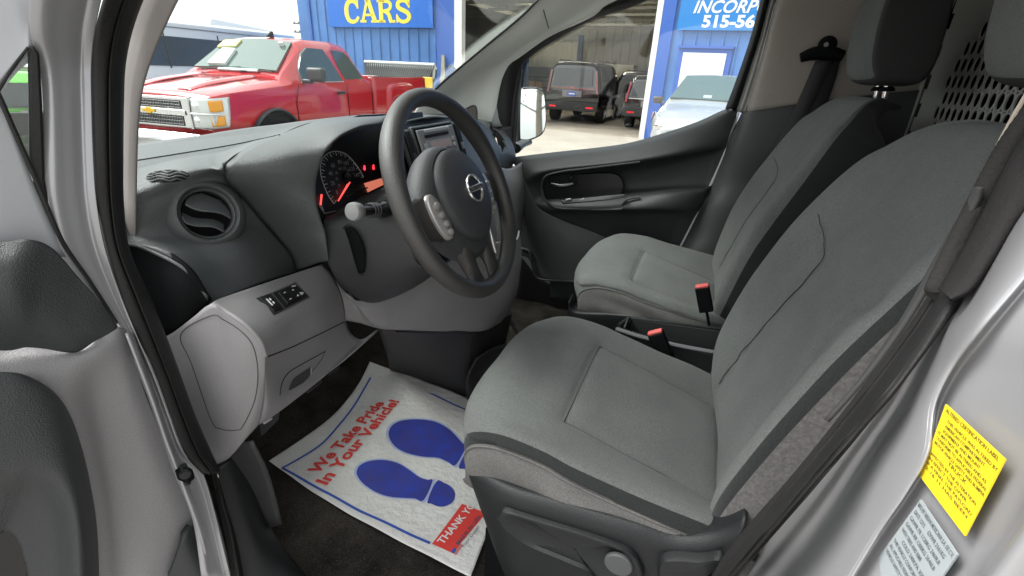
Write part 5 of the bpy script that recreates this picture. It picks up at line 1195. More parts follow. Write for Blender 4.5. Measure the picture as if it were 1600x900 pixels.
g.add([(PX, 1.475, 1.342), (PX, 1.6, 1.342), (PX, 1.6, 1.918), (PX, 1.475, 1.918)], [(0, 1, 2, 3)]); g.add([(PX, .0, 1.342), (PX, .283, 1.342), (PX, .283, 1.918), (PX, .0, 1.918)], [(0, 1, 2, 3)])
obj('partition', g, m_, VAN, thick=.003, recalc=True, flat=True)
# roof, headliner, cargo walls (close the cab above and behind)
g = G(); g.grid([[(-.50, .10, 1.83), (-.53, .85, 1.86), (-.47, 1.52, 1.83)], [(-.1, .08, 1.90), (-.1, .85, 1.93), (-.1, 1.52, 1.90)], [(.6, .06, 1.92), (.6, .85, 1.95), (.6, 1.53, 1.92)], [(2.6, .06, 1.90), (2.6, .85, 1.93), (2.6, 1.53, 1.90)]], 30, 16)
obj('roof', g, mat('headliner', (.60, .58, .55), .9), VAN, thick=.03)
for c_, d_ in (((1.5, 1.6, 1.27), (2.24, .03, 1.42)), ((1.46, .03, 1.27), (2.3, .03, 1.42)), ((2.6, .8, 1.27), (.03, 1.54, 1.40))):
    g = G(); g.box(c_, d_); obj('cargo_wall', g, M_DASHD, VAN)
g = G(); g.box((1.6, .8, .6), (2.0, 1.56, .02)); obj('cargo_floor', g, M_DASHD, VAN)
# far lower body
g = G(); g.box((-.2, 1.66, .75), (2.6, .04, .9)); obj('far_body_side', g, M_PAINT, VAN, bevel=.01)
# hood ahead of the windshield
g = G(); g.grid([[(-1.10, .06, 1.28), (-1.15, .85, 1.29), (-1.10, 1.62, 1.28)], [(-1.5, .08, 1.10), (-1.55, .85, 1.12), (-1.5, 1.60, 1.10)], [(-1.9, .2, .98), (-1.98, .85, 1.0), (-1.9, 1.5, .98)]], 20, 20); obj('bonnet', g, M_PAINT, VAN, thick=.01)
# ================================================================== REST OF THE VAN'S BODY (outside the frame, closes the shape)
dd = np.array([-.42, -.91, 0.]); dd /= np.linalg.norm(dd); DRm = np.column_stack([dd, [-dd[1], dd[0], 0], [0, 0, 1.]])
def dbox(g, s0, s1, h0, h1, z0, z1): g.box(DP*np.array([1, 1, 0])+dd*(s0+s1)/2+DN*(h0+h1)/2+np.array([0, 0, (z0+z1)/2]), (s1-s0, h1-h0, z1-z0), DRm)
g = G(); dbox(g, .03, .98, -.075, -.030, .48, 1.20); obj('door_skin', g, M_PAINT, door, bevel=.015, bseg=3)
g = G(); dbox(g, .16, .97, -.028, .012, .52, 1.16); obj('door_card', g, M_GREY, door, bevel=.02, bseg=3)
g = G(); dbox(g, .93, .975, -.06, -.03, 1.2, 1.78); obj('window_frame', g, M_PAINT, door)
g = G(); dbox(g, .30, .975, -.06, -.03, 1.74, 1.79); obj('window_frame', g, M_PAINT, door)
g = G(); g.grid([[(-.66, .035, .42), (-.66, .03, .8), (-.68, .03, 1.20), (-.72, .05, 1.26)], [(-1.2, .02, .62), (-1.2, .01, .85), (-1.2, .03, 1.15), (-1.2, .09, 1.24)], [(-1.75, .05, .42), (-1.75, .05, .75), (-1.72, .08, 1.02), (-1.65, .16, 1.10)], [(-1.98, .25, .42), (-2.0, .25, .7), (-1.98, .28, .92), (-1.92, .3, .99)]], 24, 24); obj('front_wing', g, M_PAINT, VAN, thick=.01)
g = G(); g.grid([[(-.66, 1.665, .42), (-.66, 1.67, .8), (-.68, 1.67, 1.10), (-.72, 1.65, 1.18)], [(-1.2, 1.68, .62), (-1.2, 1.69, .85), (-1.2, 1.67, 1.05), (-1.2, 1.61, 1.14)], [(-1.75, 1.65, .42), (-1.75, 1.65, .75), (-1.72, 1.62, .98), (-1.65, 1.54, 1.04)], [(-1.98, 1.45, .42), (-2.0, 1.45, .7), (-1.98, 1.42, .90), (-1.92, 1.4, .97)]], 24, 24); obj('front_wing', g, M_PAINT, VAN, thick=.01)
g = G(); g.grid([[(-1.96, .27, .40), (-2.06, .85, .40), (-1.96, 1.43, .40)], [(-1.99, .27, .7), (-2.10, .85, .7), (-1.99, 1.43, .7)], [(-1.93, .27, .97), (-2.0, .85, .99), (-1.93, 1.43, .97)]], 16, 20); obj('nose_panel', g, M_PAINT, VAN, thick=.02)
g = G(); g.grid([[(.30, .02, .40), (.30, .00, 1.0), (.34, .03, 1.45), (.42, .12, 1.84)], [(1.4, .02, .40), (1.4, .00, 1.0), (1.4, .02, 1.45), (1.4, .12, 1.86)], [(2.66, .05, .40), (2.66, .04, 1.0), (2.66, .05, 1.45), (2.64, .14, 1.84)]], 20, 24); obj('side_panel', g, M_PAINT, VAN, thick=.008)
g = G(); g.box((-.14, .06, .49), (.96, .10, .20)); obj('sill_panel', g, M_PAINT, VAN, bevel=.02, bseg=3)
g = G(); g.grid([[(-.50, .10, 1.845), (-.53, .85, 1.90), (-.47, 1.56, 1.845)], [(-.1, .08, 1.915), (-.1, .85, 1.965), (-.1, 1.58, 1.915)], [(2.66, .08, 1.90), (2.66, .85, 1.97), (2.66, 1.6, 1.90)]], 20, 16); obj('roof_skin', g, M_PAINT, VAN, thick=.006)
g = G(); g.tube([(-.45, .075, 1.68), (-.42, .09, 1.75), (-.34, .11, 1.83), (-.05, .10, 1.885), (.45, .10, 1.89)], .045, seg=30, n=12, flat=.7); obj('roof_rail', g, M_PAINT, VAN)
g = G(); g.tube([(.36, .09, 1.56), (.39, .10, 1.70), (.43, .11, 1.86)], .06, seg=12, n=12, flat=.6); obj('pillar_top', g, M_PAINT, VAN)
for x, y in ((-1.22, .13), (1.75, .13), (-1.22, 1.57), (1.75, 1.57)):
    q = -1 if y < 1 else 1; g = G(); g.lathe([(.19, -.09), (.295, -.09), (.31, -.06), (.31, .06), (.295, .09), (.19, .09), (.185, .06)], (x, y, .31), (0, q, 0), 36); w_ = obj('wheel', g, M_RUB, VAN)
    g = G(); g.lathe([(.19, .07), (.17, .05), (.06, .04), (0, .05)], (x, y, .31), (0, q, 0), 30); obj('rim', g, M_PAINT, w_)
g = G(); g.grid([[(-.70, .05, 1.265), (-.9, .06, 1.265), (-1.14, .07, 1.275)], [(-.70, .10, 1.37), (-.9, .12, 1.37), (-1.08, .12, 1.35)]], 6, 10); obj('cowl_corner', g, M_DASHD, VAN, thick=.004)
g = G(); g.grid([[(-1.09, .06, 1.27), (-1.14, .85, 1.28), (-1.09, 1.62, 1.27)], [(-1.07, .06, 1.345), (-1.135, .85, 1.362), (-1.07, 1.62, 1.345)]], 6, 20); obj('cowl_panel', g, M_DASHD, VAN, thick=.004)
# ================================================================== OUTSIDE: GROUND AND GARAGE BUILDING
M_GROUND = mat('yard_concrete', (.34, .33, .31), .9, grain=.6, gscale=60, var2=(.26, .25, .235), vscale=.5)
g = G(); g.arr(np.array([[(x, y, 0) for y in np.linspace(-300, 900, 7)] for x in np.linspace(-600, 400, 7)])); tag(obj('ground', g, M_GROUND, None, recalc=False), None, kind='structure')
FP = np.array([-1.62, 14.24, 0.]); FE = np.array([.9935, -.114, 0.]); FN = np.array([-.114, -.9935, 0.])
FR = np.column_stack([FE, -FN, [0, 0, 1.]])          # local: along facade, into the building, up
def fc(s, d, z): return FP+FE*s-FN*d+np.array([0, 0, z])
def fbox(g, s0, s1, d0, d1, z0, z1, mi=0): g.box(fc((s0+s1)/2, (d0+d1)/2, (z0+z1)/2), (s1-s0, d1-d0, z1-z0), FR, mi)
M_BLUE = mat('blue_cladding', (.075, .19, .46), .45, var=.16, vscale=1.2, spec=.4)
M_BLUED = mat('blue_trim', (.035, .11, .42), .45)
M_WPAINT = mat('white_paint', (.72, .72, .70), .5)
M_CREAM = mat('cream_liner', (.48, .44, .34), .6)
M_GAR = mat('garage_concrete', (.36, .31, .25), .75, grain=.4, gscale=40, var2=(.22, .18, .15), vscale=1.2)
bld = empty('garage_building', fc(-3, 0, 0)); tag(bld, 'blue corrugated metal garage with a wide open bay and white door posts', 'garage building')
# corrugated sheets: a real trapezoid profile
def clad(name, s0, s1, z0, z1, pitch, m, d=.0, parent=bld, rise=.035):
    g = G(); xs = [s0]; ds = [0]; s = s0
    while s < s1-1e-6:
        for q, h in ((.80, 0), (.86, rise), (.94, rise), (1.0, 0)):
            xs.append(min(s1, s+pitch*q)); ds.append(h)
        s += pitch
    A = np.array([[fc(x, d-h, z) for z in (z0, z1)] for x, h in zip(xs, ds)]); g.arr(A); return obj(name, g, m, parent, thick=.02, flat=True)
clad('left_wall', -12.56, -7.05, 0, 7, .405, M_BLUE)
clad('right_wall', .30, 12, 0, 7, .33, M_BLUE)
g = G(); fbox(g, -12.60, -12.50, -.05, .10, 0, 7); obj('corner_trim', g, M_BLUED, bld)
g = G(); fbox(g, -7.05, -6.30, -.02, .12, 0, 7); obj('opening_trim', g, M_BLUED, bld)
g = G(); fbox(g, .02, .34, -.05, .12, 0, 7); obj('opening_trim', g, M_BLUED, bld)
g = G(); fbox(g, -6.30, -6.02, -.06, .15, 0, 7); obj('door_post', g, M_WPAINT, bld, bevel=.01)
g = G(); fbox(g, -.13, .02, -.06, .15, 0, 7); obj('door_post', g, M_WPAINT, bld, bevel=.01)
g = G(); fbox(g, -6.30, .02, -.04, .12, 5.2, 7); obj('lintel', g, M_BLUE, bld)
# side walls and roof of the shed, interior liners
g = G(); fbox(g, -12.58, -12.48, .1, 3, 0, 7); obj('side_wall', g, M_BLUE, bld); g = G(); fbox(g, 12, 12.1, .1, 16, 0, 7); obj('side_wall', g, M_BLUE, bld); g = G(); fbox(g, -16.5, -16.4, 3, 16, 0, 7); obj('side_wall', g, M_BLUE, bld); g = G(); fbox(g, -16.5, -12.5, 2.9, 3, 0, 7); obj('side_wall', g, M_BLUE, bld)
g = G(); fbox(g, -16.5, 12, 0.1, 16, 7, 7.1); obj('roof', g, M_WPAINT, bld)
g = G(); fbox(g, -16.4, 12, 16.0, 16.1, 0, 7); obj('back_wall', g, mat('liner_grey', (.30, .285, .24), .7, var=.15, vscale=.6), bld)
clad('cream_wall', -14, -8.1, 1.9, 3.4, .30, M_CREAM, d=15.8, rise=.03)
g = G(); fbox(g, -14, -8.1, 15.7, 15.85, 0, 1.88); obj('wainscot', g, mat('wainscot_dark', (.05, .04, .03), .7), bld)
clad('liner_wall', -8.1, 8, 1.0, 6, .5, mat('liner_tan', (.26, .235, .18), .7), d=15.8, rise=.04)
g = G(); fbox(g, -16.4, 12, .16, 16, 5.9, 5.95); obj('ceiling', g, mat('ceiling_liner', (.36, .34, .29), .8), bld)
for k in range(7):
    g = G(); z = 4.6; d = 2.2+k*2.1
    fbox(g, -12, 11, d, d+.08, 3.9, 4.0); fbox(g, -12, 11, d, d+.08, 4.85, 4.95); obj('roof_truss', g, mat('truss_grey', (.25, .24, .20), .6), bld)
    for q in range(14):
        g = G(); a = -11+q*1.6; g.tube([fc(a, d+.04, 3.95), fc(a+.8, d+.04, 4.9), fc(a+1.6, d+.04, 3.95)], .035, n=6); obj('truss_web', g, MATS['truss_grey'], bld) if k < 3 else None
g = G(); fbox(g, -9, -1, 1.0, 1.12, 3.95, 4.1); fbox(g, -9, -8.9, 1, 9, 3.95, 4.1); obj('door_rail', g, M_CREAM, bld)
g = G(); fbox(g, -16.4, 12, .0, 15.9, .004, .008); tag(obj('garage_floor', g, M_GAR, None), None, kind='structure')
g = G(); fbox(g, -14, 14, -7, .0, .004, .008); tag(obj('apron', g, mat('apron_concrete', (.42, .38, .32), .85, grain=.5, gscale=50, var2=(.33, .29, .245), vscale=.9), None), None, kind='structure')
# glowing strips added under the ceiling to brighten the workshop
for k, (s, d) in enumerate(((-5.5, 6), (-2.5, 6), (-5.5, 11), (-9, 12))):
    g = G(); fbox(g, s-1.1, s+1.1, d-.08, d+.08, 5.60, 5.66); o = obj('added_glow_strip', g, mat('fill_glow', (.9, .9, .85), .5, emit=(1, .93, .80), estr=16), bld)
# two car lifts: blue posts
for s, d in ((-8.6, 9.6), (-6.05, 10.3)):
    g = G(); fbox(g, s-.11, s+.11, d, d+.25, 0, 3.3); lf = obj('lift_post', g, mat('lift_blue', (.02, .045, .13), .5), None, bevel=.02)
    tag(lf, 'dark blue lift post left of the big black car in the workshop' if s < -7 else 'dark blue lift post rising behind the big black car', 'lift post', 'car lift posts in the workshop')
    g = G(); fbox(g, s-.25, s+.25, d-.1, d+.35, 0, .05); obj('base_plate', g, MATS['lift_blue'], lf)
    g = G(); fbox(g, s-.16, s+.16, d-.12, d+.30, .8, 1.2); obj('carriage', g, MATS['lift_blue'], lf, bevel=.01)
# shelves with boxes at the back, left of the black car
sh = empty('storage_shelf', fc(-11, 15, 0)); tag(sh, 'dark shelf of brown boxes against the back wall of the workshop', 'shelf')
g = G()
for z in (.1, .7, 1.3): fbox(g, -12.6, -10.0, 15.0, 15.6, z, z+.05)
obj('shelf_board', g, M_DASHD, sh)
rr = random.Random(8)
for k in range(10):
    z = .15 if k < 5 else .75; s = -12.4+(k % 5)*.48; g = G(); fbox(g, s, s+.36, 15.02, 15.4, z, z+rr.uniform(.2, .42)); obj('storage_box', g, mat('carton', (.30, .15, .06), .8), sh, bevel=.01)
# workbench clutter behind the SUVs
g = G(); fbox(g, -6.9, -4.0, 13.0, 13.9, 1.2, 2.15); vb = obj('white_cabinet', g, mat('cabinet_white', (.45, .43, .38), .6), None, bevel=.02); tag(vb, 'pale cabinet at the back of the workshop above the dark cars', 'cabinet')
g = G(); fbox(g, -6.8, -5.5, 12.97, 13.0, 1.25, 2.1); obj('cabinet_door', g, mat('cabinet_pale', (.5, .48, .42), .5), vb, bevel=.01)
g = G(); fbox(g, -5.4, -4.1, 12.97, 13.0, 1.25, 2.1); obj('cabinet_door', g, MATS['cabinet_pale'], vb, bevel=.01)
g = G(); fbox(g, -6.8, -4.1, 13.05, 13.85, 0, 1.2); obj('cabinet_base', g, M_DASHD, vb)

# signs
M_SIGNB = mat('sign_blue', (.008, .13, .55), .4); M_SIGNY = mat('sign_yellow', (.85, .68, .05), .5); M_SIGN2 = mat('sign_light_blue', (.02, .19, .52), .4)
g = G(); fbox(g, -11.56, -7.08, -.10, -.06, 2.70, 4.1); s1_ = obj('cars_sign', g, M_SIGNB, None); tag(s1_, 'blue banner sign reading CARS in yellow slab letters', 'sign')
# slab letters drawn as outlines: (x, y) in letter units, height 1
def stroke(g, P, w, seg=30):
    P = cr(np.array([(a, b, 0) for a, b in P]), seg) if len(P) > 2 else np.array([(a, b, 0) for a, b in P], float)
    T = np.gradient(P, axis=0); T /= np.linalg.norm(T, axis=1)[:, None]; Nn = np.stack([-T[:, 1], T[:, 0], 0*T[:, 0]], 1)
    ww = w if not callable(w) else np.array([w(t) for t in np.linspace(0, 1, len(P))])[:, None]
    g.arr(np.array([P-Nn*ww/2, P+Nn*ww/2]))
def letter(ch):
    g = G()
    if ch == 'C':
        stroke(g, [(.70, .72), (.60, .90), (.40, .97), (.20, .88), (.11, .66), (.10, .5), (.11, .34), (.20, .12), (.40, .03), (.60, .10), (.72, .27)], lambda t: .12+.10*math.sin(math.pi*t)); stroke(g, [(.70, .62), (.70, 1.0)], .09)
    if ch == 'A':
        stroke(g, [(.40, 1.0), (.12, .05)], .13); stroke(g, [(.44, 1.0), (.74, .05)], .20); stroke(g, [(.2, .34), (.66, .34)], .11); stroke(g, [(-.02, .055), (.30, .055)], .11); stroke(g, [(.54, .055), (.90, .055)], .11); stroke(g, [(.28, .95), (.5, .95)], .10)
    if ch == 'R':
        stroke(g, [(.20, 0), (.20, 1.0)], .20); stroke(g, [(.02, .055), (.40, .055)], .11); stroke(g, [(.02, .945), (.4, .945)], .11)
        stroke(g, [(.3, .93), (.52, .92), (.66, .83), (.67, .68), (.56, .55), (.3, .50)], .14); stroke(g, [(.42, .50), (.58, .36), (.66, .10), (.72, .05)], .18); stroke(g, [(.60, .055), (.88, .055)], .11)
    if ch == 'S':
        stroke(g, [(.66, .74), (.55, .90), (.36, .95), (.18, .88), (.14, .72), (.24, .60), (.42, .52), (.60, .42), (.67, .26), (.58, .10), (.36, .04), (.18, .12), (.09, .28)], lambda t: .13+.06*math.sin(math.pi*t)); stroke(g, [(.66, .64), (.66, 1.0)], .08); stroke(g, [(.10, .0), (.10, .36)], .08)
    return g
for k, (ch, s0) in enumerate(zip('CARS', (-10.72, -10.02, -9.28, -8.52))):
    g = letter(ch); g.v = [tuple(fc(s0+x*.86-.05, -.104-.001*k, 2.84+y*.66)) for x, y, _ in g.v]; obj('sign_letter', g, M_SIGNY, s1_, flat=True, thick=.004)
g = G(); fbox(g, .45, 4.6, -.10, -.06, 2.70, 4.6); s2_ = obj('phone_sign', g, M_SIGN2, None); tag(s2_, 'lighter blue sign with white company name and phone number right of the open bay', 'sign')
fn = lambda P: P
def ft(txt, px0, px1, h, m, parent, shear=0., bold=.02):
    """lettering between two photo points on the facade"""
    def fp(u, v): return atp(u, v, FP+FN*.105, FN)
    a, b = fp(*px0), fp(*px1); L = np.linalg.norm((b-a)[:2]); g = textg(txt, a, FE, (0, 0, 1), 1, fit=(L, h), bold=bold, shear=shear, depth=0); return obj('sign_lettering', g, m, parent, flat=True)
ft('INCORPORATED', (1083, 20), (1083+212, 22), .26, M_WPAINT, s2_, shear=.25, bold=.02)
ft('515-564-0000'[:6], (1096, 42), (1178, 43), .25, M_WPAINT, s2_, bold=.035)
g = G(); fbox(g, .5, 4.5, -.104, -.10, 4.18, 4.22); obj('sign_rule', g, M_WPAINT, s2_)
# personnel door with frame
g = G(); fbox(g, .58, 1.86, -.06, .0, 0, 2.30); dr = obj('door_frame', g, M_BLUED, bld); g = G(); fbox(g, .70, 1.74, -.075, -.06, 0.02, 2.20); obj('door_leaf', g, M_WPAINT, dr, bevel=.005)
g = G(); fbox(g, .56, 1.88, -.12, -.0, 2.30, 2.36); obj('drip_cap', g, M_BLUED, dr)
g = G(); g.lathe([(.03, 0), (.035, .05), (0, .06)], fc(.80, -.075, 1.0), FN, 14); obj('door_knob', g, M_CHROME, dr)
# leaning board and hose at the left post
g = G(); g.prism([atp(688, 150, FP+FN*.25, FN), atp(697, 150, FP+FN*.25, FN), atp(695, 86, FP+FN*.06, FN), atp(691, 86, FP+FN*.06, FN)], FN*.04); tag(obj('leaning_board', g, mat('weathered_wood', (.30, .28, .22), .9, var=.3, vscale=20), None), 'weathered grey board leaning on the blue wall by the white post', 'board')
g = G(); fp2 = lambda u, v, h=.10: atp(u, v, FP+FN*h, FN); g.tube([fp2(697, 104), fp2(704, 103), fp2(711, 107), fp2(713, 116), fp2(706, 124), fp2(700, 130)], .02, n=8, seg=30); tag(obj('hose', g, M_RUB, None), 'dark hose hanging on the blue wall beside the leaning board', 'hose')

# ================================================================== VEHICLES
class Car:
    """body lofted from stations (x, zlow, zbelt, zroof, half low, half belt, half roof); local x forward, y left"""
    def __init__(s, name, O, h, paint, st, label, cat, group=None, n=60, clad=None):
        s.O = np.array(O, float); hx = np.array([h[0], h[1], 0.]); hx /= np.linalg.norm(hx); s.R = np.column_stack([hx, [-hx[1], hx[0], 0], [0, 0, 1.]])
        s.st = np.array(st, float); s.root = empty(name, O); tag(s.root, label, cat, group); g = G(); rows = []
        for x, zl, zb, zr, wl, wb, wr in st:
            zm = (zl+zb)/2
            sec = [(0, zl), (wl*.9, zl), (wl, zl+.06), (wl*1.0+.015, zm), (wb+.0, zb-.10), (wb-.03, zb), (wr+(wb-wr)*.12*(1 if zr > zb+.2 else 1), zr-.10 if zr > zb+.25 else zr-.03), (wr*.90, zr-.02), (wr*.5, zr), (0, zr+.005)]
            rows.append([(x, y, z) for y, z in sec])
        A = np.array(rows); A = np.concatenate([A, np.flip(A, 1)[:, 1:]*np.array([1, -1, 1])], 1)
        # resample along the length, keep section corners crisp
        k = A.shape[1]; xs = np.linspace(0, len(st)-1, n); B = np.array([[A[int(t), j]*(1-(t-int(t)))+A[min(int(t)+1, len(st)-1), j]*(t-int(t)) for j in range(k)] for t in xs])
        g.arr(B, capu=True); s.body = s.mk('body', g, paint, bevel=.03, bseg=3, ang=42)
    def w(s, x, z):
        c = [np.interp(x, s.st[:, 0][::-1], s.st[:, k][::-1]) if s.st[0, 0] > s.st[-1, 0] else np.interp(x, s.st[:, 0], s.st[:, k]) for k in range(1, 7)]
        zl, zb, zr, wl, wb, wr = c
        if z > zb and zr > zb: t = min(1, (z-zb)/max(.05, zr-.1-zb)); return (wb-.03)*(1-t)+(wr+(wb-wr)*.12)*t
        return wb+.015 if z > zb-.1 else wl+.015
    def L(s, p): return s.O+s.R @ np.array(p, float)
    def mk(s, name, g, m, parent=None, **k):
        g.v = [tuple(s.L(p)) for p in g.v]; return obj(name, g, m, parent or s.root, **k)
    def side(s, name, pts, m, sgn=1, off=.012, th=.02, parent=None, close=True, n=0):
        P = np.array([(x, 0, z) for x, z in pts], float)
        if n: P = crc(P, n)
        P = np.array([(x, sgn*(s.w(x, z)+off), z) for x, _, z in P]); g = G(); g.prism(P, (0, -sgn*th, 0)); return s.mk(name, g, m, parent)
    def panel(s, name, pts, m, vec, parent=None, **k):
        g = G(); g.prism(np.array(pts, float), vec); return s.mk(name, g, m, parent, **k)
    def wheel(s, x, y, r, w=.24, rimm=None, sgn=1):
        g = G(); g.lathe([(r*.62, -w/2), (r*.95, -w/2), (r, -w/2+.03), (r, w/2-.03), (r*.95, w/2), (r*.62, w/2), (r*.6, w/2-.04)], (x, y, r), (0, sgn, 0), 36); t = s.mk('wheel', g, M_RUB, ang=50)
        g = G(); g.lathe([(r*.62, w/2-.01), (r*.58, w/2-.05), (r*.2, w/2-.06), (0, w/2-.04)], (x, y, r), (0, sgn, 0), 30); rm = s.mk('rim', g, rimm or mat('alloy', (.45, .45, .46), .3, metal=.8), t)
        for k in range(5):
            a = k*2*math.pi/5; g = G(); g.tube([(x, y+sgn*(w/2-.02), r), (x+r*.55*math.cos(a), y+sgn*(w/2-.02), r+r*.55*math.sin(a))], [.04, .025], n=6); s.mk('wheel_spoke', g, rimm or MATS['alloy'], t) if False else None

# ---- red pickup
M_REDP = mat('red_paint', (.50, .010, .016), .22, coat=1.0, spec=.5)
M_GLS = mat('car_glass', (.05, .075, .07), .05, coat=.6)
pu = Car('pickup_truck', (-6.58, 4.21, 0), (.0867, -.996), M_REDP,
 [(.03, .55, 1.08, 1.10, .88, .86, .80), (-.02, .45, 1.10, 1.14, .93, .92, .85), (-.25, .45, 1.14, 1.19, .97, .97, .84), (-.75, .45, 1.18, 1.26, .98, .98, .84), (-1.28, .45, 1.22, 1.32, .98, .98, .84), (-1.40, .45, 1.235, 1.40, .98, .98, .78),
  (-2.02, .45, 1.24, 1.83, .98, .98, .66), (-2.25, .45, 1.24, 1.875, .98, .98, .66), (-2.9, .45, 1.24, 1.88, .98, .98, .66), (-3.25, .45, 1.25, 1.84, .98, .98, .66), (-3.50, .45, 1.26, 1.34, .98, .98, .80), (-3.53, .45, 1.26, 1.30, .98, .98, .90)],
 'red pickup truck with an extended cab and chrome grille parked by the blue garage', 'pickup truck')
# bed: side walls, tailgate, floor
for q in (-1, 1):
    g = G(); g.grid([[(-3.55, q*.98, .45), (-4.6, q*.985, .45), (-5.72, q*.98, .5)], [(-3.55, q*1.0, .9), (-4.6, q*1.005, .9), (-5.74, q*1.0, .9)], [(-3.55, q*.985, 1.30), (-4.6, q*.99, 1.30), (-5.76, q*.985, 1.30)], [(-3.55, q*.96, 1.335), (-4.6, q*.965, 1.335), (-5.76, q*.96, 1.335)], [(-3.55, q*.90, 1.335), (-4.6, q*.90, 1.335), (-5.76, q*.90, 1.335)]], 24, 20)
    pu.mk('bed_side', g, M_REDP, thick=.03, ang=50)
pu.panel('tailgate', [(-5.72, -.93, .55), (-5.72, .93, .55), (-5.72, .93, 1.32), (-5.72, -.93, 1.32)], M_REDP, (-.05, 0, 0), bevel=.01)
pu.panel('bed_floor', [(-3.55, -.9, .8), (-3.55, .9, .8), (-5.72, .9, .8), (-5.72, -.9, .8)], M_RUB, (0, 0, .02))
g = G(); g.tube([(-3.56, .93, 1.345), (-4.6, .935, 1.345), (-5.74, .93, 1.345)], .022, n=8, flat=.6); pu.mk('rail_cap', g, M_RUB)
# flare of the rear wheel arch, bulging bed side
pu.side('rear_flare', [(-4.05, 1.02), (-4.15, 1.16), (-4.3, 1.22), (-4.9, 1.22), (-5.05, 1.14), (-5.12, 1.0), (-5.12, .6), (-4.05, .6)], M_REDP, off=.03, th=.04) if False else None
g = G(); g.grid([[(-4.0, 1.0, .6), (-4.02, 1.0, 1.0), (-4.12, 1.0, 1.2), (-4.6, 1.0, 1.235), (-5.1, 1.0, 1.2), (-5.18, 1.0, 1.0), (-5.2, 1.0, .6)], [(-4.05, 1.045, .6), (-4.08, 1.045, .98), (-4.18, 1.045, 1.15), (-4.6, 1.05, 1.185), (-5.02, 1.045, 1.15), (-5.1, 1.045, .98), (-5.12, 1.045, .6)], [(-4.12, 1.06, .6), (-4.14, 1.06, .85), (-4.25, 1.06, .98), (-4.6, 1.06, 1.0), (-4.95, 1.06, .98), (-5.04, 1.06, .85), (-5.06, 1.06, .6)]], 16, 30); pu.mk('rear_flare', g, M_REDP, ang=60, thick=.01)
# wheel arches: dark openings with black flare
for x in (-.93, -4.58):
    pts = [(x+.50*math.cos(a), .42+.50*math.sin(a)) for a in np.linspace(-.15, math.pi+.15, 24)]
    P = np.array([(a, pu.w(a, .8) if x > -2 else 1.02, b) for a, b in pts]); g = G(); g.prism(P+(0, .012, 0), (0, -.03, 0)); pu.mk('wheel_arch', g, mat('arch_black', (.006, .006, .006), .8))
    g = G(); g.tube(P+(0, .02, 0), .045, n=8, flat=.5, seg=50); pu.mk('arch_flare', g, mat('flare_grey', (.05, .055, .06), .5))
    for q in (-1, 1): pu.wheel(x, q*.86, .39, .26, sgn=q)
# front end: chrome grille, headlight, bumper
g = G(); g.prism([(.05, -.62, .72), (.05, .62, .72), (.05, .64, 1.08), (.05, -.64, 1.08)], (.03, 0, 0)); gr = pu.mk('grille', g, M_CHROME, bevel=.01)
for z0, z1 in ((.945, 1.045), (.745, .865)):
    g = G(); g.prism([(.082, -.52, z0), (.082, .50, z0), (.082, .50, z1), (.082, -.52, z1)], (.003, 0, 0)); ms_ = pu.mk('grille_mesh', g, mat('mesh_dark', (.03, .03, .03), .5), gr)
    g = G()
    for k in range(26):
        y = -.5+k*.04; g.tube([(.088, y, z0+.004), (.088, min(.5, y+.05), z1-.004)], .0045, n=5)
    for k in range(3): g.tube([(.088, -.52, z0+(z1-z0)*(k+.5)/3), (.088, .5, z0+(z1-z0)*(k+.5)/3)], .004, n=5)
    pu.mk('mesh_bars', g, mat('bar_grey', (.22, .22, .22), .3, metal=.6), gr)
g = G(); g.prism([(.088, -.55, .872), (.088, .56, .872), (.088, .56, .935), (.088, -.55, .935)], (.012, 0, 0)); pu.mk('grille_bar', g, M_CHROME, gr, bevel=.008)
g = G(); g.prism([(.101, -.10, .885), (.101, -.035, .885), (.101, -.035, .868), (.101, .035, .868), (.101, .035, .885), (.101, .10, .885), (.101, .10, .922), (.101, .035, .922), (.101, .035, .94), (.101, -.035, .94), (.101, -.035, .922), (.101, -.10, .922)], (.010, 0, 0)); pu.mk('gold_emblem', g, mat('gold', (.75, .45, .04), .3, metal=.6), gr, bevel=.003)
M_LENS = mat('headlight_lens', (.62, .64, .62), .12, coat=1.0, metal=.35); M_AMB = mat('amber_lens', (.80, .34, .03), .25, coat=.5)
for q in (-1, 1):
    g = G(); g.grid([[(.075, q*.64, 1.075), (.07, q*.78, 1.08), (.03, q*.90, 1.085), (-.05, q*.945, 1.09), (-.20, q*.985, 1.10)], [(.085, q*.64, .91), (.08, q*.78, .91), (.04, q*.91, .91), (-.04, q*.955, .91), (-.16, q*.995, .91)], [(.085, q*.64, .73), (.08, q*.78, .73), (.04, q*.91, .735), (-.03, q*.955, .74), (-.12, q*.995, .75)]], 14, 20)
    hl_ = pu.mk('headlight', g, M_LENS, thick=.02)
    g = G(); g.tube([(.092, q*.64, .905), (.088, q*.78, .905), (.048, q*.915, .905), (-.03, q*.965, .905)], .010, n=6, seg=14); pu.mk('light_divider', g, M_CHROME, hl_)
    for zz in (.99, .82):
        g = G(); g.lathe([(.055, 0), (.045, .004), (.02, .008), (.012, .02), (0, .022)], (.082, q*.73, zz), (1, q*.2, 0), 20); pu.mk('reflector_bowl', g, M_CHROME, hl_)
        g = G(); z0, z1 = (.93, 1.06) if zz > .9 else (.76, .88)
        g.grid([[(.052, q*.89, z1), (.0, q*.94, z1), (-.09, q*.975, z1+.01)], [(.052, q*.90, z0), (.0, q*.95, z0), (-.08, q*.985, z0+.01)]], 6, 10); pu.mk('turn_lens', g, M_AMB, hl_, thick=.004)
    g = G(); g.tube([(.0, q*.62, 1.09), (.09, q*.63, 1.08), (.095, q*.63, .9), (.09, q*.63, .72)], .014, n=6); pu.mk('light_trim', g, M_CHROME, hl_)
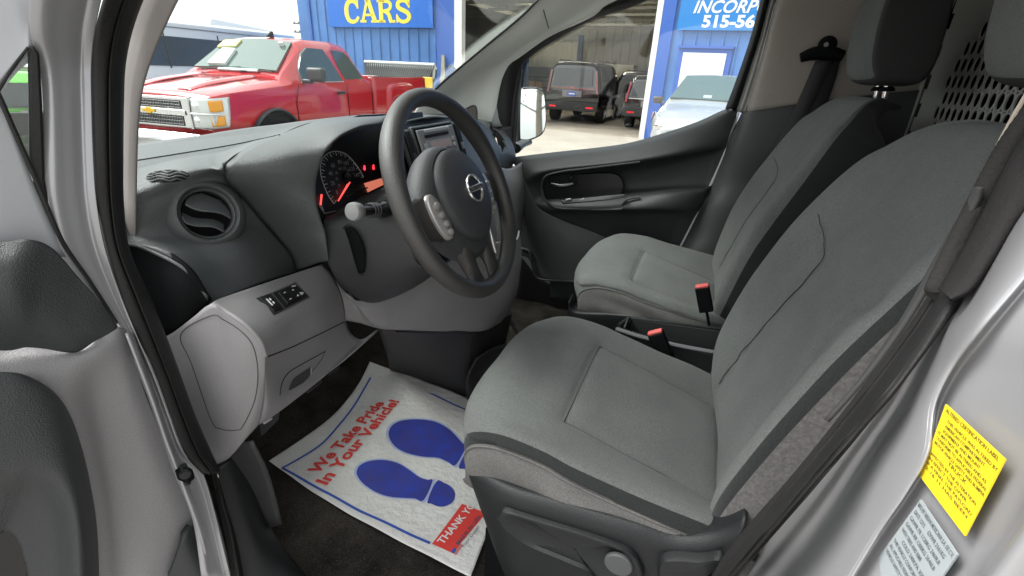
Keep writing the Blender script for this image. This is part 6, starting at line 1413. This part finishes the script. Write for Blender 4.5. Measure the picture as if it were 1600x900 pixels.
g = G(); g.grid([[(.10, -.95, .66), (.17, -.6, .68), (.19, 0, .69), (.17, .6, .68), (.10, .95, .66), (-.30, 1.0, .64)], [(.15, -.97, .56), (.23, -.6, .57), (.25, 0, .58), (.23, .6, .57), (.15, .97, .56), (-.28, 1.02, .56)], [(.12, -.96, .42), (.19, -.6, .42), (.21, 0, .42), (.19, .6, .42), (.12, .96, .42), (-.28, 1.0, .42)]], 14, 40); pu.mk('front_bumper', g, M_CHROME, thick=.02)
# hood scoop lines
for q in (-1, 1):
    g = G(); g.grid([[(-.10, q*.50, 1.160), (-.5, q*.52, 1.235), (-1.2, q*.56, 1.315)], [(-.10, q*.44, 1.170), (-.5, q*.44, 1.262), (-1.2, q*.46, 1.345)], [(-.10, q*.30, 1.166), (-.5, q*.30, 1.25), (-1.2, q*.30, 1.335)]], 10, 16); pu.mk('bonnet_ridge', g, M_REDP, thick=.006, ang=60)
# glass: windshield, door glass, rear door glass
pu.panel('windshield', [(-1.395, -.74, 1.392), (-1.38, 0, 1.412), (-1.395, .74, 1.392), (-1.97, .60, 1.79), (-2.0, 0, 1.825), (-1.97, -.60, 1.79)], mat('windshield_green', (.07, .12, .10), .08, coat=.6), (.014, 0, .020))
g = G(); g.prism([(-1.42, -.50, 1.44), (-1.42, -.18, 1.44), (-1.72, -.22, 1.655), (-1.72, -.46, 1.655)], (.022, 0, .032)); pu.mk('price_sheet', g, mat('sheet_white', (.7, .78, .76), .6))
g = G(); g.prism([(-1.33, -.25, 1.375), (-1.33, .45, 1.375), (-1.37, .45, 1.40), (-1.37, -.25, 1.40)], (.012, 0, .018)); pu.mk('dash_sticker', g, mat('sticker_cyan', (.45, .68, .66), .6))
g = G(); g.prism([(-1.78, -.62, 1.67), (-1.80, -.28, 1.69), (-1.93, -.28, 1.785), (-1.93, -.60, 1.77)], (.022, 0, .032)); pu.mk('sticker_yellow', g, mat('sticker_yellow', (.75, .68, .25), .6))
g = G(); g.prism([(-1.86, .46, 1.735), (-1.86, .53, 1.735), (-1.90, .53, 1.76), (-1.90, .46, 1.76)], (.035, 0, .052)); pu.mk('inspection_sticker', g, M_WHITE)
g = G(); g.tube([(-1.32, -.55, 1.375), (-1.36, -.2, 1.41), (-1.40, .10, 1.43)], .012, n=6); g2 = G(); g2.tube([(-1.32, .15, 1.375), (-1.35, .4, 1.40), (-1.34, .70, 1.39)], .012, n=6); pu.mk('wiper', g, M_RUB); pu.mk('wiper', g2, M_RUB)
dw = pu.side('door_window', off=.035, th=.06, m=M_GLS, pts=[(-1.66, 1.27), (-2.66, 1.28), (-2.60, 1.50), (-2.50, 1.74), (-2.12, 1.745), (-1.95, 1.66), (-1.72, 1.42)])
pu.side('rear_window', [(-2.80, 1.30), (-3.34, 1.31), (-3.30, 1.48), (-3.18, 1.66), (-3.08, 1.73), (-2.74, 1.74), (-2.74, 1.50)], M_GLS)
for A_ in ([(-2.70, 1.25), (-2.66, 1.50), (-2.60, 1.76)],):
    pass
for P in ([(-1.42, .55), (-1.42, 1.0), (-1.50, 1.23)], [(-3.505, .45), (-3.505, .9), (-3.50, 1.30)], [(-2.74, .5), (-2.73, 1.25)]):
    g = G(); g.tube([(x, pu.w(x, min(z, 1.1))+.003, z) for x, z in P], .006, n=6); pu.mk('door_gap', g, mat('gap_dark', (.02, .003, .004), .8))
g = G(); g.tube([(-1.62, pu.w(-2, 1.26)+.012, 1.262), (-2.7, pu.w(-2.5, 1.26)+.012, 1.268)], .008, n=6); pu.mk('belt_trim', g, mat('trim_pale', (.6, .5, .5), .4))
g = G(); g.box((-2.52, 1.02, 1.10), (.20, .035, .045)); pu.mk('door_handle', g, M_SEATPL, bevel=.01)
g = G(); g.box((-1.70, 1.17, 1.375), (.11, .30, .20)); mr_ = pu.mk('side_mirror', g, mat('mirror_black', (.03, .032, .034), .4), bevel=.045, bseg=4)
g = G(); g.box((-1.68, 1.03, 1.28), (.10, .16, .06)); pu.mk('mirror_arm', g, MATS['mirror_black'], mr_, bevel=.02)
g = G(); g.add([(-1.95, .30, 1.86)], []) if False else None
g = G(); g.prism([(-2.10, 0, 1.875), (-2.28, 0, 1.875), (-2.27, 0, 1.95), (-2.24, 0, 1.96)], (0, .03, 0)); pu.mk('roof_antenna', g, M_RUB)
gl = textg('SILVERADO', pu.L((-1.95, .998, .62)), pu.R @ np.array([-1., 0, 0]), (0, 0, 1), 1, fit=(.52, .055), depth=.003, bold=.02); obj('door_badge', gl, mat('badge_silver', (.6, .55, .55), .3), pu.root, flat=True)

# ---- black vehicles in the bay: rear views
M_BLKP = mat('black_paint', (.006, .006, .007), .15, coat=1.0)
M_TAIL = mat('tail_lens', (.35, .02, .03), .2, coat=.5)
def suv(name, O, h, label, W_=1.0, H=1.88, Ln=5.1, big=True, group='dark cars in the workshop'):
    c = Car(name, O, h, M_BLKP, [(0, .55, 1.02, 1.05, .95*W_, .96*W_, .90*W_), (.05, .45, 1.10, H-.14, .98*W_, .98*W_, .72*W_), (.22, .40, 1.12, H-.02, W_, W_, .74*W_), (1.2, .40, 1.12, H, W_, W_, .76*W_), (2.6, .40, 1.10, H-.01, W_, W_, .75*W_), (3.05, .40, 1.08, H-.10, W_, W_, .72*W_), (3.7, .40, 1.06, 1.16, W_, W_, .85*W_), (Ln-.2, .40, 1.0, 1.06, .97*W_, .96*W_, .82*W_), (Ln, .5, .92, .95, .85*W_, .84*W_, .74*W_)], label, 'car', group)
    k = H/1.88
    c.panel('rear_window', [(-.012, -.70*W_, 1.18*k), (-.012, .70*W_, 1.18*k), (.02, .66*W_, 1.66*k), (.02, -.66*W_, 1.66*k)], M_BLKGLASS, (-.02, 0, 0), bevel=.005)
    for q in (-1, 1):
        c.panel('tail_light', [(-.02, q*.86*W_, .95*k), (-.02, q*.93*W_, .95*k), (.0, q*.82*W_, 1.62*k), (.0, q*.76*W_, 1.62*k)], M_TAIL if not big else mat('tail_clear', (.30, .10, .10), .2, coat=.5), (-.03, 0, 0))
        c.panel('bumper_reflector', [(-.06, q*.55*W_, .52), (-.06, q*.80*W_, .52), (-.06, q*.80*W_, .57), (-.06, q*.55*W_, .57)], mat('reflector_glow', (.6, .01, .02), .3, emit=(1, .02, .03), estr=.25), (-.01, 0, 0))  # reflector's returned light is put in as a faint glow
        for x in (.95, Ln-.95): c.wheel(x, q*(.87*W_), .38, .26, sgn=q)
    pl_ = c.panel('plate_recess', [(-.03, -.34, .82*k), (-.03, .34, .82*k), (-.03, .34, 1.02*k), (-.03, -.34, 1.02*k)], mat('plate_recess', (.20, .20, .21), .3, metal=.5), (-.012, 0, 0))
    c.panel('number_plate', [(-.046, -.16, .85*k), (-.046, .16, .85*k), (-.046, .16, .99*k), (-.046, -.16, .99*k)], mat('plate_blue', (.04, .10, .42), .4) if big else mat('plate_grey', (.35, .36, .40), .4), (-.008, 0, 0), parent=pl_)
    c.panel('plate_band', [(-.056, -.10, .90*k), (-.056, .10, .90*k), (-.056, .10, .94*k), (-.056, -.10, .94*k)], M_WHITE, (-.004, 0, 0), parent=pl_)
    c.panel('rear_trim', [(-.03, -.80*W_, 1.07*k), (-.03, .80*W_, 1.07*k), (-.03, .80*W_, 1.095*k), (-.03, -.80*W_, 1.095*k)], M_CHROME, (-.01, 0, 0))
    c.panel('rear_badge', [(-.045, -.07, 1.075*k), (-.045, .07, 1.075*k), (-.045, .09, 1.13*k), (-.045, -.09, 1.13*k)], M_CHROME, (-.01, 0, 0))
    c.panel('rear_bumper', [(-.02, -.97*W_, .42), (-.02, .97*W_, .42), (-.02, .97*W_, .72), (-.02, -.97*W_, .72)], mat('bumper_dark', (.02, .02, .022), .35), (-.05, 0, 0), bevel=.02)
    for q in (-1, 1):
        c.side('side_window', [(.45, 1.17*k), (2.9, 1.15*k), (2.55, 1.65*k), (.55, 1.66*k)], M_BLKGLASS, sgn=q)
    g = G(); g.tube([(.5, .70*W_, H+.03), (1.6, .72*W_, H+.045), (2.5, .70*W_, H+.02)], .02, n=6); c.mk('roof_rail', g, M_BLKP)
    g = G(); g.tube([(.5, -.70*W_, H+.03), (1.6, -.72*W_, H+.045), (2.5, -.70*W_, H+.02)], .02, n=6); c.mk('roof_rail', g, M_BLKP)
    return c
suv('parked_suv', (-4.50, 17.0, 0), (.03, 1.0), 'large black car with a blue number plate and thin tail lights in the open bay', W_=.97, H=1.97, Ln=4.9)
suv('parked_suv', (-1.75, 16.4, 0), (.05, 1.0), 'dark car with a red tail light cut off by the white bay post', W_=.93, H=1.66, Ln=4.6, big=False)
suv('parked_suv', (-3.1, 21.0, 0), (.40, .917), 'dark car half hidden between the two nearer black cars', W_=.95, H=1.78, Ln=4.7, big=False)
# ---- silver hatchback in front of the blue wall
M_SILV = mat('pale_silver_paint', (.36, .375, .38), .25, coat=1.0, metal=.2)
sc = Car('parked_hatchback', (-.28, 10.35, 0), (-.10, -.995), M_SILV,
 [(.0, .35, .62, .66, .62, .60, .50), (-.12, .25, .76, .82, .80, .78, .62), (-.45, .22, .90, .98, .86, .85, .66), (-.95, .22, 1.0, 1.10, .88, .88, .70), (-1.15, .22, 1.03, 1.18, .88, .88, .74), (-1.95, .22, 1.06, 1.66, .88, .88, .58), (-2.2, .22, 1.06, 1.70, .88, .88, .60), (-3.4, .22, 1.08, 1.69, .88, .88, .60), (-4.0, .22, 1.08, 1.20, .86, .85, .70), (-4.2, .3, .9, .95, .80, .80, .70)],
 'pale silver hatchback parked nose out before the white door in the blue wall', 'car')
sc.panel('windshield', [(-1.16, -.72, 1.15), (-1.16, .72, 1.15), (-1.90, .56, 1.60), (-1.93, 0, 1.625), (-1.90, -.56, 1.60)], mat('windshield_pale', (.09, .13, .125), .10, coat=.6), (.035, 0, .055))
g = G(); g.prism([(-1.21, -.05, 1.17), (-1.21, .12, 1.17), (-1.30, .12, 1.225), (-1.30, -.05, 1.225)], (.045, 0, .062)); sc.mk('windshield_tag', g, mat('tag_grey', (.3, .32, .32), .5))
for q in (-1, 1):
    g = G(); g.grid([[(-.10, q*.52, .76), (-.22, q*.70, .84), (-.46, q*.86, .94)], [(-.05, q*.55, .66), (-.12, q*.74, .70), (-.40, q*.885, .80)], [(-.04, q*.56, .58), (-.12, q*.76, .60), (-.36, q*.885, .68)]], 10, 14); h_ = sc.mk('headlight', g, mat('headlight_grey', (.40, .42, .42), .12, coat=1, metal=.4), thick=.02)
    g = G(); g.lathe([(.09, 0), (.075, .01), (.03, .02), (0, .025)], (-.06, q*.68, .70), (1, q*.35, .2), 20); sc.mk('reflector_bowl', g, M_CHROME, h_)
    g = G(); g.grid([[(-.36, q*.865, .93), (-.46, q*.885, .93)], [(-.34, q*.895, .80), (-.40, q*.905, .80)]], 4, 4); sc.mk('turn_lens', g, M_AMB, h_, thick=.01)
    g = G(); g.box((-1.45, q*1.03, 1.12), (.10, .22, .15)); sc.mk('side_mirror', g, mat('mirror_brown', (.08, .065, .06), .3), bevel=.04, bseg=4)
    g = G(); g.tube([(-1.45, q*.92, 1.08), (-1.45, q*.98, 1.10)], .03, n=8); sc.mk('mirror_arm', g, M_SILV)
    for x in (-.85, -3.35): sc.wheel(x, q*.80, .31, .2, sgn=q)
    sc.side('side_window', [(-1.55, 1.12), (-3.5, 1.14), (-3.3, 1.52), (-2.2, 1.56)], M_GLS, sgn=q)
sc.panel('grille', [(.01, -.42, .46), (.01, .42, .46), (-.01, .46, .60), (-.01, -.46, .60)], M_RUB, (.02, 0, 0), bevel=.005)
sc.panel('lower_grille', [(.0, -.55, .28), (.0, .55, .28), (.02, .5, .40), (.02, -.5, .40)], M_RUB, (.02, 0, 0), bevel=.005)
g = G(); g.tube([(-1.13, -.6, 1.13), (-1.25, 0, 1.24), (-1.2, .2, 1.22)], .012, n=6); sc.mk('wiper', g, M_RUB)

# ---- long white passenger van behind the pickup
WD = np.array([-.18, .984, 0]); 
wv_ = Car('passenger_van', (-17.9, 9.0, 0), tuple(-WD[:2]), mat('white_van_paint', (.85, .86, .86), .3, coat=.6),
 [(.0, .45, 1.0, 1.10, .9, .9, .8), (-.3, .4, 1.05, 1.25, 1.0, 1.0, .85), (-.9, .4, 1.08, 2.2, 1.02, 1.02, .8), (-1.4, .4, 1.08, 2.62, 1.02, 1.02, .88), (-11, .4, 1.08, 2.7, 1.02, 1.02, .88), (-11.4, .4, 1.08, 2.45, 1.0, 1.0, .82)],
 'long white passenger van with dark side glass beyond the red pickup', 'van')
ws = wv_.side('side_window', [(-1.4, 1.2), (-11.0, 1.2), (-11.0, 2.12), (-1.9, 2.12)], mat('van_glass', (.045, .055, .06), .1, coat=.6), off=.02)
for x in (-3.4, -5.9, -8.4):
    g = G(); g.tube([(x, 1.02, 1.14), (x-.05, .92, 2.28)], .025, n=6); wv_.mk('window_pillar', g, mat('pillar_black', (.01, .01, .01), .4))
g = G(); g.tube([(-1.3, .92, 2.40), (-11.2, .92, 2.44)], .02, n=6); wv_.mk('roof_gutter', g, mat('gutter_grey', (.2, .22, .23), .5))
for x in (-1.6, -9.5):
    for q in (-1, 1): wv_.wheel(x, q*.9, .38, .24, sgn=q)
# ---- white box lorry further off
bx = Car('box_lorry', (-28.6, 28.5, 0), (-.3, .95), mat('lorry_white', (.80, .82, .82), .4),
 [(.0, .5, 1.1, 1.3, 1.0, 1.0, .9), (-1.0, .5, 1.2, 1.5, 1.1, 1.1, 1.0), (-1.4, .5, 1.3, 2.4, 1.1, 1.1, 1.0), (-1.9, .5, 1.3, 3.3, 1.2, 1.2, 1.1), (-8.5, .5, 1.3, 3.45, 1.2, 1.2, 1.1), (-8.8, .5, 1.3, 2.9, 1.2, 1.2, 1.1)],
 'white box lorry whose top shows above the passenger van', 'lorry')
for x in (-1.0, -7.2):
    for q in (-1, 1): bx.wheel(x, q*1.0, .45, .26, sgn=q)
bx.panel('windshield', [(-.98, -.9, 1.5), (-.98, .9, 1.5), (-1.4, .85, 2.3), (-1.4, -.85, 2.3)], M_BLKGLASS, (.04, 0, .03))
# ---- utility poles
for (u, v0, zt, sc_, lab) in ((472, 30, 11.0, 1.0, 'wooden utility pole with two cross arms between the lorry and the garage'), (306, 34, 11.0, .8, 'thin utility pole showing above the roof of the white van')):
    d = ray(u, 60); d = d/np.linalg.norm(d[:2]); dist = 85 if u > 400 else 120
    # height so that the top meets the sight line through the photo
    dt = ray(u, v0); dt = dt/np.linalg.norm(dt[:2]); zt = CAM[2]+dt[2]*dist; b_ = CAM+dt*dist; b_[2] = 0
    g = G(); g.tube([b_, b_+(0, 0, zt)], [.22*sc_, .16*sc_], n=10); po = obj('utility_pole', g, mat('pole_wood', (.16, .14, .12), .9), None); tag(po, lab, 'utility pole', 'utility poles')
    for zz in (.6, 1.7):
        g = G(); g.box(b_+(0, 0, zt-zz), (2.6, .16, .16), np.column_stack([[.8, .6, 0], [-.6, .8, 0], [0, 0, 1]])); ca = obj('cross_arm', g, MATS['pole_wood'], po)
        for q in (-1.1, -.5, .5, 1.1):
            g = G(); g.lathe([(.07, 0), (.08, .12), (.03, .2), (0, .2)], b_+(q*.8, q*.6, zt-zz+.08), (0, 0, 1), 8); obj('insulator', g, M_SEATPL, ca)
# ---- folded ramp gate of a trailer standing behind the pickup bed
Yp = 12.2
tr = empty('ramp_trailer', (-9.4, Yp, 0)); tag(tr, 'trailer with a tilted black bar gate and pale top rail behind the pickup bed', 'trailer')
a, b, c, d = at(570, 96.5, Y=Yp), at(679, 101.5, Y=Yp), at(668, 126, Y=Yp-.5), at(572, 119, Y=Yp-.5)
g = G(); g.tube([a, b], .045, n=8); obj('top_rail', g, mat('rail_white', (.62, .66, .64), .5), tr)
g = G(); g.tube([a+(0, .1, -.08), b+(0, .1, -.08)], .03, n=8); obj('second_rail', g, MATS['rail_white'], tr)
for k in range(34):
    t = k/33; p = a+(b-a)*t; q = d+(c-d)*max(0, t-.10); g = G(); g.tube([p, q-(0, 0, .3)], .020, n=6); obj('gate_bar', g, mat('bar_black', (.02, .022, .022), .5), tr)
g = G(); g.prism([a+(0, .15, -.1), b+(0, .15, -.1), c+(0, .1, -.5), d+(0, .1, -.5)], (0, .02, 0)); obj('gate_mesh', g, mat('gate_dark', (.05, .055, .055), .6), tr)
g = G(); g.tube([b, np.array([b[0]-.2, b[1], 0.0])], .035, n=8); obj('gate_post', g, MATS['rail_white'], tr)
g = G(); g.box(at(668, 129, Y=Yp-.55), (.30, .05, .26)); obj('yellow_lamp', g, mat('lamp_yellow', (.80, .55, .05), .5), tr, bevel=.02)
g = G(); g.box((-9.6, Yp+1.6, .6), (2.6, 3.2, .12)); obj('trailer_deck', g, M_DASHD, tr)
for q in (-1, 1):
    g = G(); g.lathe([(.1, -.1), (.34, -.1), (.36, -.06), (.36, .06), (.34, .1), (.1, .1)], (-9.6+q*1.4, Yp+1.6, .36), (1, 0, 0), 24); obj('wheel', g, M_RUB, tr)
# ---- things seen in the mirror and through the small door pane: trees behind the van, a green car, a brown shed
def tree(x, y, h, r, seed, label, leafc):
    rr = random.Random(seed); t = empty('tree', (x, y, 0)); tag(t, label, 'tree', 'trees at the edge of the yard')
    g = G(); g.tube([(x, y, 0), (x+.1, y, h*.3), (x, y+.1, h*.55), (x+.1, y, h*.9)], [.22, .17, .12, .03], seg=14, n=10)
    tk = obj('trunk', g, mat('bark', (.10, .085, .07), .95, grain=.8, gscale=20), t)
    tips = []
    for k in range(26):
        a = rr.uniform(0, 6.28); z0 = h*rr.uniform(.28, .8); L = r*rr.uniform(.5, 1.1)*(1.15-z0/h*.6); z1 = z0+L*rr.uniform(.3, .9)
        p1 = np.array([x+L*.5*math.cos(a), y+L*.5*math.sin(a), z0+(z1-z0)*.4]); p2 = np.array([x+L*math.cos(a), y+L*math.sin(a), z1])
        g = G(); g.tube([(x, y, z0), p1, p2], [.06, .04, .012], seg=8, n=6); obj('limb', g, MATS['bark'], t)
        tips += [p1, (p1+p2)/2, p2]
    g = G()
    for p in tips:
        for _ in range(26):
            c = p+np.array([rr.gauss(0, .38), rr.gauss(0, .38), rr.gauss(0, .30)]); s = rr.uniform(.06, .13); e = np.array([rr.gauss(0, 1) for _ in range(3)]); e /= np.linalg.norm(e); f = np.cross(e, [rr.gauss(0, 1) for _ in range(3)]); f /= np.linalg.norm(f)+1e-9
            g.add([c-e*s, c+f*s*.6, c+e*s, c-f*s*.6], [(0, 1, 2, 3)])
    obj('crown', g, mat('leaf_'+str(seed % 2), leafc, .7, var=.4, vscale=2), t, flat=True, recalc=False)
tree(26, 3.0, 9, 3.0, 1, 'young pale green tree nearest the parked cars in the mirror', (.16, .20, .08))
tree(31, -1, 11, 3.4, 2, 'taller sparse tree left of the others in the mirror', (.14, .17, .07))
tree(33, 7, 10, 3.2, 3, 'sparse tree right of the others in the mirror', (.17, .19, .09))
mc_ = suv('parked_suv', (17, 4.2, 0), (1, .15), 'silver car parked behind the van, seen only in the door mirror', W_=.92, H=1.6, Ln=4.5, big=False, group=None)
for ch in mc_.root.children:
    if ch.name.startswith('body'): ch.data.materials[0] = M_SILV
gc = suv('parked_car', (-8.9, 4.0, 0), (-1, .42), 'bright green car seen through the small pane of the open door', W_=.9, H=1.25, Ln=4.3, big=False, group=None)
for ch in gc.root.children:
    if ch.name.startswith('body'): ch.data.materials[0] = mat('green_paint', (.12, .55, .03), .3, coat=1)
sd = empty('brown_shed', (-22, 9, 0)); tag(sd, 'brown roofed shed seen through the small pane of the open door', 'shed')
g = G(); g.box((-23, 9.5, 1.2), (4, 6, 2.4)); obj('wall', g, mat('shed_brown', (.12, .06, .045), .8), sd)
g = G(); g.prism([(-25.4, 6.2, 2.4), (-20.6, 6.2, 2.4), (-23, 6.2, 3.6)], (0, 6.6, 0)); obj('roof', g, mat('shed_roof', (.20, .21, .22), .7), sd)
